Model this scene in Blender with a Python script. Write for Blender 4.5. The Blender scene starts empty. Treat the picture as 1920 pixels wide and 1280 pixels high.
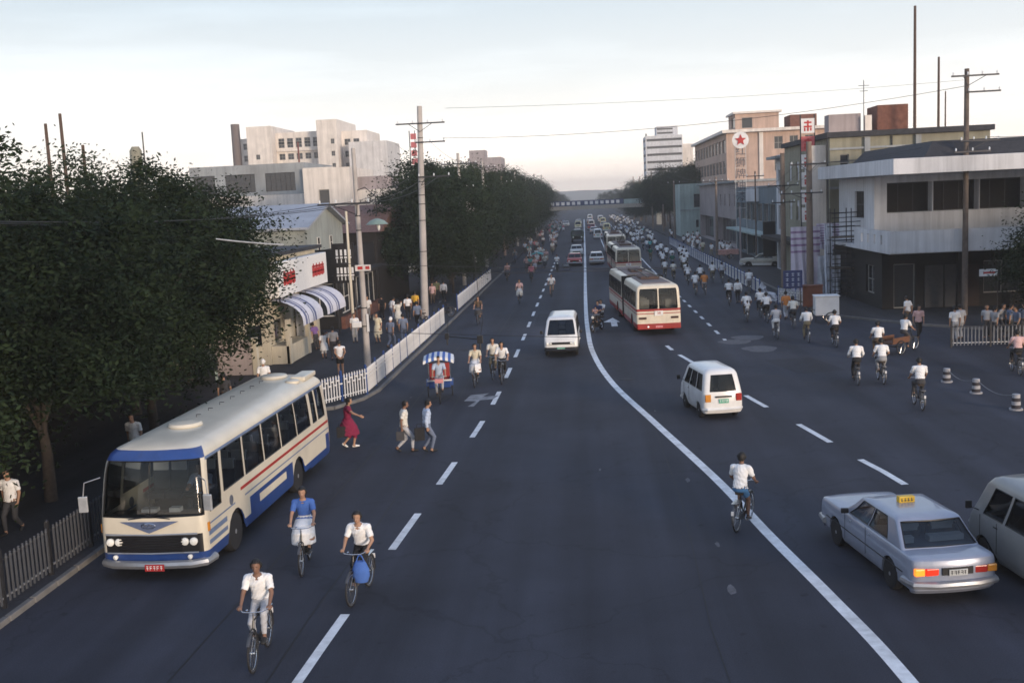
import bpy, bmesh, math, random
import numpy as np
from mathutils import Vector, Matrix, Euler, kdtree
random.seed(11); rng = np.random.default_rng(11)
SC = bpy.context.scene
COL = SC.collection
PI = math.pi

# ------------------------------------------------------------------ camera
CAM_H = 8.0            # eye height on the footbridge the picture is taken from
FOC = 2000.0           # focal length in pixels of a 1920 px wide frame
VPX, VPY, ROLL = 1094.0, 366.0, 0.047
_yv = np.array([VPX - 960, VPY - 640, FOC]); _yv /= np.linalg.norm(_yv)
_n = np.cross(np.array([1, -math.tan(ROLL), 0.0]), _yv); _n /= np.linalg.norm(_n)
if _n[1] > 0: _n = -_n
_xv = np.cross(_yv, _n)
if _xv[0] < 0: _xv = -_xv
def ground(u, v, h=0.0):
    """where the sight line of a point of the photograph meets height h"""
    r = np.array([u - 960, v - 640, FOC]); t = (h - CAM_H) / (r @ _n)
    return (float(r @ _xv * t), float(r @ _yv * t))
def depth(u, v, Y):
    r = np.array([u - 960, v - 640, FOC]); t = Y / (r @ _yv)
    return (float(r @ _xv * t), float(CAM_H + r @ _n * t))
cam_d = bpy.data.cameras.new('camera'); cam = bpy.data.objects.new('camera', cam_d); COL.objects.link(cam)
cam_d.sensor_width = 36.0; cam_d.lens = 36.0 * FOC / 1920; cam_d.clip_end = 9000; cam_d.clip_start = 0.2
R3 = Matrix(((_xv[0], -_xv[1], -_xv[2]), (_yv[0], -_yv[1], -_yv[2]), (_n[0], -_n[1], -_n[2])))
cam.matrix_world = Matrix.Translation((0, 0, CAM_H)) @ R3.to_4x4()
SC.camera = cam

# ------------------------------------------------------------------ sky, sun, exposure
SUN_AZ, SUN_EL = math.radians(141), math.radians(7)     # low sun behind the camera, a little to the right
world = bpy.data.worlds.new('World'); SC.world = world; world.use_nodes = True
nt = world.node_tree; nt.nodes.clear()
def WN(t, **k):
    n = nt.nodes.new(t)
    for a, b in k.items(): setattr(n, a, b)
    return n
out = WN('ShaderNodeOutputWorld'); bg = WN('ShaderNodeBackground'); bg.inputs['Strength'].default_value = 0.1
sky = WN('ShaderNodeTexSky', sky_type='NISHITA', sun_disc=False, sun_elevation=SUN_EL, sun_rotation=SUN_AZ,
         air_density=1.0, dust_density=2.0, ozone_density=1.0)
tc = WN('ShaderNodeTexCoord'); sep = WN('ShaderNodeSeparateXYZ'); nt.links.new(tc.outputs['Generated'], sep.inputs[0])
veil = WN('ShaderNodeValToRGB')      # thin high cloud veil: warm and pale low down, cooler overhead
nt.links.new(sep.outputs['Z'], veil.inputs[0])
cr = veil.color_ramp; cr.elements[0].position = 0.0; cr.elements[0].color = (1.66, 1.40, 1.20, 1)
cr.elements[1].position = 1.0; cr.elements[1].color = (.25, .35, .60, 1)
for p, c in ((.05, (1.16, 1.08, 1.0)), (.11, (.83, .85, .86)), (.19, (.59, .68, .755)), (.40, (.44, .54, .70))):
    e = cr.elements.new(p); e.color = (*c, 1)
mp = WN('ShaderNodeMapping'); mp.inputs['Scale'].default_value = (1.3, 2.2, 13); mp.inputs['Rotation'].default_value = (0, .12, 0)
nt.links.new(tc.outputs['Generated'], mp.inputs[0])
nz = WN('ShaderNodeTexNoise'); nz.inputs['Scale'].default_value = 1.7; nz.inputs['Detail'].default_value = 6; nz.inputs['Roughness'].default_value = .52
nt.links.new(mp.outputs[0], nz.inputs['Vector'])
cl = WN('ShaderNodeMapRange'); cl.inputs[1].default_value = .42; cl.inputs[2].default_value = .68; cl.inputs[3].default_value = .92; cl.inputs[4].default_value = 1.10
nt.links.new(nz.outputs['Fac'], cl.inputs[0])
vs = WN('ShaderNodeVectorMath', operation='SCALE'); nt.links.new(veil.outputs[0], vs.inputs[0]); nt.links.new(cl.outputs[0], vs.inputs['Scale'])
v10 = WN('ShaderNodeVectorMath', operation='SCALE'); v10.inputs['Scale'].default_value = 10.0; nt.links.new(vs.outputs[0], v10.inputs[0])
mx = WN('ShaderNodeMix', data_type='RGBA'); mx.inputs['Factor'].default_value = .88
nt.links.new(sky.outputs[0], mx.inputs['A']); nt.links.new(v10.outputs[0], mx.inputs['B'])
nt.links.new(mx.outputs['Result'], bg.inputs['Color']); nt.links.new(bg.outputs[0], out.inputs[0])
sun_d = bpy.data.lights.new('sun', 'SUN'); sun_d.energy = 2.3; sun_d.angle = math.radians(14); sun_d.color = (1, .80, .62)
sun = bpy.data.objects.new('sun', sun_d); COL.objects.link(sun)
_sd = Vector((math.sin(SUN_AZ) * math.cos(SUN_EL), math.cos(SUN_AZ) * math.cos(SUN_EL), math.sin(SUN_EL)))
sun.rotation_euler = _sd.to_track_quat('Z', 'Y').to_euler(); sun.location = (0, -30, 40)
vset = SC.view_settings; vset.view_transform = 'Standard'; vset.look = 'None'; vset.exposure = 0.50; vset.gamma = 1.0
vset.use_curve_mapping = False
SC.cycles.filter_width = 1.6
SC.cycles.max_bounces = 6; SC.cycles.transparent_max_bounces = 24

# ------------------------------------------------------------------ materials
MATS = {}
def M(name, col, rough=.6, metal=0.0, var=.18, scale=4.0, bump=0.0, bscale=30.0, spec=.4, dirt=0.0, coat=0.0, streak=0.0):
    if name in MATS: return MATS[name]
    m = bpy.data.materials.new(name); m.use_nodes = True; t = m.node_tree; b = t.nodes['Principled BSDF']
    b.inputs['Roughness'].default_value = rough; b.inputs['Metallic'].default_value = metal
    b.inputs['Specular IOR Level'].default_value = spec; b.inputs['Coat Weight'].default_value = coat
    tcn = t.nodes.new('ShaderNodeTexCoord')
    n1 = t.nodes.new('ShaderNodeTexNoise'); n1.inputs['Scale'].default_value = scale; n1.inputs['Detail'].default_value = 6; n1.inputs['Roughness'].default_value = .6
    t.links.new(tcn.outputs['Object'], n1.inputs['Vector'])
    mr = t.nodes.new('ShaderNodeMapRange'); mr.inputs[1].default_value = .3; mr.inputs[2].default_value = .7
    mr.inputs[3].default_value = 1 - var; mr.inputs[4].default_value = 1 + var
    t.links.new(n1.outputs['Fac'], mr.inputs[0])
    sc = t.nodes.new('ShaderNodeVectorMath'); sc.operation = 'SCALE'; sc.inputs[0].default_value = col[:3]
    t.links.new(mr.outputs[0], sc.inputs['Scale'])
    last = sc.outputs[0]
    if dirt > 0:
        n2 = t.nodes.new('ShaderNodeTexNoise'); n2.inputs['Scale'].default_value = scale * .35; n2.inputs['Detail'].default_value = 8
        t.links.new(tcn.outputs['Object'], n2.inputs['Vector'])
        m2 = t.nodes.new('ShaderNodeMapRange'); m2.inputs[1].default_value = .45; m2.inputs[2].default_value = .75; m2.inputs[3].default_value = 0; m2.inputs[4].default_value = dirt
        t.links.new(n2.outputs['Fac'], m2.inputs[0])
        mi = t.nodes.new('ShaderNodeMix'); mi.data_type = 'RGBA'; mi.inputs['B'].default_value = (.10, .085, .07, 1)
        t.links.new(m2.outputs[0], mi.inputs['Factor']); t.links.new(last, mi.inputs['A']); last = mi.outputs['Result']
    if streak > 0:      # rain streaks running down the wall
        mpn = t.nodes.new('ShaderNodeMapping'); mpn.inputs['Scale'].default_value = (2.2, 2.2, .10); t.links.new(tcn.outputs['Object'], mpn.inputs[0])
        n4 = t.nodes.new('ShaderNodeTexNoise'); n4.inputs['Scale'].default_value = 1.0; n4.inputs['Detail'].default_value = 6; n4.inputs['Roughness'].default_value = .7; t.links.new(mpn.outputs[0], n4.inputs['Vector'])
        m4 = t.nodes.new('ShaderNodeMapRange'); m4.inputs[1].default_value = .42; m4.inputs[2].default_value = .72; m4.inputs[3].default_value = 1; m4.inputs[4].default_value = 1-streak; t.links.new(n4.outputs['Fac'], m4.inputs[0])
        s4 = t.nodes.new('ShaderNodeVectorMath'); s4.operation = 'SCALE'; t.links.new(last, s4.inputs[0]); t.links.new(m4.outputs[0], s4.inputs['Scale']); last = s4.outputs[0]
    t.links.new(last, b.inputs['Base Color'])
    if bump > 0:
        n3 = t.nodes.new('ShaderNodeTexNoise'); n3.inputs['Scale'].default_value = bscale; n3.inputs['Detail'].default_value = 4
        t.links.new(tcn.outputs['Object'], n3.inputs['Vector'])
        bp = t.nodes.new('ShaderNodeBump'); bp.inputs['Strength'].default_value = bump; bp.inputs['Distance'].default_value = .02
        t.links.new(n3.outputs['Fac'], bp.inputs['Height']); t.links.new(bp.outputs[0], b.inputs['Normal'])
    MATS[name] = m
    return m
def glass(name, tint, gloss=.9):
    if name in MATS: return MATS[name]
    m = bpy.data.materials.new(name); m.use_nodes = True; t = m.node_tree; t.nodes.clear()
    o = t.nodes.new('ShaderNodeOutputMaterial'); mxn = t.nodes.new('ShaderNodeMixShader'); tr = t.nodes.new('ShaderNodeBsdfTransparent')
    gl = t.nodes.new('ShaderNodeBsdfGlossy'); fr = t.nodes.new('ShaderNodeFresnel'); fr.inputs['IOR'].default_value = 1.5
    n1 = t.nodes.new('ShaderNodeTexNoise'); n1.inputs['Scale'].default_value = 2.0
    mr = t.nodes.new('ShaderNodeMapRange'); mr.inputs[3].default_value = .03; mr.inputs[4].default_value = .09
    t.links.new(n1.outputs['Fac'], mr.inputs[0]); t.links.new(mr.outputs[0], gl.inputs['Roughness'])
    tr.inputs['Color'].default_value = (*tint, 1); gl.inputs['Color'].default_value = (gloss, gloss, gloss, 1)
    t.links.new(fr.outputs[0], mxn.inputs[0]); t.links.new(tr.outputs[0], mxn.inputs[1]); t.links.new(gl.outputs[0], mxn.inputs[2]); t.links.new(mxn.outputs[0], o.inputs[0])
    MATS[name] = m; return m
def lamp_mat(name, col, s):
    m = M(name, col, .3); b = m.node_tree.nodes['Principled BSDF']
    b.inputs['Emission Color'].default_value = (*col, 1); b.inputs['Emission Strength'].default_value = s; return m
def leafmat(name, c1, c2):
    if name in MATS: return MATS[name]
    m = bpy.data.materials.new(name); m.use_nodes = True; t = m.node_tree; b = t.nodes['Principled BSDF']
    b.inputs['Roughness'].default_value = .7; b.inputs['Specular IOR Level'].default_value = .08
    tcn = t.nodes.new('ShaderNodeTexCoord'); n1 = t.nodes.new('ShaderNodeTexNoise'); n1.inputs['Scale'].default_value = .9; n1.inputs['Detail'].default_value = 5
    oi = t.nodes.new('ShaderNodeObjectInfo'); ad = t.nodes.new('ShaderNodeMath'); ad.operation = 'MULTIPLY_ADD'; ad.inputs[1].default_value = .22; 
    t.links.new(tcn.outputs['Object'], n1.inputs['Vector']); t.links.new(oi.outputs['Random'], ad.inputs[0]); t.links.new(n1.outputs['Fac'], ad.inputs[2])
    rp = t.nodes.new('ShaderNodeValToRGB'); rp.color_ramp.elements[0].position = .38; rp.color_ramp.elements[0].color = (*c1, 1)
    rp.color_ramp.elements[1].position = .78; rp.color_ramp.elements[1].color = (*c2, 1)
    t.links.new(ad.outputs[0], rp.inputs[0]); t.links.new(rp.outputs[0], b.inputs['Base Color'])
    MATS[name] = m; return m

# ------------------------------------------------------------------ mesh building
class MB:
    def __init__(s): s.v = []; s.f = []; s.m = []
    def add(s, vs, fs, m=0):
        n = len(s.v); s.v.extend([tuple(p) for p in vs])
        for f in fs: s.f.append(tuple(n + i for i in f)); s.m.append(m)
        return s
    def box(s, x0, x1, y0, y1, z0, z1, m=0):
        return s.add([(x0,y0,z0),(x1,y0,z0),(x1,y1,z0),(x0,y1,z0),(x0,y0,z1),(x1,y0,z1),(x1,y1,z1),(x0,y1,z1)],
                     [(0,3,2,1),(4,5,6,7),(0,1,5,4),(1,2,6,5),(2,3,7,6),(3,0,4,7)], m)
    def obox(s, c, size, rot=(0,0,0), m=0):
        R = Euler(rot).to_matrix(); hx, hy, hz = size[0]/2, size[1]/2, size[2]/2
        vs = [Vector(c) + R @ Vector((a*hx, b*hy, d*hz)) for d in (-1,1) for b in (-1,1) for a in (-1,1)]
        return s.add(vs, [(0,2,3,1),(4,5,7,6),(0,1,5,4),(1,3,7,5),(3,2,6,7),(2,0,4,6)], m)
    def tube(s, pts, r, n=8, m=0, cap=True):
        pts = [Vector(p) for p in pts]; k = len(pts); rs = r if isinstance(r, (list, tuple)) else [r]*k
        t0 = (pts[1]-pts[0]).normalized(); up = Vector((0,0,1)) if abs(t0.z) < .9 else Vector((1,0,0))
        a = t0.cross(up).normalized(); vs = []
        for i, p in enumerate(pts):
            t = (pts[min(i+1,k-1)] - pts[max(i-1,0)]).normalized()
            a = (a - t*a.dot(t)).normalized(); b = t.cross(a)
            for j in range(n):
                an = 2*PI*j/n; vs.append(p + (a*math.cos(an) + b*math.sin(an))*rs[i])
        fs = [(i*n+j, i*n+(j+1)%n, (i+1)*n+(j+1)%n, (i+1)*n+j) for i in range(k-1) for j in range(n)]
        if cap: fs += [tuple(range(n-1,-1,-1)), tuple((k-1)*n+j for j in range(n))]
        return s.add(vs, fs, m)
    def lathe(s, prof, c=(0,0,0), n=16, axis='z', m=0, sx=1, sy=1):
        vs = []
        for r, z in prof:
            for j in range(n):
                an = 2*PI*j/n; x, y = r*math.cos(an)*sx, r*math.sin(an)*sy
                p = (x,y,z) if axis == 'z' else ((z,x,y) if axis == 'x' else (x,z,y))
                vs.append((c[0]+p[0], c[1]+p[1], c[2]+p[2]))
        k = len(prof); fs = [(i*n+j, i*n+(j+1)%n, (i+1)*n+(j+1)%n, (i+1)*n+j) for i in range(k-1) for j in range(n)]
        if prof[0][0] > 1e-6: fs.append(tuple(range(n-1,-1,-1)))
        if prof[-1][0] > 1e-6: fs.append(tuple((k-1)*n+j for j in range(n)))
        return s.add(vs, fs, m)
    def torus(s, R, r, c=(0,0,0), n=24, k=8, axis='x', m=0):
        vs = []
        for i in range(n):
            a = 2*PI*i/n
            for j in range(k):
                b = 2*PI*j/k; q = R + r*math.cos(b); h = r*math.sin(b)
                p = (h, q*math.cos(a), q*math.sin(a)) if axis == 'x' else (q*math.cos(a), q*math.sin(a), h)
                vs.append((c[0]+p[0], c[1]+p[1], c[2]+p[2]))
        return s.add(vs, [(i*k+j, ((i+1)%n)*k+j, ((i+1)%n)*k+(j+1)%k, i*k+(j+1)%k) for i in range(n) for j in range(k)], m)
    def prism(s, poly, a0, a1, axis='x', m=0):
        k = len(poly)
        def P(p, a): return (a, p[0], p[1]) if axis == 'x' else ((p[0], a, p[1]) if axis == 'y' else (p[0], p[1], a))
        vs = [P(p, a0) for p in poly] + [P(p, a1) for p in poly]
        return s.add(vs, [tuple(range(k-1,-1,-1)), tuple(range(k,2*k))] + [(i,(i+1)%k,k+(i+1)%k,k+i) for i in range(k)], m)
    def quad(s, a, b, c, d, m=0): return s.add([a,b,c,d], [(0,1,2,3)], m)
    def ell(s, c, r, n=10, k=6, m=0):
        prof = [(max(math.sin(PI*i/k),1e-7), -math.cos(PI*i/k)) for i in range(k+1)]
        vs = [(c[0]+r[0]*p*math.cos(2*PI*j/n), c[1]+r[1]*p*math.sin(2*PI*j/n), c[2]+r[2]*z) for p,z in prof for j in range(n)]
        return s.add(vs, [(i*n+j, i*n+(j+1)%n, (i+1)*n+(j+1)%n, (i+1)*n+j) for i in range(k) for j in range(n)], m)
    def mesh(s, name, mats, smooth=False, bevel=0, seg=2, weld=False, angle=38):
        me = bpy.data.meshes.new(name); me.from_pydata(s.v, [], s.f)
        for mt in mats: me.materials.append(mt)
        me.polygons.foreach_set('material_index', s.m)
        if True:
            bm = bmesh.new(); bm.from_mesh(me)
            if weld: bmesh.ops.remove_doubles(bm, verts=bm.verts, dist=1e-4); bmesh.ops.dissolve_degenerate(bm, dist=1e-5, edges=bm.edges)
            bmesh.ops.recalc_face_normals(bm, faces=bm.faces)
            if bevel:
                ed = [e for e in bm.edges if len(e.link_faces) == 2 and e.calc_face_angle(0) > math.radians(30)]
                bmesh.ops.bevel(bm, geom=ed, offset=bevel, segments=seg, profile=.6, affect='EDGES', clamp_overlap=True)
            bm.to_mesh(me); bm.free()
        if smooth:
            me.polygons.foreach_set('use_smooth', [True]*len(me.polygons)); me.set_sharp_from_angle(angle=math.radians(angle))
        me.update(); return me
    def obj(s, name, mats, parent=None, loc=(0,0,0), rot=(0,0,0), **k):
        if not isinstance(mats, (list, tuple)): mats = [mats]
        return link(name, s.mesh(name, mats, **k), parent, loc, rot)
def link(name, me, parent=None, loc=(0,0,0), rot=(0,0,0)):
    o = bpy.data.objects.new(name, me); COL.objects.link(o); o.parent = parent; o.location = loc; o.rotation_euler = rot; return o
def thing(name, label, cat, loc=(0,0,0), rz=0, group=None):
    o = bpy.data.objects.new(name, None); COL.objects.link(o); o.location = loc; o.rotation_euler = (0,0,rz); o.empty_display_size = .2
    return tag(o, label, cat, group)
def tag(o, label, cat, group=None):
    o['label'] = label; o['category'] = cat
    if group: o['group'] = group
    return o
def struct(o): o['kind'] = 'structure'; return o
def recolor(o, mat, slot=0):
    o.material_slots[slot].link = 'OBJECT'; o.material_slots[slot].material = mat
def copy_tree(root, loc, rz, label=None, group=None, swap=None, scale=1.0):
    r = root.copy(); COL.objects.link(r); r.location = loc; r.rotation_euler = (0,0,rz); r.scale = (scale,)*3
    if label: r['label'] = label
    if group: r['group'] = group
    elif 'group' in r: del r['group']
    def rec(a, b):
        for ch in a.children:
            c = ch.copy(); COL.objects.link(c); c.parent = b
            if swap and ch.name.split('.')[0] in swap: recolor(c, swap[ch.name.split('.')[0]])
            rec(ch, c)
    rec(root, r); return r
def text_mesh(s, size, extr=.02):
    cu = bpy.data.curves.new('lettering', 'FONT'); cu.body = s; cu.size = size; cu.extrude = extr; cu.align_x = 'CENTER'; cu.align_y = 'CENTER'; cu.resolution_u = 2
    o = bpy.data.objects.new('lettering', cu); COL.objects.link(o)
    dg = bpy.context.evaluated_depsgraph_get(); me = bpy.data.meshes.new_from_object(o.evaluated_get(dg))
    bpy.data.objects.remove(o); bpy.data.curves.remove(cu); return me
# ------------------------------------------------------------------ common materials
def asphalt(name, col, cracks=True):
    m = M(name, col, .86, var=.10, scale=.35, bump=.25, bscale=55, spec=.3)
    t = m.node_tree; b = t.nodes['Principled BSDF']; base = b.inputs['Base Color'].links[0].from_socket
    tcn = [n for n in t.nodes if n.type == 'TEX_COORD'][0]
    mpn = t.nodes.new('ShaderNodeMapping'); mpn.inputs['Scale'].default_value = (1.0, .035, 1)      # long wheel-track stains along the road
    t.links.new(tcn.outputs['Object'], mpn.inputs[0])
    n1 = t.nodes.new('ShaderNodeTexNoise'); n1.inputs['Scale'].default_value = .75; n1.inputs['Detail'].default_value = 5; t.links.new(mpn.outputs[0], n1.inputs['Vector'])
    mr = t.nodes.new('ShaderNodeMapRange'); mr.inputs[1].default_value = .35; mr.inputs[2].default_value = .7; mr.inputs[3].default_value = .70; mr.inputs[4].default_value = 1.26
    t.links.new(n1.outputs['Fac'], mr.inputs[0])
    n2 = t.nodes.new('ShaderNodeTexNoise'); n2.inputs['Scale'].default_value = 38; n2.inputs['Detail'].default_value = 3; t.links.new(tcn.outputs['Object'], n2.inputs['Vector'])
    m2 = t.nodes.new('ShaderNodeMapRange'); m2.inputs[1].default_value = .25; m2.inputs[2].default_value = .75; m2.inputs[3].default_value = .72; m2.inputs[4].default_value = 1.28
    t.links.new(n2.outputs['Fac'], m2.inputs[0])
    mu = t.nodes.new('ShaderNodeMath'); mu.operation = 'MULTIPLY'; t.links.new(mr.outputs[0], mu.inputs[0]); t.links.new(m2.outputs[0], mu.inputs[1])
    vo = t.nodes.new('ShaderNodeTexVoronoi'); vo.feature = 'DISTANCE_TO_EDGE'; vo.inputs['Scale'].default_value = .16      # crack network, only where the mask is high
    nw = t.nodes.new('ShaderNodeTexNoise'); nw.inputs['Scale'].default_value = 1.3; nw.inputs['Detail'].default_value = 5; t.links.new(tcn.outputs['Object'], nw.inputs['Vector'])
    vm = t.nodes.new('ShaderNodeVectorMath'); vm.operation = 'MULTIPLY_ADD'; vm.inputs[1].default_value = (1.6, 1.6, 0); t.links.new(nw.outputs['Color'], vm.inputs[0]); t.links.new(tcn.outputs['Object'], vm.inputs[2]); t.links.new(vm.outputs[0], vo.inputs['Vector'])
    ck = t.nodes.new('ShaderNodeMapRange'); ck.inputs[1].default_value = .002; ck.inputs[2].default_value = .009; ck.inputs[3].default_value = .80; ck.inputs[4].default_value = 1; t.links.new(vo.outputs['Distance'], ck.inputs[0])
    nb = t.nodes.new('ShaderNodeTexNoise'); nb.inputs['Scale'].default_value = .11; nb.inputs['Detail'].default_value = 7; nb.inputs['Roughness'].default_value = .65; t.links.new(tcn.outputs['Object'], nb.inputs['Vector'])
    mb_ = t.nodes.new('ShaderNodeMapRange'); mb_.inputs[1].default_value = .35; mb_.inputs[2].default_value = .65; mb_.inputs[3].default_value = .80; mb_.inputs[4].default_value = 1.20; t.links.new(nb.outputs['Fac'], mb_.inputs[0])
    n5 = t.nodes.new('ShaderNodeTexNoise'); n5.inputs['Scale'].default_value = 2.6; n5.inputs['Detail'].default_value = 2; t.links.new(tcn.outputs['Object'], n5.inputs['Vector'])
    m5 = t.nodes.new('ShaderNodeMapRange'); m5.inputs[1].default_value = .68; m5.inputs[2].default_value = .78; m5.inputs[3].default_value = 1; m5.inputs[4].default_value = .62; t.links.new(n5.outputs['Fac'], m5.inputs[0])     # oil drips
    for extra in (ck.outputs[0], mb_.outputs[0], m5.outputs[0]):
        mq = t.nodes.new('ShaderNodeMath'); mq.operation = 'MULTIPLY'; t.links.new(mu.outputs[0], mq.inputs[0]); t.links.new(extra, mq.inputs[1]); mu = mq
    s2 = t.nodes.new('ShaderNodeVectorMath'); s2.operation = 'SCALE'; t.links.new(base, s2.inputs[0]); t.links.new(mu.outputs[0], s2.inputs['Scale'])
    t.links.new(s2.outputs[0], b.inputs['Base Color']); return m
A_ROAD = asphalt('road_asphalt', (.036, .039, .053))
A_WALK = asphalt('pavement_paving', (.043, .043, .049))
EARTH = M('bare_earth', (.10, .085, .07), .95, var=.3, scale=.2, bump=.3)
PAINT = M('road_paint', (.74, .75, .76), .7, var=.14, scale=5, dirt=.42)
PAINT_W = M('worn_paint', (.25, .26, .28), .8, var=.5, scale=2.5, dirt=.6)
KERB = M('kerb_stone', (.16, .155, .15), .9, var=.2, scale=2, bump=.2)
CONC = M('pole_concrete', (.42, .39, .37), .9, var=.14, scale=1.5, bump=.15, dirt=.3)
WOODP = M('old_pole', (.12, .095, .08), .9, var=.3, scale=3)
STEEL = M('dark_steel', (.05, .05, .055), .5, .6)
PORC = M('porcelain', (.75, .76, .76), .25, var=.05)
WIRE = M('wire_black', (.03, .03, .033), .6)
WHITEP = M('white_enamel', (.72, .72, .72), .5, var=.08, scale=2, dirt=.22)
BLUEP = M('blue_enamel', (.03, .07, .22), .5, var=.15)
RUBBER = M('rubber', (.018, .018, .02), .75, var=.2)
CHROME = M('chrome', (.65, .66, .68), .18, 1.0, var=.05)
BLACKP = M('black_paint', (.015, .015, .017), .4, var=.1)
GLASS_D = glass('vehicle_glass', (.46, .50, .52))
GLASS_L = glass('clear_glass', (.62, .67, .70))
DARKIN = M('dark_interior', (.02, .02, .022), .9)
def sheet(name, pts, z, mat, parent=None):
    b = MB(); b.add([(x, y, z) for x, y in pts], [tuple(range(len(pts)))]); return b.obj(name, mat, parent)
# ------------------------------------------------------------------ terrain, road, pavements
g_ = sheet('ground', [(-2400, -60), (2400, -60), (2400, 2680), (-2400, 2680)], -.16, EARTH); struct(g_)
road = sheet('road', [(-11.9, -50), (32, -50), (32, 46), (18, 60), (14.6, 66), (14.6, 700), (-9.1, 700), (-9.1, 45), (-9.4, 43), (-10.2, 41.2), (-11.9, 40.4)], 0.0, A_ROAD); struct(road)
def slab(name, pts, z0, z1, mat):
    b = MB(); b.prism(pts, z0, z1, 'z'); return struct(b.obj(name, mat))
LEFT_EDGE = [(-9.22, 700), (-9.22, 45), (-9.5, 43.1), (-10.3, 41.4), (-12.0, 40.6), (-12.0, -50)]
slab('pavement_left', [(-60, -50), (-60, 700)] + LEFT_EDGE, -.15, .115, A_WALK)
slab('pavement_right', [(14.75, 700), (14.75, 66.2), (18.1, 60.2), (32.2, 46.1), (80, 46), (80, 700)], -.15, .115, A_WALK)
slab('pavement_far_right', [(32.2, -50), (80, -50), (80, 40), (32.2, 40)], -.15, .115, A_WALK)
def kerb_run(name, pts, side):
    k = MB().box(-.001, .001, -.001, .001, -.1, -.09).obj(name, KERB); struct(k)
    me = MB().box(-.07, .07, -.49, .49, -.12, .128).mesh('kerb_stone', [KERB], bevel=.012, seg=1)
    n = 0
    for (xa, ya), (xb, yb) in zip(pts, pts[1:]):
        L = math.hypot(xb-xa, yb-ya); c = max(1, round(L)); a = math.atan2(-(xb-xa), yb-ya)
        for i in range(c):
            if n >= 130: break
            t = (i+.5)/c; o = link('kerb_stone', me, k, (xa+(xb-xa)*t, ya+(yb-ya)*t, random.uniform(-.006, .006)), (0, 0, a + random.uniform(-.008, .008))); o.scale.y = L/c*random.uniform(.97, .995); n += 1
    return k
kerb_run('kerb_left', [(-11.95, 15), (-11.95, 40.55), (-10.25, 41.3), (-9.45, 43.05), (-9.16, 45), (-9.16, 130)], 1)
kerb_run('kerb_right', [(24, 54.3), (18.05, 60.1), (14.68, 66.1), (14.68, 150)], -1)
# painted markings, each line or dash a flat sheet child of the road
def ribbon(name, pts, w, z=.004, mat=PAINT, parent=road):
    b = MB(); n = len(pts); vs = []
    for i, (x, y) in enumerate(pts):
        xa, ya = pts[max(i-1,0)]; xb, yb = pts[min(i+1,n-1)]; L = math.hypot(xb-xa, yb-ya); nx, ny = (yb-ya)/L, -(xb-xa)/L
        vs += [(x-nx*w/2, y-ny*w/2, z), (x+nx*w/2, y+ny*w/2, z)]
    b.add(vs, [(2*i, 2*i+1, 2*i+3, 2*i+2) for i in range(n-1)]); return b.obj(name, mat, parent)
def spline(pts, n=12):
    o = []
    for i in range(len(pts)-1):
        p0, p1, p2, p3 = pts[max(i-1,0)], pts[i], pts[i+1], pts[min(i+2,len(pts)-1)]
        for k in range(n):
            t = k/n; o.append(tuple(.5*((2*p1[d]) + (-p0[d]+p2[d])*t + (2*p0[d]-5*p1[d]+4*p2[d]-p3[d])*t*t + (-p0[d]+3*p1[d]-3*p2[d]+p3[d])*t**3) for d in range(len(p1))))
    return o + [pts[-1]]
CEN = spline([(5.35, 10), (4.94, 16.82), (4.54, 20.33), (3.99, 24.36), (3.41, 29.13), (2.16, 37.09), (.97, 44.83), (.26, 52.9), (-.02, 61.94), (-.14, 83), (-.1, 156), (-.1, 360)])
ribbon('centre_line', CEN, .26)
LD = spline([(-5.45, 10), (-5.18, 16.97), (-4.78, 23.84), (-4.36, 30.7), (-3.98, 38.1), (-3.82, 45), (-3.76, 60), (-3.78, 85), (-3.8, 160)])
RD = spline([(9.4, 18), (8.23, 28.19), (7.76, 30.96), (6.96, 35.93), (6.0, 41.35), (4.8, 49.95), (4.12, 55), (3.4, 66), (3.0, 100), (2.85, 165), (2.8, 340)])
def xat(line, y):
    for (xa, ya), (xb, yb) in zip(line, line[1:]):
        if ya <= y <= yb: return xa + (xb-xa)*(y-ya)/(yb-ya)
def dashes(line, segs, w):
    for a, b in segs: ribbon('lane_dash', [(xat(line, a), a), (xat(line, (a+b)/2), (a+b)/2), (xat(line, b), b)], w)
dashes(LD, [(12.5, 14.3), (16.6, 19.96), (23.84, 26.7), (29.5, 32.06), (35.45, 38.11), (41.2, 44), (47.4, 50.2), (53.6, 56.4)] + [(60+i*6.2, 62.8+i*6.2) for i in range(14)], .19)
dashes(RD, [(28.19, 30.96), (33.19, 35.93), (38.95, 41.35), (49.95, 52.43), (54.11, 55.73)], .2)
ribbon('lane_line', [p for p in RD if 100 < p[1] < 300], .15)
BL = [(7.3, 50), (7.15, 69), (6.95, 90), (6.81, 115), (6.75, 300)]
dashes(BL, [(56+i*3.6, 57.5+i*3.6) for i in range(8)], .18)
ribbon('cycle_lane_line', [(xat(BL, y), y) for y in (98, 120, 150, 200, 299)], .14)
ribbon('road_seam', [(-5.75, 12), (-5.7, 20), (-5.5, 26), (-5.35, 34), (-5.45, 48), (-5.3, 80)], .035, .003, M('tar', (.012, .012, .014), .7))
ribbon('road_seam', [(-7.5, 16), (-7.35, 24), (-7.1, 36), (-7.2, 60)], .04, .003, MATS['tar'])
ribbon('road_seam', [(2.2, 12), (2.05, 19), (2.25, 27), (2.1, 40)], .022, .003, MATS['tar'])
for y, x0, x1 in ((95.5, -9, 14), (62.5, -3, 10)):
    ribbon('road_seam', [(x0, y), ((x0+x1)/2, y+.25), (x1, y-.1)], .14 if y > 80 else .05, .0025, MATS['tar'])
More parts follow.
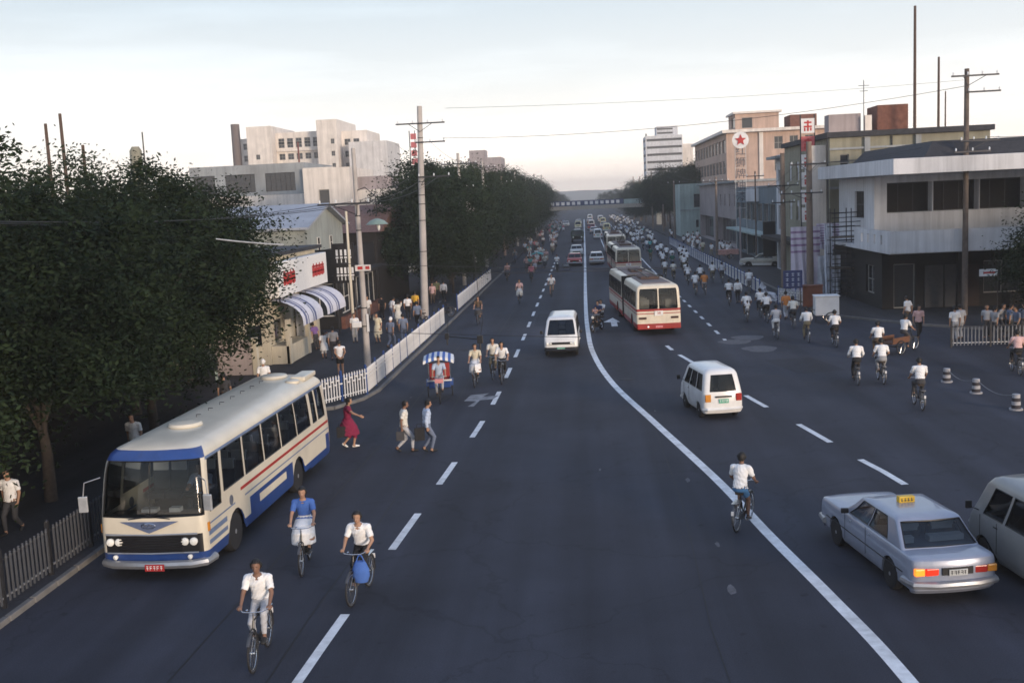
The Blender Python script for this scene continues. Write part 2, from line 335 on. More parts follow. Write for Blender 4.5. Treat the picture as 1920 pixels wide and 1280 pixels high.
# a worn turning arrow, a white straight-ahead arrow and pale patches
def patch(pts, mat, name='arrow_marking'): 
    o = sheet(name, [ground(u, v) for u, v in pts], .005, mat, road); return o
patch([(870, 752), (882, 741), (917, 737), (905, 744), (935, 741), (925, 748), (900, 750), (888, 762), (877, 762), (893, 752)], PAINT_W)
ar = MB(); ax, ay = ground(1150, 604)
ar.add([(ax+dx, ay+dy, .005) for dx, dy in ((-.16,-2.2),(.22,-2.2),(.22,0),(.42,0),(.02,2.4),(-.62,.2),(-.16,0))], [tuple(range(7))])
ar.obj('arrow_marking', PAINT, road)
for (u, v, a, b) in ((1402, 633, .85, 1.0), (1378, 641, .85, .9), (1425, 654, .85, 1.1)):
    x, y = ground(u, v); sheet('road_patch', [(x+a*math.cos(t)*(1+.15*math.sin(3*t)), y+b*math.sin(t)) for t in [i*2*PI/14 for i in range(14)]], .005, M('pale_patch', (.105, .105, .115), .9, var=.3), road)
for (u, v) in ((1228, 770), (1290, 900), (1345, 1020), (1125, 880), (1372, 1105), (770, 745)):
    x, y = ground(u, v); r = random.uniform(.05, .11); sheet('road_scuff', [(x+r*math.cos(t)*random.uniform(.4, 1), y+3*r*math.sin(t)*random.uniform(.4, 1)) for t in [i*2*PI/9 for i in range(9)]], .005, MATS['pale_patch'], road)
# repair patches and manhole covers
DARKPATCH = asphalt('patch_asphalt', (.027, .029, .039))
for x, y, a, b_, r in ((9.6, 48, 1.1, 2.0, .2), (-2.6, 70, .8, 3.5, 0)):
    pts = [(-a, -b_), (a*.96, -b_*.97), (a*1.03, -b_*.2), (a, b_), (-a*.98, b_*1.02), (-a*1.04, .1)]
    sheet('repair_patch', [(x+p*math.cos(r)-q*math.sin(r), y+p*math.sin(r)+q*math.cos(r)) for p, q in pts], .002, DARKPATCH, road)
for x, y in ((1.6, 46), (-6.6, 57), (8.9, 61.5)):
    MB().lathe([(.36, 0), (.36, .012), (.31, .012), (.30, .006), (0, .006)], (x, y, 0), 24).obj('manhole_cover', M('cast_iron', (.030, .031, .038), .85, 0, var=.3, scale=12, bump=.3), road)
# far hills
hb = MB(); HN = 60; hv = []
for i in range(HN+1):
    x = -2200 + 4400*i/HN; h = 11 + 5*math.sin(i*.33+1.2)**2 + 3*math.sin(i*.9) + random.uniform(-2, 2)
    hv += [(x, 2350, -1), (x, 2480+60*math.sin(i), 4+h*.8), (x, 2650, -1)]
hb.add(hv, [(3*i+k, 3*i+k+1, 3*i+k+4, 3*i+k+3) for i in range(HN) for k in (0, 1)])
struct(hb.obj('hills', M('hill_scrub', (.10, .10, .085), .95, var=.3, scale=.02), smooth=True))
# ------------------------------------------------------------------ buildings
WGLASS = M('window_glass', (.022, .026, .032), .10, var=.3, scale=.8, spec=.6); WFRAME = M('window_frame', (.30, .29, .27), .7); WFRAME_L = M('window_frame_pale', (.55, .54, .52), .7)
SHADE = M('dark_and_shaded', (.014, .0125, .0125), .8, var=.3)  # near-black for dark boards; also paints the shade of the terrace and ground floor
WCACHE = {}
def win_mesh(w, h, nx, nz, fm, gm):
    k = (round(w, 2), round(h, 2), nx, nz, fm.name, gm.name)
    if k not in WCACHE:
        t = min(.07, w*.07); b = MB().box(-w/2, w/2, -.03, .03, -h/2, -h/2+t).box(-w/2, w/2, -.03, .03, h/2-t, h/2).box(-w/2, -w/2+t, -.029, .029, -h/2+t, h/2-t).box(w/2-t, w/2, -.029, .029, -h/2+t, h/2-t)
        for i in range(1, nx): b.box(-w/2+w*i/nx-t*.4, -w/2+w*i/nx+t*.4, -.025, .025, -h/2+t, h/2-t)
        for i in range(1, nz): b.box(-w/2+t, w/2-t, -.022, .022, -h/2+h*i/nz-t*.4, -h/2+h*i/nz+t*.4)
        g = MB().quad((-w/2+t*.5, 0, -h/2+t*.5), (w/2-t*.5, 0, -h/2+t*.5), (w/2-t*.5, 0, h/2-t*.5), (-w/2+t*.5, 0, h/2-t*.5))
        WCACHE[k] = (b.mesh('window', [fm]), g.mesh('pane', [gm]))
    return WCACHE[k]
def block(parent, x0, x1, y0, y1, z0, z1, mat, S=(), W=(), E=(), depth=.22, grid=(2, 2), fm=None, gm=None, name='wall', roof=None, sill=False):
    """a wall box with real window openings on its south (camera), west and east faces"""
    fm = fm or WFRAME; gm = gm or WGLASS; b = MB()
    faces = {'S': (x0, x1, S), 'W': (y0, y1, W), 'E': (y0, y1, E), 'N': (x0, x1, ())}
    P = {'S': lambda u, z, d: (u, y0+d, z), 'N': lambda u, z, d: (u, y1-d, z), 'W': lambda u, z, d: (x0+d, u, z), 'E': lambda u, z, d: (x1-d, u, z)}
    for f, (a0, a1, wins) in faces.items():
        us = sorted({a0, a1, *[w[0] for w in wins], *[w[1] for w in wins]}); zs = sorted({z0, z1, *[w[2] for w in wins], *[w[3] for w in wins]}); p = P[f]
        for u, v in zip(us, us[1:]):
            for s, t in zip(zs, zs[1:]):
                if not any(w[0] <= (u+v)/2 <= w[1] and w[2] <= (s+t)/2 <= w[3] for w in wins): b.quad(p(u, s, 0), p(v, s, 0), p(v, t, 0), p(u, t, 0))
        for w in wins:
            a, c, s, t = w[:4]; g = w[4] if len(w) > 4 else grid; dp = w[5] if len(w) > 5 else depth
            b.quad(p(a, s, 0), p(c, s, 0), p(c, s, dp), p(a, s, dp)); b.quad(p(a, t, 0), p(c, t, 0), p(c, t, dp), p(a, t, dp)); b.quad(p(a, s, 0), p(a, t, 0), p(a, t, dp), p(a, s, dp)); b.quad(p(c, s, 0), p(c, t, 0), p(c, t, dp), p(c, s, dp))
            m1, m2 = win_mesh(c-a, t-s, g[0], g[1], fm, gm); rz = 0 if f in 'SN' else PI/2
            o = link('window', m1, parent, p((a+c)/2, (s+t)/2, dp*.8), (0, 0, rz)); link('pane', m2, o)
            if sill:
                q = p((a+c)/2, s-.06, -.06); sb = MB(); sb.box(-(c-a)/2-.08, (c-a)/2+.08, -.07, .07, -.05, .05); sb.obj('sill', WFRAME_L, o, Vector(p((a+c)/2, s-.05, -.03)) - Vector(o.location) if f in 'SN' else (0, 0, 0)) if f in 'SN' else None
    b.quad((x0, y0, z1-.25), (x1, y0, z1-.25), (x1, y1, z1-.25), (x0, y1, z1-.25))
    o = b.obj(name, mat, parent)
    if roof: MB().box(x0-.15, x1+.15, y0-.15, y1+.15, z1, z1+.22).obj('roof_edge', roof, parent)
    return o
def row(a, b, n, w, z0, z1, **k): return [(a+(b-a)*(i+.5)/n-w/2, a+(b-a)*(i+.5)/n+w/2, z0, z1) for i in range(n)]
def blk(name, x0, x1, y0, y1, z0, z1, mat, parent, bevel=0): return MB().box(x0, x1, y0, y1, z0, z1).obj(name, mat, parent, bevel=bevel)
def plaster(n, c, dirt=.35, var=.10): return M(n, c, .9, var=var, scale=.6, bump=.12, bscale=12, dirt=dirt, streak=.30)
P_WHITE = plaster('plaster_white', (.62, .63, .66), .22, .08); P_OLIVE = plaster('plaster_olive', (.27, .26, .20)); P_PINK = plaster('plaster_pink', (.50, .36, .29), .15); P_TEAL = plaster('plaster_teal', (.38, .47, .45)); P_GREY = plaster('plaster_grey', (.30, .32, .33)); P_BLUEG = plaster('plaster_bluegrey', (.17, .21, .24)); P_ROSE = plaster('plaster_rose', (.36, .31, .31)); P_CREAM = plaster('plaster_cream', (.60, .55, .44), .2)
P_BRICK = M('brick_red', (.16, .07, .05), .9, var=.3, scale=3); DARKROOF = M('roof_felt', (.035, .036, .042), .85, var=.25); P_WARM = plaster('plaster_warm_white', (.74, .68, .62), .08)
def B(name, label, x, y): return thing(name, label, 'building', (0, 0, 0))
# white corner building with terrace
b = B('corner_building', 'white two-storey building with wide flat eaves and wraparound terrace at the right', 0, 0)
T0 = 63.4
MB().box(17.6, 34, T0, 80, 3.75, 3.98).obj('terrace_floor', P_WHITE, b)
block(b, 18.6, 34, 70.5, 80, 3.98, 8.3, P_WHITE, S=[(19.4+i*2.9, 22.25+i*2.9, 5.95, 7.85, (3, 1), 1.2) for i in range(5)], W=[(73, 75.5, 5.6, 7.4)], name='upper_wall', fm=STEEL, gm=SHADE)  # panes coloured near black for the deep terrace shade
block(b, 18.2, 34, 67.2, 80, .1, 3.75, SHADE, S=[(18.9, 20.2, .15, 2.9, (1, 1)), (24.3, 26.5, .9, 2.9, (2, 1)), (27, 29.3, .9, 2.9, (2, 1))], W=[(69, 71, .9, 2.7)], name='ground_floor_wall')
for i, x in enumerate((20.75, 21.95)): MB().box(x, x+1.1, 67.08, 67.16, .15, 2.75).obj('door', M('door_grey', (.06, .06, .065), .7), b, bevel=.01)
MB().box(23.2, 24.0, 67.05, 67.16, .15, 2.7).obj('door', M('door_brown', (.03, .016, .013), .7), b, bevel=.01)
for x in (22.2, 26.6, 31): MB().box(x, x+.35, T0+2.2, T0+2.5, .1, 3.75).obj('column', SHADE, b)
# terrace parapet: front, and the slotted side towards the road
MB().box(17.6, 34, T0-.12, T0+.06, 3.80, 5.08).obj('parapet', P_WHITE, b)
def slotted(x, y0, y1, z0, z1, slots):
    m = MB(); ys = sorted({y0, y1, *[s[0] for s in slots], *[s[1] for s in slots]}); zs = [z0, z0+.45, z1-.28, z1]
    for a, c in zip(ys, ys[1:]):
        for k in range(3):
            if k == 1 and any(s[0] <= (a+c)/2 <= s[1] for s in slots): continue
            m.box(x, x+.16, a, c, zs[k], zs[k+1])
    return m
slotted(17.58, T0+.07, 71.5, 3.80, 5.08, [(64.9+i*1.5, 65.25+i*1.5) for i in range(4)]).obj('parapet', P_WHITE, b)
MB().box(17.3, 34.5, 61.6, 81, 8.32, 9.2).obj('eaves_fascia', P_WHITE, b, bevel=.03)
MB().add([(19.4, 63, 9.21), (34.4, 63, 9.21), (34.4, 80, 9.21), (19.4, 80, 9.21), (20.2, 64, 10.15), (34.4, 64, 10.15), (34.4, 79, 10.15), (20.2, 79, 10.15)], [(4,5,6,7), (0,1,5,4), (1,2,6,5), (2,3,7,6), (3,0,4,7)]).obj('roof', DARKROOF, b)
MB().box(22.7, 24.2, 61.9, 62.2, 2.3, 2.75).obj('hanging_sign', WHITEP, b) if False else None
sg = thing('shop_sign', 'small white sign board with red marking in front of the dark shopfront', 'sign', (22.9, 62.6, 0)); MB().box(-.5, .5, -.04, .04, 2.35, 2.75).obj('board', WHITEP, sg); MB().tube([(.52, 0, 0), (.52, 0, 2.9)], .03).obj('post', STEEL, sg); MB().box(-.3, .35, -.05, -.041, 2.5, 2.6).obj('sign_marks', REDM := M('sign_red', (.42, .03, .03), .6), sg)
# scaffold with pale sheets
b = thing('scaffold', 'dark metal scaffold of close horizontal rails beside the white building', 'scaffold')
for x in (16.9, 18.0, 19.2):
    for y in (74.0, 75.4): MB().tube([(x, y, .1), (x, y, 6.3)], .035, 6).obj('upright', STEEL, b)
for k in range(19):
    z = .4+k*.31
    MB().tube([(16.7, 73.95, z), (19.4, 73.95, z+.05)], .028, 5).obj('rail', STEEL, b)
    if k % 3 == 0: MB().tube([(16.7, 75.4, z), (19.4, 75.4, z)], .028, 5).obj('rail', STEEL, b)
for z in (2.2, 4.3): MB().box(16.8, 19.3, 74.05, 75.3, z, z+.05).obj('plank_deck', M('scaffold_wood', (.14, .11, .08), .9, var=.3), b)
def cloth_sheet(name, label, x0, x1, y, z0, z1, mat, stripes=0, wob=.12):
    m = MB(); nx, nz = 22, 30; vs = [(x0+(x1-x0)*i/nx, y+wob*math.sin(i*1.1+.12*k)*(.4+.6*(1-k/nz)), z0+(z1-z0)*k/nz + .06*math.sin(i*.7)*(k == 0)) for k in range(nz+1) for i in range(nx+1)]
    m.add(vs, []); 
    for k in range(nz):
        for i in range(nx): m.f.append((k*(nx+1)+i, k*(nx+1)+i+1, (k+1)*(nx+1)+i+1, (k+1)*(nx+1)+i)); m.m.append(1 if (stripes and k % 3 == 0 and k > nz*stripes) else 0)
    return tag(m.obj(name, mat, smooth=True), label, 'sheet')
LIL = M('sheet_lilac', (.60, .56, .66), .9, var=.12, scale=1.5); LILD = M('sheet_stripe', (.30, .20, .34), .9)
cloth_sheet('hanging_sheet', 'tall pale lilac sheet with fine stripes hanging behind the road sign', 14.9, 17.0, 79.0, .3, 5.0, [LIL, LILD], .55); cloth_sheet('hanging_sheet', 'shorter striped lilac sheet between the concrete pole and the scaffold', 17.2, 19.2, 81.2, 3.2, 5.1, [LIL, LILD], .1); cloth_sheet('hanging_sheet', 'pale sheet low behind the scaffold uprights', 16.7, 17.3, 76.2, .3, 5.2, [M('sheet_pale', (.52, .55, .62), .9, var=.25, scale=2), LILD])
cloth_sheet('hanging_sheet', 'low white sheet beside the brown box cart', 16.6, 18.6, 78.0, .2, 2.9, [M('sheet_pale', (.5, .5, .5), .9), LILD])
# olive building with pilasters
b = B('olive_building', 'olive grey plastered building with dark flat roof edge behind the white one', 0, 0)
block(b, 18.4, 30, 82, 100, .1, 11.35, P_OLIVE, S=[(19.15, 19.8, 8.9, 10.1, (1, 2)), (19.3, 20.5, 5.2, 6.9, (2, 2)), (20.8, 22.0, 5.2, 6.9, (2, 2)), (23.0, 24.2, 8.6, 10.0)], W=row(83, 99, 5, 1.3, 5, 6.7)+row(83, 99, 5, 1.3, 8.4, 10.0))
MB().box(18.1, 30.2, 81.6, 100.2, 11.36, 11.75).obj('roof_edge', DARKROOF, b); MB().box(18.35, 30, 81.85, 81.99, 7.55, 7.75).box(18.35, 30, 81.85, 81.99, 10.45, 10.6).obj('string_course', P_GREY, b)
for x in (20.9, 24.6): MB().box(x, x+.4, 81.78, 81.98, 7.8, 11.3).obj('pilaster', P_GREY, b)
MB().box(17.25, 18.38, 83.2, 84.6, .1, 10.9).obj('corner_pier', P_WARM, b)
MB().box(18.9, 21.3, 84.5, 86, 11.76, 13.2).obj('rooftop_hut', P_ROSE, b); MB().box(22.4, 24.7, 84, 87, 11.76, 13.7).obj('rooftop_hut', P_BRICK, b, bevel=.05); MB().box(21.5, 22.0, 84, 84.5, 11.76, 13.0).obj('chimney', P_WARM, b)
MB().tube([(21.4, 84, 11.7), (21.4, 84, 15.6)], .03, 5).tube([(21.0, 84, 15.2), (21.8, 84, 15.2)], .02, 4).tube([(21.1, 84, 14.8), (21.7, 84, 14.8)], .02, 4).obj('antenna', STEEL, b)
MB().tube([(18.2, 81.85, .2), (18.2, 81.85, 11.3)], .06, 6).tube([(22.9, 81.9, .2), (22.9, 81.9, 11.3)], .05, 6).obj('drain_pipe', STEEL, b)
# modern three-storey block along the road
b = B('shop_block', 'pale three-storey shop block with tall narrow windows behind the concrete poles', 0, 0)
block(b, 18.5, 30, 86.5, 105, .1, 10.9, P_WHITE, W=row(87.5, 104.5, 8, 1.1, 7.3, 9.5)+row(87.5, 104.5, 8, 1.2, 3.9, 6.2)+[(87.5, 104.5, .2, 3.0, (6, 1), 1.2)], grid=(1, 2)); MB().box(17.6, 30.2, 100.5, 105.2, 10.5, 10.75).obj('canopy_slab', P_GREY, b)
MB().box(16.9, 18.48, 87, 104.6, 3.12, 3.42).obj('awning', SHADE, b)
# grey-green shops
b = B('shop_block', 'low blue-grey shop block with a dark window band and pale curved canopy', 0, 0)
block(b, 19.4, 32, 106, 139, .1, 8.1, P_BLUEG, W=[(107+i*4, 110.6+i*4, 4.2, 6.2, (4, 1)) for i in range(8)]+[(107+i*8, 114+i*8, .2, 2.7, (5, 1), .9) for i in range(4)], S=row(20, 31, 4, 1.4, 4.4, 6.2)); MB().box(17.8, 19.38, 108, 137, 2.95, 3.2).obj('canopy', P_TEAL, b, bevel=.05); MB().box(19.0, 19.38, 121, 128, 6.4, 8.0).obj('white_panel', P_WHITE, b)
MB().box(17.4, 18.6, 106.3, 106.5, 1.2, 4.6).obj('signboard', SHADE, b)
b = B('shop_block', 'low rose-grey shop block left of the blue-grey one', 0, 0)
block(b, 19.8, 30, 140, 165.5, .1, 8.7, P_ROSE, W=row(141, 165, 5, .9, 5.6, 7.2)+[(141, 164, .2, 3.9, (7, 1), 1.4)], S=row(20.5, 29, 3, 1.2, 5.4, 7.0)); block(b, 19.8, 21.8, 165.6, 186, .1, 8.6, P_ROSE, W=[(167, 185, .2, 3.8, (6, 1), 1.0)], name='annexe_wall'); MB().box(19.3, 30.2, 139.7, 186, 8.71, 9.0).obj('roof_edge', P_GREY, b)
b = B('shop_block', 'small pale teal block end-on to the road, beyond the fence', 0, 0)
block(b, 16.6, 20.6, 187, 197, .1, 9.1, P_TEAL, S=[(18.9, 20.2, 5.0, 7.3, (1, 1)), (19.2, 19.7, 1.6, 2.9, (1, 1))], W=row(188, 196, 2, 1, 4.6, 6.4)); MB().box(16.5, 20.7, 186.9, 186.98, 4.55, 4.7).obj('string_course', P_GREY, b)
# pink building with the emblem
b = B('pink_building', 'tall pink plastered building with a round star sign and vertical lettering', 0, 0)
SY = 167.0
block(b, 22, 40, SY, 213, .1, 16.3, P_PINK, S=[(x, x+1.25, z, z+1.9, (2, 2)) for z in (13.6, 10.3, 7.0, 3.7) for x in (29.2, 31.5, 33.8, 36.6)], W=[(SY+1.2+i*4.5, SY+4.9+i*4.5, z, z+2.0, (4, 2)) for z in (13.4, 10.2, 7.0, 3.8) for i in range(10)], sill=False)
MB().box(21.3, 40.4, SY-.9, 213.5, 16.31, 16.75).obj('roof_edge', P_WARM, b); block(b, 23.6, 30.2, SY+1.5, 176, 16.76, 19.2, P_PINK, W=[(SY+2, SY+6, 17.2, 18.8, (2, 1))], S=[(24.6, 26.2, 17.0, 18.6, (1, 1))], name='penthouse_wall'); MB().box(23.2, 30.6, SY+1.0, 176.4, 19.21, 19.5).obj('penthouse_roof', P_WARM, b); MB().box(32, 36, SY+2, 174, 16.76, 18.7).obj('rooftop_hut', P_BRICK, b)
MB().box(26.9, 27.5, SY-.25, SY-.01, .2, 16.2).obj('pilaster', P_WARM, b); MB().box(38.2, 38.9, SY-.25, SY-.01, .2, 16.2).obj('pilaster', P_WARM, b)
sgY = 129.5; sgx, sgz = depth(1388, 263, sgY); b = thing('vertical_sign', 'round red-star emblem above five upright dark characters on slim posts', 'sign', (sgx, sgY, 0))
for dx in (-.62, .62): MB().tube([(dx, .1, .1), (dx, .1, sgz+.9)], .04, 6).obj('post', WFRAME_L, b)
for k in range(9): MB().tube([(-.62, .1, 5.6+k*.95), (.62, .1, 5.6+k*.95)], .025, 5).obj('cross_bar', WFRAME_L, b)
em = MB().lathe([(.97, 0), (.97, .1), (0, .1)], (0, 0, 0), 32, 'y').obj('round_sign', WHITEP, b, (0, -.16, sgz))
sp = MB(); pts = []
for k in range(10):
    a = PI/2+k*PI/5; r = .68 if k % 2 == 0 else .30; pts.append((r*math.cos(a), r*math.sin(a)))
sp.prism(pts, -.10, -.02, 'y').obj('star', REDM, em)
for i, ch in enumerate('红狮牌油漆'):
    o = link('sign_character', text_mesh(ch, 1.22, .05), b, (0, -.05, depth(1388, 284+21.5*i, sgY)[1]), (PI/2, 0, 0)); o.data.materials.append(M('sign_slate', (.07, .075, .09), .7))
# striped office tower far off
b = B('office_tower', 'white office tower with dark horizontal window bands beyond the trees', 0, 0)
zs = [28.2-k*2.65 for k in range(10)]
block(b, 23.4, 36.8, 400, 416, 0, 28.3, P_WHITE, S=[(23.6, 36.6, z-1.9, z-1.0, (12, 1)) for z in zs[:9]], W=[(400.3, 415.7, z-1.9, z-1.0, (12, 1)) for z in zs[:9]], depth=.5)
block(b, 27.6, 35.4, 402, 412, 28.1, 31.7, P_WHITE, S=[(27.8, 33.6, 28.9, 29.6, (8, 1)), (27.8, 33.6, 30.4, 31.0, (8, 1))], name='upper_wall'); MB().box(36.81, 41, 404, 416, 0, 25).obj('stair_tower', P_WARM, b); MB().box(23.4, 24, 400, 401, 28.31, 29.2).obj('roof_vent', P_GREY, b)
# tall vertical banner of red characters on a frame
b = thing('vertical_sign', 'tall vertical shop sign of red characters on white squares behind the concrete pole', 'sign', (17.3, 84.4, 0))
MB().tube([(-.55, 0, 0), (-.55, 0, 13.3)], .05).tube([(.5, 0, 0), (.5, 0, 13.3)], .05).obj('frame', STEEL, b)
for k in range(6):
    z = 12.45-k*1.35; p = MB().box(-.52, .48, -.1, .0, z-.55, z+.55).obj('sign_panel', WHITEP if k != 1 else M('sign_rose', (.5, .12, .12), .7), b)
    m = MB().box(-.30, .26, -.13, -.101, z+.18, z+.30).box(-.32, .28, -.13, -.101, z-.12, z-.0).box(-.07, .05, -.135, -.102, z-.40, z+.40).box(-.3, -.2, -.13, -.101, z-.4, z-.15).box(.16, .26, -.13, -.101, z-.38, z-.15); m.obj('sign_marks', REDM, p)
for lab, x, y, h, r, z0 in (('tallest thin mast rising behind the white corner building', 24.75, 82.6, 20.6, .12, 11.7), ('second thin mast right of the tallest one', 26.6, 83, 16.9, .10, 11.7), ('short thin mast right of the second one', 27.1, 83, 14.4, .06, 11.7)):
    MB_ = MB().tube([(x, y, z0), (x, y, h)], [r, r*.8], 8); tag(MB_.obj('mast', M('mast_brown', (.10, .065, .05), .7, .3), smooth=True), lab, 'mast')

# ---- left side
b = B('street_shop', 'small shop with a long white sign box, striped awnings and cream kiosk front', 0, 0)
block(b, -24, -16.3, 53.2, 63.6, .1, 5.6, P_CREAM, E=[(54.2, 56.0, 1.1, 2.3, (1, 1)), (59.2, 62.8, 1.0, 2.4, (2, 1))], S=[(-17.6, -16.7, 1.1, 2.2, (1, 1))]); MB().box(-24.2, -15.9, 53, 63.8, 5.61, 5.8).obj('roof', DARKROOF, b)
sgn = MB().box(-16.28, -15.55, 53.0, 63.3, 3.55, 5.35).obj('sign_box', M('sign_white', (.80, .79, .77), .5, var=.05), b, bevel=.03)
for y0, y1 in ((53.9, 56.2), (59.8, 62.6)):
    m = MB(); n = 4
    for i in range(n):
        a = y0+(y1-y0)*i/n; c = y0+(y1-y0)*(i+.86)/n
        m.box(-15.54, -15.52, a, c, 4.62, 4.74); m.box(-15.54, -15.52, a, c, 4.32, 4.42); m.box(-15.54, -15.52, (a+c)/2-.07, (a+c)/2+.07, 4.1, 4.85); m.box(-15.54, -15.52, a, a+.12, 4.1, 4.6); m.box(-15.54, -15.52, c-.12, c, 4.15, 4.6)
    m.obj('sign_characters', REDM, sgn)
def awning(y0, y1):
    m = MB(); ns, nk = 24, 8; L = []
    for i in range(ns+1):
        y = y0+(y1-y0)*i/ns
        for k in range(nk+1):
            t = k/nk*PI/2; L.append((-16.28+1.75*math.sin(t), y, 2.25+1.15*math.cos(t)))
        L.append((-14.53, y, 2.05))
    q = nk+2; m.v = L
    for i in range(ns):
        for k in range(nk+1): m.f.append((i*q+k, i*q+k+1, (i+1)*q+k+1, (i+1)*q+k)); m.m.append(1 if i in (3, 4, 6, 12, 14, 15) else 0)
    return m.obj('awning', [M('awning_white', (.66, .66, .72), .8, var=.1), M('awning_stripe', (.12, .14, .26), .8)], b, smooth=True)
awning(53.4, 57.6); awning(58.6, 63.2)
MB().box(-16.29, -15.35, 53.4, 57.4, .1, 1.05).obj('counter', P_CREAM, b, bevel=.02); MB().box(-15.5, -15.3, 53.4, 53.8, .1, 2.4).box(-15.5, -15.3, 57.2, 57.5, .1, 2.4).obj('kiosk_pier', P_CREAM, b); MB().box(-16.2, -15.6, 58.0, 58.5, .1, 2.6).obj('kiosk_pier', P_WHITE, b)
b = thing('signboard', 'dark signboard with two rows of white upright characters beside the white sign', 'sign', (-15.0, 65.2, 0))
MB().box(-.6, .75, -.08, .08, 3.3, 5.75).obj('board', SHADE, b); MB().tube([(-.5, .1, 0), (-.5, .1, 5.7)], .04).tube([(.65, .1, 0), (.65, .1, 5.7)], .04).obj('post', STEEL, b)
for r, z in enumerate((4.95, 3.85)):
    for i in range(4 if r == 0 else 5):
        x = -.38+i*(.27 if r == 0 else .23); MB().box(x, x+.13, -.1, -.081, z+.05, z+.42).box(x-.02, x+.15, -.1, -.081, z-.12, z-.02).box(x+.03, x+.09, -.1, -.081, z-.38, z-.16).obj('character', WHITEP, b)
b = B('brick_shop', 'dark brick shopfront with a white-framed window behind the signboard', 0, 0)
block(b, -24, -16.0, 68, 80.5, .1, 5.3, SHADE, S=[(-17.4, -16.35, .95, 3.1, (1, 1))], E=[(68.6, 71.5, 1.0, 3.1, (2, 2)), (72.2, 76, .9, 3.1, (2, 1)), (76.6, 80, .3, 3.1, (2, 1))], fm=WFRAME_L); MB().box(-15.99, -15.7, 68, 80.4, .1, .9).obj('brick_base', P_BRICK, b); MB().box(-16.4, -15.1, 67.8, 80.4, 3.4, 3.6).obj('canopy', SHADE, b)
# gabled house
b = B('gabled_house', 'pale grey-green gabled house above the shops on the left', 0, 0)
gx, y0, ym, y1 = -18.3, 69, 74.6, 80.2
MB().add([(-32, y0, 3), (gx, y0, 3), (gx, y1, 3), (-32, y1, 3), (-32, y0, 6.75), (gx, y0, 6.75), (gx, ym, 8.1), (gx, y1, 6.75), (-32, y1, 6.75), (-32, ym, 8.1)], [(0,1,5,4), (1,2,7,6,5), (2,3,8,7), (3,0,4,9,8)]).obj('wall', plaster('plaster_greygreen', (.34, .37, .35)), b)
MB().add([(-32, y0-.5, 6.62), (gx+.45, y0-.5, 6.62), (gx+.45, ym, 8.13), (-32, ym, 8.13), (-32, y1+.5, 6.62), (gx+.45, y1+.5, 6.62), (-32, y0-.5, 6.77), (gx+.45, y0-.5, 6.77), (gx+.45, ym, 8.3), (-32, ym, 8.3), (-32, y1+.5, 6.77), (gx+.45, y1+.5, 6.77)], [(0,1,2,3), (3,2,5,4), (6,9,8,7), (9,10,11,8), (0,6,7,1), (1,7,8,2), (2,8,11,5), (4,5,11,10)]).obj('roof', M('roof_tin', (.33, .35, .39), .6, var=.12, scale=1.2, dirt=.2), b)
m1, m2 = win_mesh(.7, 1.0, 1, 2, WFRAME_L, WGLASS); o = link('window', m1, b, (gx+.03, 72.6, 5.5), (0, 0, PI/2)); link('pane', m2, o); o = link('window', m1, b, (gx+.03, 76.2, 5.5), (0, 0, PI/2)); link('pane', m2, o)
b = B('tiled_house', 'house with a red-brown tiled roof behind the thin white post', 0, 0)
block(b, -23, -16.1, 82, 96, .1, 6.0, SHADE, E=row(83, 95, 3, 1.4, 3.6, 5.2), S=[(-20.2, -19, 3.8, 5.2)])
MB().add([(-23.3, 81.5, 5.95), (-15.7, 81.5, 5.95), (-15.7, 89, 8.05), (-23.3, 89, 8.05), (-15.7, 96.5, 5.95), (-23.3, 96.5, 5.95)], [(0,1,2,3), (3,2,4,5), (1,4,2), (0,3,5)]).obj('roof', M('tile_brown', (.15, .085, .07), .85, var=.35, scale=5, bump=.3), b)
# white blocks in the middle distance
b = B('white_annexe', 'plain white block with one big dark opening above the left roofs', 0, 0)
block(b, -31.5, -26.2, 120, 134, 0, 12.4, P_WARM, S=[(-29.8, -28.6, 8.4, 10.0, (1, 1)), (-31, -29.9, 6.2, 7.6, (1, 1))], E=row(122, 132, 3, 1.2, 8.4, 9.8)); MB().box(-26.2, -20, 122, 134, 0, 9.8).obj('side_wall', P_WARM, b); MB().box(-25.9, -22, 123, 128, 9.81, 11.3).obj('rooftop_hut', P_ROSE, b)
b = B('factory_block', 'grey block with rows of dark industrial windows below the white hospital-like building', 0, 0)
block(b, -52, -36.5, 140, 156, 0, 14.0, P_GREY, S=[(-51.5, -48.6, 10.4, 12.8, (5, 4)), (-47.2, -43.2, 10.4, 12.8, (6, 4)), (-41.8, -37.8, 10.4, 12.8, (6, 4))], fm=STEEL); MB().box(-54, -36.2, 137, 139.9, 0, 9.9).obj('front_wall', P_WARM, b); MB().box(-36.4, -32.5, 139, 156, 0, 13.2).obj('end_wall', P_WARM, b)
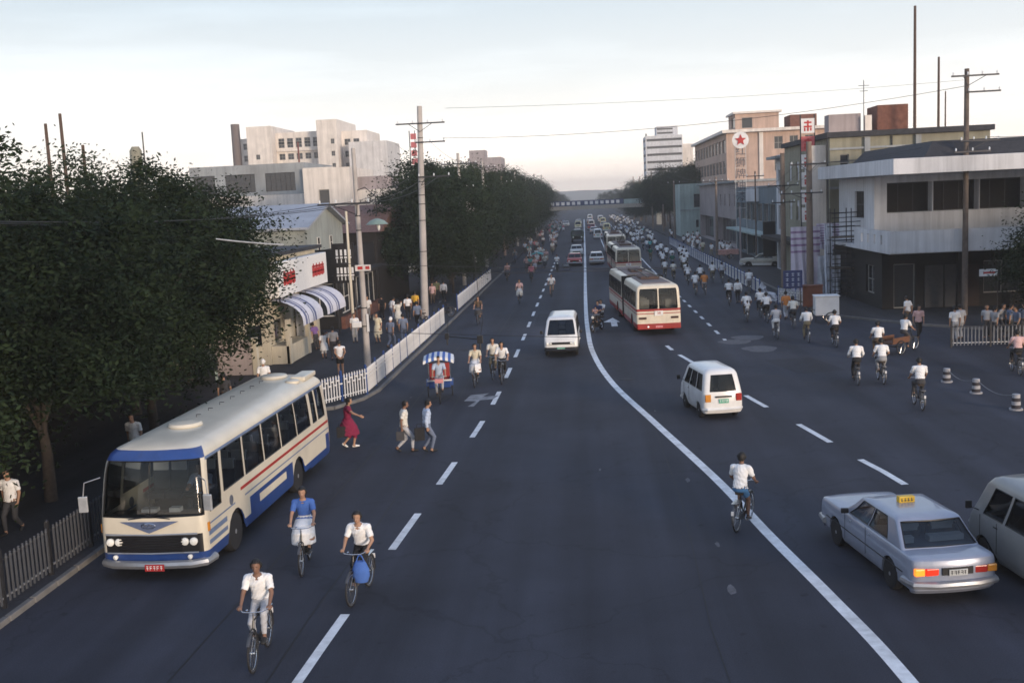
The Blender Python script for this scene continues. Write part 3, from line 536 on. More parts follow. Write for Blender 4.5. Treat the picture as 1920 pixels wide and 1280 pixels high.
# white hospital-like complex
b = B('white_complex', 'large white multi-storey complex with stair towers on the skyline at left', 0, 0)
Hs = [24.6-k*2.9 for k in range(6)]
def wrow(a, c, n, zz): return [w for z in zz for w in row(a, c, n, 1.5, z-1.7, z-.2)]
block(b, -84, -80.9, 262, 280, 0, 25.6, P_WARM, S=wrow(-83.8, -81, 1, Hs)); block(b, -80.9, -74.8, 258, 280, 0, 28.1, P_WARM, S=[(-78.9, -77.9, z-1.5, z-.3) for z in Hs[1:]], name='stair_tower'); block(b, -74.8, -63.6, 262, 280, 0, 26.6, P_WARM, S=wrow(-74.6, -63.8, 5, [25.4]+Hs[:5]), name='ward_wall'); block(b, -63.6, -58.6, 258, 280, 0, 28.9, P_WARM, S=[(-60.3, -59.4, z-1.5, z-.3) for z in Hs], name='stair_tower'); block(b, -58.6, -52.4, 263, 280, 0, 26.3, P_WARM, S=wrow(-58.4, -54, 2, Hs), name='ward_wall'); block(b, -55.8, -46.5, 257, 275, 0, 23.2, plaster('plaster_white2', (.66, .64, .63), .12), name='blank_wall')
for z in (22.0, 17.0): MB().box(-74.7, -63.7, 261.4, 261.95, z, z+.5).obj('balcony_band', P_WARM, b)
ch = MB().lathe([(1.25, 0), (1.05, 29.2), (0, 29.2)], (-84.8, 262, 0), 14); tag(ch.obj('chimney_stack', M('chimney_brown', (.16, .13, .12), .9), smooth=True), 'round dark chimney left of the white complex', 'chimney')
tag(MB().tube([(-69.6, 200, 0), (-52.5, 200, 0)] if False else [(-53.0, 200, 8), (-53.0, 200, 20.3)], .16, 6).obj('mast', M('mast_rust', (.16, .05, .04), .8)), 'thin rusty mast in front of the white complex', 'mast')
b = B('pink_block', 'small pinkish block above the far left-hand trees', 0, 0)
block(b, -42.4, -30, 400, 420, 0, 23.5, P_ROSE, S=[(-40.5, -39, 20.3, 22, (1, 1))], E=row(402, 418, 3, 2, 18, 20)); MB().box(-42, -36, 402, 412, 23.51, 26.4).obj('rooftop_hut', P_ROSE, b)
b = thing('vertical_sign', 'red and white vertical sign above the left-hand trees', 'sign', (-46.9, 300, 0)); MB().tube([(-.9, 0, 0), (-.9, 0, 28)], .15).tube([(.6, 0, 0), (.6, 0, 28)], .12).obj('frame', STEEL, b)
for k in range(4): MB().box(-.6, 1.0, -.1, .1, 25.6-k*2.3, 27.2-k*2.3).obj('sign_panel', M('sign_rose', (.5, .12, .12), .7), b)
for lab, u, v0, v1, Y in (('thin mast left of the two above the near trees', 85, 232, 330, 60), ('taller thin mast above the near trees at left', 112, 213, 330, 60), ('short thin mast above the near trees', 155, 272, 330, 60)):
    x, h = depth(u, v0, Y); tag(MB().tube([(x, Y, 0), (x, Y, h)], [.16, .09], 8).obj('mast', MATS['mast_brown'], smooth=True), lab, 'mast')
x, h = depth(253, 270, 75); wt = thing('water_tank', 'small rooftop water tank above the near trees', 'tank', (x, 75, 0)); MB().lathe([(.42, 7), (.42, h-.5), (.25, h-.2)], (0, 0, 0), 14).obj('tank_body', P_OLIVE, wt, smooth=True); MB().tube([(.6, 0, 0), (.6, 0, h+.8)], .05, 6).obj('pipe', STEEL, wt)
# dark low buildings under the near trees, and the pale green board
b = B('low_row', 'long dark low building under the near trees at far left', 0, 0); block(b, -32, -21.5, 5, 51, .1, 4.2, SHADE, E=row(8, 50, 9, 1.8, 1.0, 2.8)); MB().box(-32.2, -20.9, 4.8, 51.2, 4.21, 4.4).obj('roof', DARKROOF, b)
b = thing('notice_board', 'pale green board standing behind the coach roof', 'board', (-15.0, 41.5, .115), .35); MB().box(-.05, .05, -1.3, 1.3, .5, 1.75).obj('board', P_TEAL, b); MB().box(-.07, .07, -1.35, 1.35, 1.75, 1.82).obj('frame', STEEL, b)
for y in (-1.1, 1.1): MB().tube([(0, y, 0), (0, y, .5)], .04).obj('leg', STEEL, b)
b = thing('wall_panel', 'pale grey wall end with cream edge beside the kiosk', 'wall', (-16.9, 50.2, .115)); MB().box(-1.2, .6, 0, .15, 0, 1.7).obj('wall_face', P_ROSE, b); MB().box(.61, .85, -.05, .25, 0, 1.8).obj('pier', P_CREAM, b)
# footbridge across the road far off
b = thing('footbridge', 'footbridge across the far end of the road with a dark blue slogan board', 'bridge', (0, 262, 0))
MB().box(-26, 40, 0, 2.6, 4.55, 5.45).obj('deck', M('bridge_concrete', (.42, .38, .33), .9, var=.15, scale=.5), b); MB().box(-8.6, 9.6, -.12, -.02, 5.5, 6.75).obj('slogan_board', M('slogan_blue', (.05, .07, .15), .7), b); MB().box(9.7, 14.5, -.1, -.04, 5.5, 6.6).box(-26, -8.7, -.1, -.04, 5.5, 6.6).obj('railing_panel', P_TEAL, b)
for i in range(13):
    x = -8.0+i*1.28+(.5 if i > 5 else 0); MB().box(x, x+.78, -.15, -.121, 5.75, 6.5).obj('white_character', WHITEP, b)
for x in (-13.5, 17.5): MB().box(x, x+1.2, .4, 2.2, 0, 4.55).obj('pier', P_GREY, b)
# ------------------------------------------------------------------ fences
def picket_mesh(mat, h=1.02):
    b = MB().box(-.025, .025, -.014, .014, .10, h).lathe([(.03, h), (.032, h+.03), (.018, h+.05), (.03, h+.075), (0, h+.10)], n=6); return b.mesh('picket', [mat])
PK = picket_mesh(WHITEP); PKG2 = picket_mesh(M('railing_white_shaded', (.07, .075, .085), .7, dirt=.5)); PKG = picket_mesh(M('railing_grey', (.20, .21, .23), .7, dirt=.4), .9); PKD = MB().box(-.075, .075, -.02, .02, -.03, .03).mesh('picket_link', [WHITEP])  # second mesh: white pickets with their shade painted in as dark grey
def fence(label, pts, post_every=2.0, spacing=.165, maxp=300, z=PZ0 if 'PZ0' in globals() else .115, postmat=None, group=None, mat=WHITEP, ph=1.22, pk=None):
    postmat = postmat or BLUEP; f = thing('picket_fence', label, 'fence', (pts[0][0], pts[0][1], z), 0, group); ox, oy = pts[0]; n = 0; rest = MB()
    pm = MB().box(-.04, .04, -.04, .04, 0, ph).lathe([(.05, ph), (.05, ph+.03), (0, ph+.07)], n=8).mesh('post', [postmat]); done = set()
    for (xa, ya), (xb, yb) in zip(pts, pts[1:]):
        L = math.hypot(xb-xa, yb-ya); a = math.atan2(yb-ya, xb-xa); k = max(1, round(L/post_every)); dx, dy = (xb-xa)/L, (yb-ya)/L
        for i in range(k+1):
            p = (round(xa+dx*L*i/k-ox, 3), round(ya+dy*L*i/k-oy, 3))
            if p in done: continue
            done.add(p); link('post', pm, f, (*p, 0), (0, 0, a))
        for zz in (.22, 1.0):
            m = MB().box(.05, L-.05, -.017, .017, zz-.02, zz+.02); m.obj('rail', postmat if zz > .5 else mat, f, (xa-ox, ya-oy, 0), (0, 0, a))
        c = int(L/spacing)
        for i in range(c):
            s = (i+.5)*L/c
            if abs((s/(L/k)+.5) % 1 - .5)*(L/k) < .06: continue
            x, y = xa+dx*s-ox, ya+dy*s-oy
            if n < maxp: link('picket', pk or PK, f, (x+dy*.034, y-dx*.034, 0), (0, 0, a))
            else: rest.obox((x+dy*.034, y-dx*.034, .58), (.05, .03, 1.04), (0, 0, a))
            if n < 60 and not pk: link('picket_link', PKD, f, (x+dy*.066+dx*spacing*.5, y-dx*.066+dy*spacing*.5, .90 if n % 2 else .74), (0, 0, a))
            n += 1
    if rest.v:
        o = rest.obj('picket', mat, f); o['kind'] = 'stuff'
    return f
fence('white picket fence with blue posts along the left kerb, nearest stretch', [(-10.9, 41.0), (-9.42, 43.8), (-9.38, 56), (-9.34, 68.4)])
fence('white picket fence farther along the left kerb beyond the gap', [(-9.42, 76.6), (-9.4, 104.5)], maxp=170)
fence('white picket fence with its shade painted in grey beside the parked coach at lower left', [(-12.25, 14.5), (-12.2, 36)], maxp=130, postmat=STEEL, pk=PKG2, mat=MATS['railing_grey'])  # white fence whose shade is put into the grey colour
fence('long pale picket fence with dark posts along the right-hand cycle lane', [(12.85, 80.5), (12.9, 100), (12.75, 128), (12.7, 163)], maxp=160, z=0)
fence('short piece of pale fence below the blue road sign', [(13.05, 73.8), (14.7, 70.2)], maxp=60, z=0)
fence('low decorated railing at the right pavement edge', [(17.2, 51.6), (22.5, 51.2)], maxp=60, z=0, postmat=STEEL, pk=PKG)
# plastic sheet tied to the fence gap
sb = MB(); nx = 16
for i in range(nx+1):
    t = i/nx; x = 12.85+.2*math.sin(t*9); y = 80.3-6.2*t
    for k in range(5): sb.v.append((x+.12*math.sin(k*2+i), y, .05+(.95-.5*t)*k/4))
for i in range(nx):
    for k in range(4): sb.f.append((i*5+k, i*5+k+1, (i+1)*5+k+1, (i+1)*5+k)); sb.m.append(0)
tag(sb.obj('plastic_sheet', M('sheet_plastic', (.42, .42, .46), .5, var=.3, scale=2), smooth=True), 'crumpled pale sheet covering the gap in the right-hand fence', 'sheet')
# ------------------------------------------------------------------ poles
INS = MB().lathe([(.015, 0), (.05, .02), (.03, .06), (.055, .08), (.035, .13), (.05, .15), (0, .19)], n=8).mesh('insulator', [PORC], smooth=True)
def pole(label, x, y, h, r0, r1, arms=(), mat=None, lean=(0, 0), bands=(), z=.115, name='utility_pole', cat='pole'):
    p = thing(name, label, cat, (x, y, z)); mat = mat or CONC; X = lambda zz: lean[0]*zz/h; Yy = lambda zz: lean[1]*zz/h
    MB().tube([(X(h*t), Yy(h*t), h*t) for t in (0, .25, .5, .75, 1)], [r0+(r1-r0)*t for t in (0, .25, .5, .75, 1)], 14).obj('shaft', mat, p, smooth=True)
    for zb in bands: MB().lathe([(r0+(r1-r0)*zb/h+.012, -.03), (r0+(r1-r0)*zb/h+.012, .03)], (X(zb), Yy(zb), zb), 14).obj('band', STEEL, p)
    for za, half, n, ins, off in arms:
        ax, ay = X(za), Yy(za)-(r0+(r1-r0)*za/h)-.03
        MB().box(ax-half+off, ax+half+off, ay-.045, ay+.045, za-.045, za+.045).obj('cross_arm', STEEL, p)
        if half > 1: MB().tube([(ax-half*.5+off, ay, za), (ax, ay, za-.55)], .02, 5).tube([(ax+half*.5+off, ay, za), (ax, ay, za-.55)], .02, 5).obj('brace', STEEL, p)
        for i in range(n):
            xx = ax-half*.92+off+2*half*.92*i/max(n-1, 1)
            if ins: link('insulator', INS, p, (xx, ay, za+.045))
    return p
pA = pole('concrete lamp pole behind the picket fence, nearest on the left', -10.98, 51.7, 10.65, .17, .10, [(8.0, 1.3, 4, True, -.6)], lean=(-.03, 0), bands=(7.4, 6.7, 2.9, 2.0))
MB().box(-.62, -.14, -.24, -.1, 1.95, 2.25).obj('sign_plate', WHITEP, pA, bevel=.05); MB().box(.12, .22, -.2, -.1, 1.7, 2.6).obj('white_notice', WHITEP, pA); MB().box(-.28, .5, -.22, -.18, 4.72, 5.02).obj('road_plate', M('plate_white', (.62, .6, .58), .6), pA, bevel=.02); MB().box(.24, .44, -.235, -.221, 4.8, 4.95).box(-.15, .1, -.235, -.221, 4.8, 4.95).obj('plate_marks', REDM, pA)
lampx, lamph = depth(707, 418, 51.0)
MB().tube([(-.02, 0, 8.6), (.5, -.4, 8.75), (lampx+10.98, -.7, 8.3), (lampx+10.98, -.7, lamph+.2)], .022, 6).obj('lamp_arm', STEEL, pA)
ld = MB().lathe([(.05, .22), (.12, .2), (.34, .12), (.54, -.06), (.53, -.065), (.33, .09), (.1, .16), (.0, .17)], (0, 0, 0), 22).obj('lamp_shade', M('lamp_green', (.20, .27, .23), .45, var=.12), pA, (lampx+10.98, -.7, lamph-.12), smooth=True)
MB().ell((.06, 0, -.17), (.085, .085, .2), 10, 7).obj('bulb', M('lamp_glass', (.7, .72, .70), .15), ld, smooth=True)
pB = pole('tallest concrete pole on the left with cross arms and porcelain insulators', -11.19, 72.4, 14.3, .27, .17, [(13.15, 1.65, 4, True, .05), (11.9, 1.0, 3, True, .7), (9.6, 1.1, 3, True, .9)], lean=(.45, 0), bands=(9.3, 8.4, 7.8, 6.7, 4.6, 12.2))
pole('thin pale post left of the lamp pole', -14.2, 63.5, 7.6, .09, .07, [], P_CREAM)
pD = pole('concrete pole with two cross arms standing in the left-hand trees', -11.5, 100, 12.3, .19, .13, [(11.3, 1.7, 6, True, .1), (9.1, 1.3, 5, True, .1)], bands=(5, 4))
pp = thing('pipe_bundle', 'bundle of three pale vertical pipes beside the pole in the trees', 'pipes', (-10.75, 98.8, .115))
for i in range(3): MB().tube([(i*.26, .1*i, 2.2), (i*.26, .1*i, 8.0-.05*i)], .10, 10).obj('pipe', CONC, pp, smooth=True)
MB().box(-.15, .7, -.15, .3, 3.6, 3.66).obj('strap', STEEL, pp); MB().tube([(.26, .1, 0), (.26, .1, 2.2)], .05, 6).obj('stand_post', STEEL, pp)
pE = pole('second concrete pole along the left-hand trees', -11.6, 125, 12.4, .19, .13, [(11.6, 1.6, 5, True, .0), (9.4, 1.2, 4, True, 0)])
pF = pole('third wooden pole along the left-hand trees', -11.3, 150, 11.0, .18, .13, [(10.2, 1.5, 5, True, 0), (8.3, 1.2, 4, True, 0)], M('pole_pinkish', (.34, .24, .20), .9))
for i, y in enumerate((178, 205, 235, 270)): pole('distant utility pole rising from the far left-hand trees, ' + ('nearest', 'second', 'third', 'farthest')[i] + ' of four', -11.2+.3*i, y, 12.2+.4*i, .18, .13, [(11.6, 1.4, 4, True, 0)])
# right-hand side
p1 = pole('dark pole with many insulator arms in front of the white corner building', 21.7, 62.9, 13.9, .17, .13, [(13.5, 1.3, 4, True, .4), (12.6, .9, 3, True, .9), (9.9, 1.1, 4, True, .7), (9.3, 1.0, 3, True, .3)], WOODP)
p2 = pole('thick brownish concrete pole right of the road sign', 16.05, 78, 10.9, .26, .19, [(9.3, 1.25, 4, True, -.1), (7.3, 1.5, 5, True, -.6)], M('pole_brownish', (.20, .155, .125), .9, var=.15))
p3 = pole('thick brownish pole left of the one beside the road sign', 15.5, 85.2, 10.4, .22, .17, [(7.9, 1.2, 4, True, 0), (6.6, .9, 3, True, 0)], MATS['pole_brownish'])
pole('slim pale post on the pavement beside the pinkish stall cart', 15.8, 110.6, 6.0, .11, .08, [], P_ROSE)
p4 = pole('grey pole behind the stall cart, halfway along the right pavement', 15.8, 130, 9.3, .18, .13, [(8.8, 1.6, 5, True, 0)], MATS['pole_brownish'])
pole('thin grey pole just right of the slim pale post', 17.6, 112, 9.5, .09, .07, [(9.0, .9, 3, True, 0)], WOODP)
for i, (u, v0, v1, Y) in enumerate(((1263, 340, 450, 178), (1243, 384, 433, 215), (1221, 322, 433, 232), (1199, 332, 400, 300), (1187, 332, 400, 320))):
    x, h = depth(u, v0, Y); pole(('nearest', 'short', 'tall', 'fourth', 'farthest')[i] + ' grey pole of the far right-hand row by the dark trees', x, Y, h, .17, .12, [(h-.4, 1.0, 3, True, 0)] if i in (0, 2) else [], MATS['pole_brownish'])
# road sign, bollards, banner
x, y = 12.6, 66.3; s = thing('road_sign', 'dark blue road sign with white characters on two posts', 'sign', (x, y, 0))
MB().box(-.58, .58, -.03, .03, 1.75, 2.85).obj('panel', M('sign_blue', (.02, .035, .12), .5), s, bevel=.01)
for dx in (-.45, .45): MB().tube([(dx, .06, 0), (dx, .06, 2.8)], .035).obj('post', STEEL, s)
for i in range(3):
    for k in range(3): MB().box(-.42+i*.34, -.26+i*.34, -.045, -.031, 1.9+k*.31, 1.93+k*.31).box(-.36+i*.34, -.32+i*.34, -.045, -.031, 1.88+k*.31, 2.08+k*.31).box(-.43+i*.34, -.25+i*.34, -.045, -.031, 2.02+k*.31, 2.05+k*.31).obj('character', M('sign_paleblue', (.45, .5, .6), .6), s)
BW = M('bollard_white', (.36, .36, .38), .7, dirt=.4); BD = M('bollard_dark', (.04, .035, .04), .8)
bl = [ground(1775, 716), ground(1830, 737), ground(1905, 768)]
for i, (x, y) in enumerate(bl):
    c = thing('bollard', ('far', 'middle', 'near')[i] + ' striped bollard of the three at the right, white over dark bands', 'bollard', (x, y, 0), 0, 'striped bollards'); c.scale = (.82, .82, .82)
    MB().lathe([(.27, 0), (.27, .07), (.0, .07)], n=16).obj('base', BW, c)
    for k in range(4): MB().lathe([(.19-.01*k, .07+k*.15), (.185-.01*k, .22+k*.15)] + ([(0, .22+k*.15)] if k == 3 else []), n=16).obj('band', BW if k % 2 else BD, c, smooth=True)
for a, c, lab in ((0, 1, 'far'), (1, 2, 'near')):
    (xa, ya), (xb, yb) = bl[a], bl[c]; pts = [(xa+(xb-xa)*t, ya+(yb-ya)*t, .52-.22*math.sin(PI*t)) for t in [i/10 for i in range(11)]]
    tag(MB().tube(pts, .015, 5).obj('rope', M('rope_grey', (.2, .2, .21), .9)), lab + ' slack rope between two striped bollards', 'rope')
# ------------------------------------------------------------------ overhead wires
def wire(label, a, b, sag=.5, r=.012, n=18, mat=WIRE):
    pts = [(a[0]+(b[0]-a[0])*i/n, a[1]+(b[1]-a[1])*i/n, a[2]+(b[2]-a[2])*i/n - sag*4*(i/n)*(1-i/n)) for i in range(n+1)]
    return tag(MB().tube(pts, r, 4, cap=False).obj('overhead_wire', mat), label, 'wire', 'overhead wires')
def D(u, v, Y): x, h = depth(u, v, Y); return (x, Y, h)
wire('thin wire crossing the sky from the tall left pole to the right-hand roofs, upper one', D(835, 203, 72), D(1810, 150, 84), .3, .010)
wire('thin wire crossing the sky from the tall left pole to the dark right pole', D(830, 259, 72), D(1808, 162, 63), .7, .014)
for i, (ya, yb) in enumerate(((72.4, 100), (100, 125), (125, 150), (150, 178))):
    for q in (-1, 1): wire('wire between the left-hand poles in the trees', (-11.3+q*1.2, ya, 11.6 if i else 12.0), (-11.4+q*1.2, yb, 11.5), .5, .013)
for q in (-.9, .2, 1.1): wire('wire running past the left roofs toward the lamp pole', (-12+q, 51.7, 8.1), (-16+q, 8, 9.0), .7, .013); wire('wire between the lamp pole and the tall left pole', (-11.5+q, 51.7, 8.15), (-10.8+q, 72.4, 9.75), .4, .013)
for q in (-.9, 0, .9): wire('wire between the two thick right-hand poles', (16+q, 78, 9.5), (15.5+q, 85.2, 8.1), .15, .014); wire('wire along the right-hand poles toward the far trees', (15.5+q, 85.2, 8.1), (15.8+q, 130, 9.0), .6, .014); wire('wire from the dark right pole to the thick pole', (21.7+q, 62.9, 10.1), (16+q, 78, 9.5), .3, .014); wire('wire leaving the picture from the dark right pole', (21.9+q, 62.9, 10.1+.1*q), (32+q, 30, 10.2), .5, .014)
for q in (-.9, .9): wire('wire along the far right-hand poles', (15.8+q, 130, 9.0), (14.6+q, 178, 10.4), .5, .014)
for k, (u0, v0, u1, v1, Y) in enumerate(((850, 512, 1290, 500, 58), (640, 494, 1300, 503, 60))): wire('trolley span wire strung across the road', D(u0, v0, Y), D(u1, v1, Y+3), .1, .016)
sx, sy, sz = D(900, 628, 40); wire('span wire low across the left lane carrying the black fitting', D(690, 622, 45), D(1090, 632, 40), .02, .012)
ft = thing('wire_fitting', 'black trolley-wire fitting hanging low over the left lane', 'fitting', (0, 0, 0)); a = D(838, 630, 41); c_ = D(900, 636, 40)
MB().obox(a, (.16, .12, .24)).tube([a, (a[0], a[1], a[2]-.35)], .03, 6).obj('clamp', BLACKP, ft, bevel=.02); MB().obox(c_, (.22, .12, .3)).tube([c_, (c_[0], c_[1], c_[2]-.4)], .035, 6).obj('clamp', BLACKP, ft, bevel=.02); MB().tube([a, c_], .025, 6).obj('bar', BLACKP, ft); MB().tube([c_, D(905, 600, 40), D(898, 560, 40.5), D(888, 470, 41)], .012, 5).obj('hanger_wire', BLACKP, ft)
MB().tube([a, D(840, 600, 41), D(838, 590, 41.2)], .012, 5).obj('hanger_wire', BLACKP, ft)
wire('pale cable end reaching out of the near trees', D(405, 448, 33), D(532, 459, 33), .02, .022, mat=M('cable_pale', (.45, .46, .47), .6))
wire('dark trolley wire running above the outbound lane', (3.2, 60, 5.3), (3.6, 260, 5.4), 0, .012); wire('dark trolley wire beside the first above the outbound lane', (3.8, 60, 5.3), (4.2, 260, 5.4), 0, .012)
# ------------------------------------------------------------------ trees
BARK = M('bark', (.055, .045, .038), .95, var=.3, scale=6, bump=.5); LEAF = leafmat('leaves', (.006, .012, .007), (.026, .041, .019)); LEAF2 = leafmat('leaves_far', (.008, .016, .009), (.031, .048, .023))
def crown_mesh(seed, R, n_cl, per, leaf, mat, droop=.3):
    r = np.random.default_rng(seed); d = r.normal(size=(n_cl, 3)); d /= np.linalg.norm(d, axis=1)[:, None]; rad = r.uniform(.25, 1, n_cl)**.45
    lob = 1+.16*np.sin(d[:,0]*5+seed)+.13*np.sin(d[:,1]*6+d[:,2]*4+2*seed); c = d*rad[:,None]*lob[:,None]*np.array(R); c[:,2] += .2*R[2]*(1-(d[:,0]**2+d[:,1]**2))
    cs = r.uniform(.25, .85, n_cl)*min(R)*.27
    ci = np.repeat(np.arange(n_cl), per); N = len(ci); o = r.normal(size=(N, 3))*cs[ci][:,None]*np.array([1, 1, .62]); p = c[ci]+o; p[:,2] -= droop*(o[:,0]**2+o[:,1]**2)/(cs[ci]+.1)*.35
    L = leaf*r.uniform(.6, 1.35, N); t = r.normal(size=(N, 3)); t[:,2] = t[:,2]*.5-.25; t /= np.linalg.norm(t, axis=1)[:,None]; b = r.normal(size=(N, 3)); b -= t*(b*t).sum(1)[:,None]; b /= np.linalg.norm(b, axis=1)[:,None]
    v = np.stack([p-t*L[:,None], p+b*(L*.42)[:,None], p+t*L[:,None], p-b*(L*.42)[:,None]], 1).reshape(-1, 3).astype('f')
    me = bpy.data.meshes.new('crown'); me.vertices.add(N*4); me.vertices.foreach_set('co', v.ravel()); me.loops.add(N*4); me.loops.foreach_set('vertex_index', np.arange(N*4, dtype='i')); me.polygons.add(N); me.polygons.foreach_set('loop_start', np.arange(0, N*4, 4, dtype='i')); me.polygons.foreach_set('loop_total', np.full(N, 4, 'i')); me.materials.append(mat); me.update(); me.validate(); return me, c
def trunk_mesh(seed, H, r0, cents):
    random.seed(seed); b = MB(); b.tube([(0, 0, 0), (.05, .02, H*.4), (-.04, .08, H*.75), (.05, 0, H)], [r0, r0*.8, r0*.6, r0*.4], 10)
    for i in range(14):
        c = cents[i*7 % len(cents)]; z0 = H*random.uniform(.5, .95); e = (c[0]*.8, c[1]*.8, H+.3+max(c[2], -1)*.7+1.2); m = (e[0]*.4, e[1]*.4, z0+(e[2]-z0)*.55); b.tube([(0, 0, z0), m, e], [r0*.45, r0*.28, r0*.08], 6)
    return b.mesh('trunk', [BARK], smooth=True)
TV = []
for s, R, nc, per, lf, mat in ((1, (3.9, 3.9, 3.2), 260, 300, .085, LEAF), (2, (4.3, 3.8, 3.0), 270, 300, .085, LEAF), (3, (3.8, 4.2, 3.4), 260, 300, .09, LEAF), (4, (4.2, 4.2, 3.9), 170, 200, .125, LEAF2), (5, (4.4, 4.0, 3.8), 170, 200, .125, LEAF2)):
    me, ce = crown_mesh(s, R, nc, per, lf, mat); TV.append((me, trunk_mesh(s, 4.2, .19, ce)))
def tree(label, x, y, v, zc=6.2, sc=1.0, rz=0, sz=1.0, group='street trees', z=.115):
    t = thing('street_tree', label, 'tree', (x, y, z), rz, group); a = link('trunk', TV[v][1], t); a.scale = (sc, sc, zc/6.2*1.0); c = link('crown', TV[v][0], t, (0, 0, zc)); c.scale = (sc, sc, sc*sz); return t
ORD = ['first', 'second', 'third', 'fourth', 'fifth', 'sixth', 'seventh', 'eighth', 'ninth', 'tenth', 'eleventh', 'twelfth', 'thirteenth', 'fourteenth', 'fifteenth', 'sixteenth', 'seventeenth', 'eighteenth', 'nineteenth']
ORD += ['twentieth'] + ['twenty-'+o for o in ORD[:9]] + ['thirtieth'] + ['thirty-'+o for o in ORD[:9]]
nm = ('nearest', 'second', 'third', 'fourth', 'fifth', 'sixth', 'seventh', 'eighth', 'ninth', 'tenth')
for i, (x, y, zc, sc) in enumerate(((-16.8, 21.5, 3.9, .95), (-15.4, 28.5, 5.1, 1.0), (-20.5, 33, 5.1, 1.12), (-15.4, 36.0, 5.2, 1.02), (-21.5, 43.5, 5.7, 1.12), (-18.6, 48.0, 5.7, .95), (-22, 25.5, 4.2, 1.1), (-18.2, 41, 4.6, 1.0), (-21.5, 20, 3.4, 1.0))):
    tree(nm[i] + ' dense dark tree of the group behind the parked coach', x, y, i % 3, zc, sc, i*1.3, 1.0)
for i in range(30):
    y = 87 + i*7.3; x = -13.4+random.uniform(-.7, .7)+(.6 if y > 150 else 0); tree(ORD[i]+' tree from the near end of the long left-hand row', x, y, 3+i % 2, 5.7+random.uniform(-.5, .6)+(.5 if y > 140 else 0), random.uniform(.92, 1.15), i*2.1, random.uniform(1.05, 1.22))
for i in range(10): tree(ORD[i]+' tree of the second left-hand row behind the first', -20.0+random.uniform(-1, 1), 142+i*13, 3+i % 2, 7.4+random.uniform(-.5, .5), 1.15, i*1.7, 1.0)
tree('small low tree at the foot of the left-hand pole with pipes', -11.6, 92, 4, 3.1, .62, .4, .9)
for i, (x, y, zc, sc) in enumerate(((20.5, 205, 7.0, 1.15), (17.6, 222, 7.6, 1.15), (24, 232, 8.2, 1.3), (18, 243, 7.4, 1.1), (29, 222, 7.8, 1.2), (17, 268, 5.6, 1.1), (16.5, 290, 5.4, 1.1), (22, 285, 6.0, 1.2), (16.8, 315, 5.6, 1.2), (23, 330, 6.2, 1.3), (16.5, 345, 5.6, 1.3), (18.5, 256, 6.4, 1.15))): tree(ORD[i]+' dark tree of the far right-hand group', x, y, 3+i % 2, zc, sc, i*1.9, 1.0, 'far right-hand trees')
tree('dark tree cut off at the right edge before the white building', 21.4, 47.5, 1, 4.1, .80, .5, 1.0)
tree('dark tree at the far right edge behind the railing', 26, 53, 2, 4.6, .95, 2.5, 1.0)

for i in range(18):
    x = -46+i*5.4+random.uniform(-2, 2); x = x if abs(x) > 13 else (x+14 if x > 0 else x-13); tree(ORD[i]+' tree of the hazy far group beyond the footbridge, counted from the left', x, 430+random.uniform(0, 260), 3+i % 2, 4.4+random.uniform(-.6, .8), random.uniform(.9, 1.3), i*1.1, 1.0, 'hazy trees beyond the footbridge')
b = B('low_row', 'grey two-storey row beyond the right edge, past the white corner building', 0, 0); block(b, 37, 70, 66, 84, .1, 7.2, P_GREY, S=row(38, 69, 9, 1.6, 4.4, 6.2)+row(38, 69, 9, 1.8, .9, 3.0), roof=DARKROOF)
for i, (x, y) in enumerate(((32, 55), (38, 57), (44.5, 56), (51, 58))): tree(ORD[i]+' tree beyond the right edge, counted from the white corner building', x, y, i % 3, 4.8, 1.0, i*1.4)
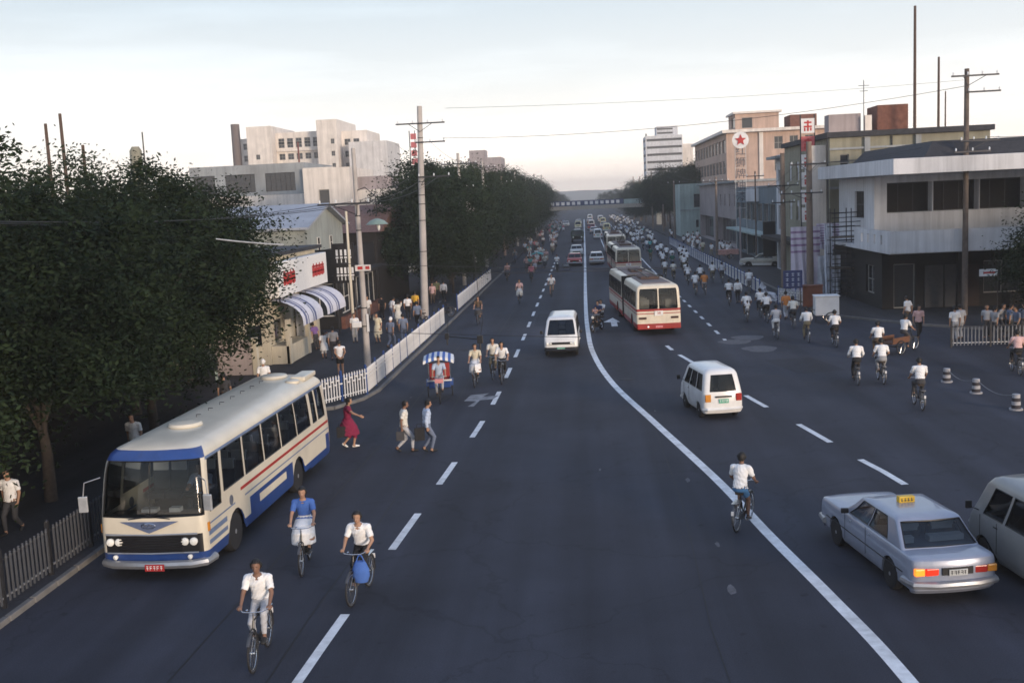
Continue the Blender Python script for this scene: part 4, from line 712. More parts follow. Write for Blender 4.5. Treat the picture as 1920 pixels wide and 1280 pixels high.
# ------------------------------------------------------------------ vehicles: shells lofted round a plan outline, with real openings
class Shell:
    """levels: (z, half_width, y_front, y_rear, corner_radius) from sill to roof; the front of the vehicle looks to +y"""
    def __init__(s, levels, side_y, front_t=(-1,-.5,0,.5,1), rear_t=None, ref=None, arches=(), nc=4, crown=.03):
        s.lv = levels; s.nc = nc; s.crown = crown; s.arches = arches
        rz, rhw, ryf, ryr, rrc = levels[ref if ref is not None else len(levels)//2]
        ys = set(side_y)
        for yc, R, zc in arches:
            for k in range(9): ys.add(yc + R*math.cos(PI*k/8))
        ys = sorted(y for y in ys if ryr+rrc < y < ryf-rrc)
        s.span = (ryr+rrc, ryf-rrc)
        ts = [0] + [(y-s.span[0])/(s.span[1]-s.span[0]) for y in ys] + [1]
        rear_t = rear_t or front_t
        P = [('R', t) for t in ts] + [('FR', k/(nc+1)) for k in range(1, nc+1)] + [('F', t) for t in sorted(front_t, reverse=True)] + [('FL', k/(nc+1)) for k in range(1, nc+1)]
        P += [('L', t) for t in reversed(ts)] + [('BL', k/(nc+1)) for k in range(1, nc+1)] + [('B', t) for t in sorted(rear_t)] + [('BR', k/(nc+1)) for k in range(1, nc+1)]
        s.P = P
    def side_t(s, y): return (y-s.span[0])/(s.span[1]-s.span[0])
    def pos(s, i, k, inset=0.0):
        f, t = s.P[i % len(s.P)]; z, hw, yf, yr, rc = s.lv[k]; hw -= inset; yf -= inset; yr += inset
        if f in 'RL' and len(f) == 1:
            x = hw if f == 'R' else -hw; y = yr+rc + (yf-yr-2*rc)*t
            for yc, R, zc in s.arches:
                if abs(y-yc) < R: z = max(z, zc + math.sqrt(R*R-(y-yc)**2))
            return (x, y, z)
        if f == 'F': return (t*(hw-rc), yf + s.crown*(1-t*t), z)
        if f == 'B': return (t*(hw-rc), yr - s.crown*(1-t*t), z)
        a = t*PI/2
        if f == 'FR': return (hw-rc+rc*math.cos(a), yf-rc+rc*math.sin(a), z)
        if f == 'FL': return (-(hw-rc)-rc*math.sin(a), yf-rc+rc*math.cos(a), z)
        if f == 'BL': return (-(hw-rc)-rc*math.cos(a), yr+rc-rc*math.sin(a), z)
        return (hw-rc+rc*math.sin(a), yr+rc-rc*math.cos(a), z)
    def cell(s, i):
        n = len(s.P); f0, t0 = s.P[i]; f1, t1 = s.P[(i+1) % n]
        if f0 == f1 and len(f0) == 1: return f0, (t0+t1)/2
        key = f0 if len(f0) == 2 else f1
        if len(f0) == 1 and len(f1) == 1: key = 'R'
        tt = t0 if len(f0) == 2 else 0.0
        if key == 'FR': return 'F', 1.4-.3*tt
        if key == 'FL': return 'F', -1.1-.3*tt
        if key == 'BL': return 'B', -1.4+.3*tt
        return 'B', 1.1+.3*tt
    def build(s, parent, mats, matf, holes=(), pane=None, trim=None, name='body', wname='window', top=0, angle=35, trim_r=.016):
        """holes: (face, a0, a1, k0, k1) - side holes in metres along y, front and rear ones in fractions; k are level indices"""
        b = MB(); n = len(s.P); K = len(s.lv); H = []
        for (f, a0, a1, k0, k1) in holes:
            if f in 'RL': a0, a1 = s.side_t(a0), s.side_t(a1)
            H.append((f, a0, a1, k0, k1))
        got = [[] for _ in H]
        b.v = [s.pos(i, k) for k in range(K) for i in range(n)]
        for k in range(K-1):
            for i in range(n):
                f, t = s.cell(i); hit = -1
                for q, (hf, a0, a1, k0, k1) in enumerate(H):
                    if hf == f and a0 < t < a1 and k0 <= k < k1: hit = q
                if hit >= 0: got[hit].append((i, k)); continue
                b.f.append((k*n+i, k*n+(i+1)%n, (k+1)*n+(i+1)%n, (k+1)*n+i)); b.m.append(matf(f, t, k))
        b.f.append(tuple((K-1)*n+i for i in range(n))); b.m.append(top)
        body = b.obj(name, mats, parent, smooth=True, weld=True, angle=angle)
        for q, cells in enumerate(got):
            if not cells or pane is None: continue
            w = MB()
            for (i, k) in cells:
                w.add([s.pos(i,k,.02), s.pos(i+1,k,.02), s.pos(i+1,k+1,.02), s.pos(i,k+1,.02)], [(0,1,2,3)])
            wo = w.obj(wname, pane, parent, smooth=True, weld=True)
            if trim:
                k0 = min(c[1] for c in cells); k1 = max(c[1] for c in cells)+1
                cols = [c[0] for c in cells if c[1] == k0]
                loop = [s.pos(i, k0, .004) for i in cols] + [s.pos(cols[-1]+1, k, .004) for k in range(k0, k1+1)] + [s.pos(i, k1, .004) for i in reversed(cols)] + [s.pos(cols[0], k, .004) for k in range(k1-1, k0-1, -1)]
                MB().tube(loop, trim_r, 5, cap=False).obj('window_seal', trim, wo, smooth=True)
        return body
def wheel(parent, x, y, r, w, rimcol=None, side=1, z=None):
    z = r if z is None else z
    t = MB().lathe([(r*.62, -w/2), (r*.93, -w/2), (r, -w*.3), (r, w*.3), (r*.93, w/2), (r*.62, w/2)], n=22, axis='x').obj('wheel', RUBBER, parent, (x, y, z), smooth=True)
    e = w/2*side
    rm = MB().lathe([(r*.64, e*.7), (r*.62, e*.98), (r*.52, e*.8), (r*.3, e*.62), (r*.26, e*.95), (.0, e*1.05)], n=18, axis='x')
    for k in range(6):
        a = k*PI/3; rm.obox((e*.72, r*.4*math.cos(a), r*.4*math.sin(a)), (abs(e)*.12, r*.09, r*.09), (a, 0, 0), 1)
    rm.obj('rim', [rimcol or CHROME, BLACKP], t, smooth=True)
    return t
def seat(parent, x, y, z, w=.5, mat=None, cover=None, low=False):
    if low:
        b = MB().box(x-w/2, x+w/2, y-.24, y+.24, z+.2, z+.34); b.obox((x, y-.27, z+.55), (w, .11, .5), (.2, 0, 0)); b.obj('seat', mat, parent, bevel=.03)
        if cover: MB().obox((x, y-.31, z+.77), (w*.8, .12, .20), (.2, 0, 0)).obj('headrest_cover', cover, parent, bevel=.03)
        return
    b = MB().box(x-w/2, x+w/2, y-.24, y+.24, z+.3, z+.45); b.obox((x, y-.25, z+.78), (w, .11, .68), (.16, 0, 0))
    b.obj('seat', mat, parent, bevel=.03)
    if cover: MB().obox((x, y-.285, z+1.02), (w*.94, .14, .26), (.16, 0, 0)).obj('headrest_cover', cover, parent, bevel=.03)
SEATM = M('seat_cloth', (.07, .075, .085), .9); COVER = M('white_seat_cover', (.7, .71, .72), .9, var=.1)
CREAM = M('cream_paint', (.68, .62, .50), .35, var=.06, scale=1.5, coat=.3, dirt=.24)
COBLUE = M('coach_blue', (.022, .06, .22), .32, var=.12, coat=.3, dirt=.2)
LINEB = M('stripe_grey_blue', (.14, .19, .30), .4); REDP = M('stripe_red', (.36, .035, .03), .4, var=.1)
SILV = M('bumper_silver', (.38, .39, .41), .35, .6, var=.1); HEADL = M('lamp_lens', (.85, .85, .80), .08, var=.05, coat=.6)
PLATE_R = M('red_plate', (.42, .03, .03), .5); PLATE_G = M('green_plate', (.08, .38, .26), .5); PLATE_W = M('pale_lettering', (.75, .74, .72), .6)
AMBER = M('amber_lens', (.55, .22, .03), .25); REDL = M('red_lens', (.32, .02, .015), .25); INKD = M('dark_ink', (.05, .05, .06), .7)
def plate(parent, x, y, z, w, h, mat, dy, ink=PLATE_W, n=5):
    p = MB().box(x-w/2, x+w/2, y-.008, y+.008, z-h/2, z+h/2).obj('number_plate', mat, parent)
    b = MB()
    for i in range(n):
        cx = x - w*.36 + w*.72*i/(n-1)
        b.box(cx-w*.05, cx+w*.05, y+dy*.012-.003, y+dy*.012+.003, z+h*.22, z+h*.32); b.box(cx-w*.05, cx+w*.05, y+dy*.012-.003, y+dy*.012+.003, z-h*.05, z+h*.05)
        b.box(cx-w*.012+(i%2)*.02, cx+w*.012+(i%2)*.02, y+dy*.012-.004, y+dy*.012+.004, z-h*.3, z+h*.3)
    b.obj('plate_characters', ink, p); return p

# ---- tour coach
def make_coach(loc, rz):
    c = thing('tour_coach', 'cream and blue tour coach with red side stripe parked beside the picket fence', 'bus', loc, rz)
    yf, yr, hw = 5.2, -5.2, 1.225
    # level: z, hw, yf, yr, rc
    lv = [(.34, 1.19, 5.14, -5.14, .16), (.42, 1.215, 5.19, -5.18, .18), (.60, hw, yf, yr, .2), (.70, hw, yf, yr, .2), (.80, hw, yf, yr, .2), (.90, hw, yf, yr, .2), (1.02, hw, yf, yr, .2),
          (1.14, hw, yf, yr, .21), (1.18, hw, yf, yr, .21), (1.34, hw, yf-.01, yr, .22), (1.42, hw, yf-.02, yr+.01, .22), (1.52, hw-.004, yf-.03, yr+.02, .22), (1.62, hw-.008, yf-.05, yr+.02, .23), (1.75, hw-.015, yf-.07, yr+.03, .23), (2.2, hw-.05, yf-.15, yr+.07, .24), (2.42, hw-.07, yf-.2, yr+.09, .25), (2.55, hw-.085, yf-.24, yr+.11, .26),
          (2.62, hw-.10, yf-.27, yr+.13, .27), (2.74, hw-.15, yf-.34, yr+.18, .28), (2.83, hw-.24, yf-.46, yr+.26, .3), (2.90, hw-.42, yf-.72, yr+.44, .3), (2.93, hw-.75, yf-1.2, yr+.9, .3)]
    wins = [(4.18, 4.86), (2.62, 3.98), (1.12, 2.48), (-.32, 1.0), (-1.78, -.44), (-3.16, -1.9), (-3.86, -3.46), (-4.72, -4.05)]
    sy = [y for w in wins for y in w] + [4.5, 3.95, 2.3, -2.95, -4.6, 1.6, 1.75, -.6, -.75, 3.2, 4.0, 0, -1.2, 5.0]
    S = Shell(lv, sy, (-1, -.75, -.5, -.25, 0, .25, .5, .75, 1), ref=9, arches=((3.3, .56, .46), (-1.75, .56, .46)), crown=.10)
    mats = [CREAM, COBLUE, LINEB, REDP, BLACKP, SILV]
    def mf(f, t, k):
        z = (lv[k][0]+lv[k+1][0])/2
        if f == 'F':
            if z < .60: return 1
            if .60 < z < 1.02 and abs(t) < 1.2: return 4
            if k in (17, 18): return 1
            return 0
        if f in 'LR':
            y = S.span[0] + t*(S.span[1]-S.span[0])
            if z < .60: return 1
            if z < 1.02 and y < -4.6: return 1
            if z < 1.02 and -1.2 < y < 2.2:
                return 0 if (-.6 < y < 1.6 and .70 < z < .90) else 1
            if k == 7 and y < 2.6: return 2
            if k == 7 and y > 3.3: return 2
            if k == 9 and -4.9 < y < 2.9: return 3
            if k in (3, 5) and y > 3.9: return 2
            if k == 16: return 2
        if f == 'B' and z < .7: return 1
        return 0
    holes = [('F', -1.25, 1.25, 10, 17), ('B', -.9, .9, 13, 16)]
    for s in 'RL':
        for i, (a, b) in enumerate(wins): holes.append((s, a, b, 10 if i == 0 else 12, 16))
    S.build(c, mats, mf, holes, GLASS_D, BLACKP, name='body')
    ch = MB().box(-1.05, 1.05, -5, 5, .38, .9); ch.obj('chassis', DARKIN, c)
    MB().box(-1.16, 1.16, -5.0, 5.0, .9, .95).obj('floor', DARKIN, c)
    for y in (3.3, -1.75):
        for s in (-1, 1): wheel(c, s*1.05, y, .46, .27, SILV, s)
    for i in range(9):
        for x in (-.82, -.36, .36, .82): seat(c, x, 2.9-i*.86, .93, .42, SEATM, COVER)
    seat(c, -.72, 3.95, .95, .5, SEATM)
    MB().tube([(-.72, 4.48, 1.5), (-.72, 4.6, 1.72)], .02).torus(.22, .016, (-.72, 4.47, 1.73), axis='z').obj('steering_wheel', BLACKP, c)
    MB().box(-1.05, 1.05, 4.62, 5.0, 1.2, 1.42).obj('dashboard', M('dash_grey', (.10, .10, .10), .8), c, bevel=.04)
    for q in ((.0, .35, 4.7, 4.9, 1.425, 1.5), (-.55, -.3, 4.72, 4.9, 1.425, 1.52)): MB().box(*q).obj('dashboard_papers', WHITEP, c)
    MB().tube([(0, 5.235, 1.44), (0, 5.05, 2.55)], .014).obj('windscreen_bar', BLACKP, c)
    # face of the coach
    gr = MB()
    for k in range(6): gr.box(-.72, .72, 5.285, 5.315, .65+k*.06, .675+k*.06)
    gr.obj('grille', M('grille_dark', (.03, .03, .035), .4, .5), c)
    fr = MB().tube([(-1.05, 5.24, 1.03), (0, 5.315, 1.03), (1.05, 5.24, 1.03)], .022, 6); fr.tube([(-1.05, 5.24, .61), (0, 5.315, .61), (1.05, 5.24, .61)], .018, 6); fr.obj('grille_frame', SILV, c, smooth=True)
    for x in (-.96, -.76, .76, .96): MB().lathe([(.085, -.03), (.09, .02), (.07, .05), (0, .065)], (x, 5.25, .86), 14, 'y').obj('headlamp', HEADL, c, smooth=True)
    for x in (-.86, .86): MB().lathe([(.05, -.03), (.055, .02), (0, .05)], (x, 5.27, .52), 12, 'y').obj('fog_lamp', HEADL, c, smooth=True)
    b = MB()
    for k in range(9):
        pass
    MB().tube([(-1.22, 4.75, .36), (-1.16, 5.14, .36), (-.9, 5.29, .36), (0, 5.36, .36), (.9, 5.29, .36), (1.16, 5.14, .36), (1.22, 4.75, .36)], .095, 8).obj('bumper', SILV, c, smooth=True)
    plate(c, -.1, 5.45, .33, .44, .15, PLATE_R, 1)
    em = MB().add([(-.66, 5.31, 1.33), (.66, 5.31, 1.33), (0, 5.345, 1.08), (-.66, 5.285, 1.33), (.66, 5.285, 1.33), (0, 5.3, 1.08)], [(0, 2, 1), (3, 4, 5), (0, 1, 4, 3), (1, 2, 5, 4), (2, 0, 3, 5)])
    e = em.obj('front_emblem', M('emblem_blue', (.10, .13, .22), .35), c)
    b = MB()
    for k in range(12):
        a0, a1 = k*PI/6, (k+1)*PI/6
        b.tube([(.16*math.cos(a0), 5.352, 1.25+.06*math.sin(a0)), (.16*math.cos(a1), 5.352, 1.25+.06*math.sin(a1))], .009, 5)
    b.tube([(-.1, 5.355, 1.235), (-.03, 5.355, 1.27), (.03, 5.355, 1.235), (.1, 5.355, 1.27)], .009, 5).obj('badge', CHROME, e)
    for x, w in ((-.5, 1), (.45, -1)):
        MB().tube([(x, 5.34, 1.40), (x+w*.3, 5.36, 1.44), (x+w*.62, 5.32, 1.5)], .012, 5).obj('wiper', BLACKP, c)
    for x in (-1, 1):
        m = MB().tube([(x*1.13, 5.1, 2.3), (x*1.38, 5.35, 2.25), (x*1.42, 5.38, 1.95)], .014, 6); m.obj('mirror_arm', SILV, c)
        MB().obox((x*1.42, 5.4, 1.78), (.2, .06, .36), (0, 0, x*.2)).obj('mirror', M('mirror_shell', (.5, .52, .54), .25, .4), c, bevel=.02)
        MB().obox((x*1.235, 5.0, 1.12), (.03, .1, .2)).obj('side_marker', AMBER, c, bevel=.01)
    for y in (3.3, -1.75): pass
    for x, y in ((.15, 2.7), (.15, -4.1)):
        MB().lathe([(.40, 0), (.42, .03), (.38, .09), (.2, .12), (0, .125)], (x-.05, y, 2.925), 20).obj('roof_vent', CREAM, c, smooth=True)
    for k in range(7): MB().tube([(.22, 1.7-k*.8, 2.92), (.22, 1.7-k*.8, 3.0), (.1, 1.7-k*.8, 3.0)], .01, 5).obj('roof_hook', BLACKP, c)
    MB().box(-.98, -.52, -4.9, -3.7, 2.86, 3.0).obj('roof_unit', CREAM, c, bevel=.05)
    MB().lathe([(.22, 0), (.22, .07), (.14, .1), (0, .1)], (-.7, -3.35, 2.88), 18).obj('roof_vent', CREAM, c, smooth=True)
    for s in (-1, 1): MB().lathe([(.12, -.01), (.12, .012), (.09, .02), (0, .02)], (s*1.225, 3.55, 1.30), 16, 'x').obj('side_badge', M('badge_dark', (.12, .13, .16), .4), c, smooth=True)
    return c
_f = Vector((-9.80, 22.2)); _h = Vector((-.03, -1)).normalized()
coach_rz = math.atan2(-_h.x, _h.y)
coach = make_coach((_f.x - _h.x*5.25, _f.y - _h.y*5.25, 0), coach_rz)

# ---- trolleybuses seen from behind
TRC = M('trolley_cream', (.74, .66, .52), .4, var=.07, coat=.2, dirt=.18); TRR = M('trolley_red', (.33, .03, .025), .4, var=.1); ROOFG = M('trolley_roof', (.20, .16, .15), .8, var=.35, scale=1.2)
def bus_section(parent, y0, y1, back, front):
    hw = 1.25; r0, r1 = (.14 if back else .05), (.14 if front else .05)
    lv = [(.34, 1.2, y1-.03, y0+.03, .1), (.45, hw, y1, y0, .1), (.66, hw, y1, y0, .1), (1.2, hw, y1, y0, .1), (1.26, hw, y1, y0, .1), (1.36, hw, y1, y0, .1), (1.5, hw, y1-.01, y0+.01, .1), (1.58, hw, y1-.01, y0+.01, .1), (2.0, hw-.02, y1-.04, y0+.04, .1), (2.45, hw-.04, y1-.08, y0+.08, .1),
          (2.6, hw-.06, y1-.1, y0+.1, .1), (2.74, hw-.11, y1-.15, y0+.15, .1), (2.82, hw-.2, y1-.25, y0+.25, .1), (2.86, hw-.4, y1-.5, y0+.5, .1)]
    n = int((y1-y0-.5)/.95); ww = (y1-y0-.5)/n
    wins = [(y0+.28+i*ww, y0+.28+i*ww+ww-.1) for i in range(n)]
    ar = ((y0+2.2 if back else y0+2.6, .58, .48),)
    S = Shell(lv, [y for w in wins for y in w], (-1, -.93, -.05, .05, .93, 1), ref=5, arches=ar, nc=3, crown=.04)
    def mf(f, t, k):
        if k <= 1: return 1
        if k == 3 or k == 5: return 1 if k == 5 else 2
        return 0
    holes = [(s, a, b, 7, 9) for s in 'RL' for a, b in wins]
    if back: holes += [('B', -.93, -.05, 6, 10), ('B', .05, .93, 6, 10)]
    if front: holes += [('F', -.93, -.05, 6, 10), ('F', .05, .93, 6, 10)]
    S.build(parent, [TRC, TRR, M('stripe_rust', (.42, .14, .11), .5)], mf, holes, GLASS_L, BLACKP, trim_r=.022)
    MB().box(-1.1, 1.1, y0+.15, y1-.15, .36, .86).obj('chassis', DARKIN, parent)
    for s in (-1, 1): wheel(parent, s*1.06, ar[0][0], .48, .3, SILV, s)
    for i in range(n):
        for x in (-.85, .85): seat(parent, x, y0+.8+i*ww, .86, .8, M('bus_seat', (.30, .27, .22), .8))
    return S
def make_trolley(loc, rz, label, detail=True):
    c = thing('trolleybus', label, 'trolleybus', loc, rz, 'cream and red trolleybuses in the outbound lane')
    bus_section(c, 0, 6.4, True, False); bus_section(c, 7.4, 15.6, False, True)
    b = MB()
    for k in range(11):
        y = 6.38+k*.105; w = 1.24 if k % 2 else 1.12
        b.v += []; b.box(-w, w, y, y+.06, .45, 2.86 if k % 2 else 2.76)
    b.obj('bellows', M('bellows_black', (.015, .014, .014), .85), c)
    rf = MB().box(-.8, .8, .55, 6.2, 2.862, 2.9); rf.box(-.8, .8, 7.7, 15.0, 2.862, 2.9); rf.obj('roof_deck', ROOFG, c)
    for q in ((-.55, .55, 3.2, 5.2, 2.9, 3.08), (-.4, .35, 9.4, 11.2, 2.9, 3.1)): MB().box(*q).obj('roof_equipment', M('roof_box', (.12, .08, .07), .8), c, bevel=.04)
    for x in (-.25, .25):
        MB().tube([(x, 9.2, 3.12), (x, 6, 3.45), (x*1.1, 2.0, 4.35), (x*1.1, .6, 4.95)] if not detail else [(x, 9.2, 3.12), (x*1.1, 5.2, 3.18), (x*1.2, 1.6, 3.16)], [.045, .04, .03, .025] if not detail else [.045, .04, .035], 6).obj('trolley_pole', BLACKP, c)
    MB().box(-1.22, 1.22, -.12, .06, .36, .6).obj('bumper', TRR, c, bevel=.03)
    for x in (-.9, .9):
        MB().box(x-.21, x+.21, -.07, .0, .92, 1.04).obj('tail_lamp', M('tail_dark', (.06, .025, .02), .3), c, bevel=.015)
    p = MB().box(-.24, .24, -.09, -.055, 1.1, 1.38).obj('route_plate', M('route_white', (.78, .76, .73), .5), c)
    link('route_number', text_mesh('38', .21, .004), p, (0, -.096, 1.25), (PI/2, 0, 0)).data.materials.append(REDP)
    plate(c, 0, -.14, .49, .42, .13, M('rose_plate', (.6, .10, .11), .5), -1)
    MB().lathe([(.06, 0), (.06, -.03), (0, -.05)], (-.62, -.12, .5), 12, 'y').obj('reversing_lamp', HEADL, c, smooth=True)
    return c
def heading(p, q): return math.atan2(-(q[0]-p[0]), q[1]-p[1])
make_trolley((3.97, 60.1, 0), .075, 'nearest cream trolleybus with red stripes and number 38 on its tail')
make_trolley((4.05, 102.5, 0), .03, 'cream trolleybus directly ahead of the nearest one, its rear window rounded', False)
t3 = make_trolley((3.9, 136, 0), 0.0, 'farthest cream bus of the three, half hidden behind the trolleybuses', False)

# ---- vans
WHITE_V = M('van_white', (.74, .74, .73), .28, var=.05, coat=.5, dirt=.2)
GREY_V = M('van_grey', (.42, .43, .45), .3, var=.06, coat=.5)
def make_van(label, L, W, Hh, loc, rz, wb, wr, front_slope=.55, mat=WHITE_V, taxi=False, greenp=False, bumper=None, name='minivan', group=None):
    c = thing(name, label, 'van', loc, rz, group); hw = W/2; yf, yr = L/2, -L/2; zb = Hh*.54; zt = Hh*.88
    fs = front_slope
    lv = [(.24, hw-.05, yf-.06, yr+.05, .1), (.32, hw-.01, yf, yr, .14), (.50, hw, yf+.0, yr, .15), (.62, hw, yf-.005, yr+.0, .15), (zb-.28, hw, yf-.04, yr+.0, .15), (zb-.1, hw, yf-.12, yr+.02, .15), (zb, hw-.012, yf-.19, yr+.03, .15), (zb+.05, hw-.02, yf-.22, yr+.04, .15), ((zb+zt)/2, hw-.06, yf-.22-(fs*.5), yr+.10, .15), (zt, hw-.11, yf-.22-fs, yr+.19, .16),
          (zt+.06, hw-.135, yf-.28-fs, yr+.22, .16), (Hh-.09, hw-.17, yf-.36-fs, yr+.27, .17), (Hh-.03, hw-.26, yf-.5-fs, yr+.36, .17), (Hh, hw-.5, yf-.9-fs, yr+.7, .15)]
    y_f, y_r = yf-wb[0], yr+wb[1]
    d0 = yf-.62; wins = [(d0-.62, d0-.02), (d0-1.5, d0-.74), (yr+.28, d0-1.62)] if L < 3.6 else [(d0-.85, d0-.1), (d0-1.95, d0-.97), (d0-2.75, d0-2.05), (yr+.3, d0-2.85)]
    S = Shell(lv, [y for w in wins for y in w], (-1, -.86, -.4, 0, .4, .86, 1), ref=7, arches=((y_f, wr+.06, wr), (y_r, wr+.06, wr)), crown=.05)
    holes = [(s, a, b, 7, 9) for s in 'RL' for a, b in wins] + [('F', -1.15, 1.15, 7, 10), ('B', -.86, .86, 7, 9)]
    mats = [mat, BLACKP, bumper or mat]
    S.build(c, mats, lambda f, t, k: 2 if k <= 1 and f in 'FB' else 0, holes, GLASS_D, BLACKP, trim_r=.014)
    MB().box(-hw+.12, hw-.12, yr+.15, yf-.2, .26, .6).obj('chassis', DARKIN, c)
    for y in (y_f, y_r):
        for s in (-1, 1): wheel(c, s*(hw-.1), y, wr, .17, SILV, s)
    for x in (-hw*.5, hw*.5):
        seat(c, x, d0-.55, .42, .46, SEATM); seat(c, x, d0-1.45, .42, .5, SEATM)
    MB().box(-hw+.14, hw-.14, yf-.75, yf-.42, zb-.18, zb).obj('dashboard', DARKIN, c)
    for s in (-1, 1):
        MB().tube([(s*(hw-.03), yf-.52, zb+.06), (s*(hw+.12), yf-.44, zb+.12)], .012, 5).obj('mirror_arm', BLACKP, c)
        MB().obox((s*(hw+.15), yf-.43, zb+.17), (.13, .06, .17)).obj('mirror', BLACKP, c, bevel=.02)
        MB().box(s*(hw+.001)-.006, s*(hw+.001)+.006, d0-.70, d0-.55, zb-.12, zb-.09).obj('door_handle', BLACKP, c)
        MB().box(s*(hw-.16)-.1, s*(hw-.16)+.1, yr-.05, yr+.02, .66, .92).obj('tail_lamp', REDL if s > 0 else AMBER, c, bevel=.015)
        for q in (0, 1): MB().lathe([(.07, -.03), (.075, .02), (.05, .035), (0, .04)], (s*(hw-.17-q*.17), yf+.03, .70), 12, 'y').obj('headlamp', HEADL, c, smooth=True)
        MB().tube([(s*(hw+.002), yf-.62, zb+.0), (s*(hw+.004), yf-.62, .40)], .006, 4).tube([(s*(hw+.003), d0-.68, zb), (s*(hw+.003), d0-.68, .42)], .006, 4).obj('door_seam', BLACKP, c)
    MB().box(-hw+.3, hw-.3, yf+.035, yf+.065, .64, .76).obj('grille', BLACKP, c)
    MB().box(-hw+.42, hw-.42, yr-.065, yr-.03, .80, .86).obj('tailgate_strip', BLACKP, c)
    plate(c, 0, yr-.075, .68, .34, .15, PLATE_G, -1); plate(c, 0, yf+.09, .40, .40, .17, PLATE_G, 1)
    MB().tube([(-hw*.55, yf-.14, zb+.07), (0, yf-.2, zb+.14), (hw*.1, yf-.2, zb+.12)], .01, 5).obj('wiper', BLACKP, c)
    bb = MB().tube([(-hw+.03, yf-.16, .36), (-hw+.16, yf+.02, .36), (0, yf+.09, .36), (hw-.16, yf+.02, .36), (hw-.03, yf-.16, .36)], .07, 6); bb.obj('bumper', bumper or mat, c, smooth=True)
    MB().tube([(-hw+.03, yr+.16, .38), (-hw+.14, yr-.01, .38), (0, yr-.06, .38), (hw-.14, yr-.01, .38), (hw-.03, yr+.16, .38)], .07, 6).obj('bumper', mat, c, smooth=True)
    if taxi: taxi_sign(c, 0, -.1, Hh)
    return c
TAXI_Y = M('taxi_yellow', (.68, .42, .03), .4)
def taxi_sign(c, x, y, z):
    t = MB().box(x-.17, x+.17, y-.07, y+.07, z, z+.13).obj('taxi_sign', TAXI_Y, c, bevel=.015)
    for s in (-1, 1):
        b = MB()
        for k in range(4): b.box(x-.13+k*.07, x-.13+k*.07+.045, y+s*.071-.003, y+s*.071+.003, z+.04, z+.055); b.box(x-.12+k*.07, x-.12+k*.07+.015, y+s*.071-.003, y+s*.071+.003, z+.03, z+.1)
        b.obj('sign_lettering', INKD, t)
make_van('white minivan with green front plate coming toward the footbridge', 4.4, 1.69, 1.95, (-1.36, 55.3, 0), PI-.02, (.75, 1.1), .30, bumper=BLACKP)
make_van('small white microvan driving away right of the centre line', 3.2, 1.42, 1.78, (4.33, 38.6, 0), .17, (.62, .72), .26, .42)
make_van('grey van with yellow roof sign cut off at the right edge', 4.3, 1.66, 1.95, (9.0, 20.7, 0), .13, (.75, 1.0), .29, .38, mat=M('van_silver', (.24, .24, .235), .3, var=.05, coat=.5), taxi=True)
van_proto = make_van('white van passing between the trolleybuses and the green truck', 3.9, 1.62, 1.85, (2.35, 197, 0), .0, (.7, .9), .28, .45, group='far vehicles')

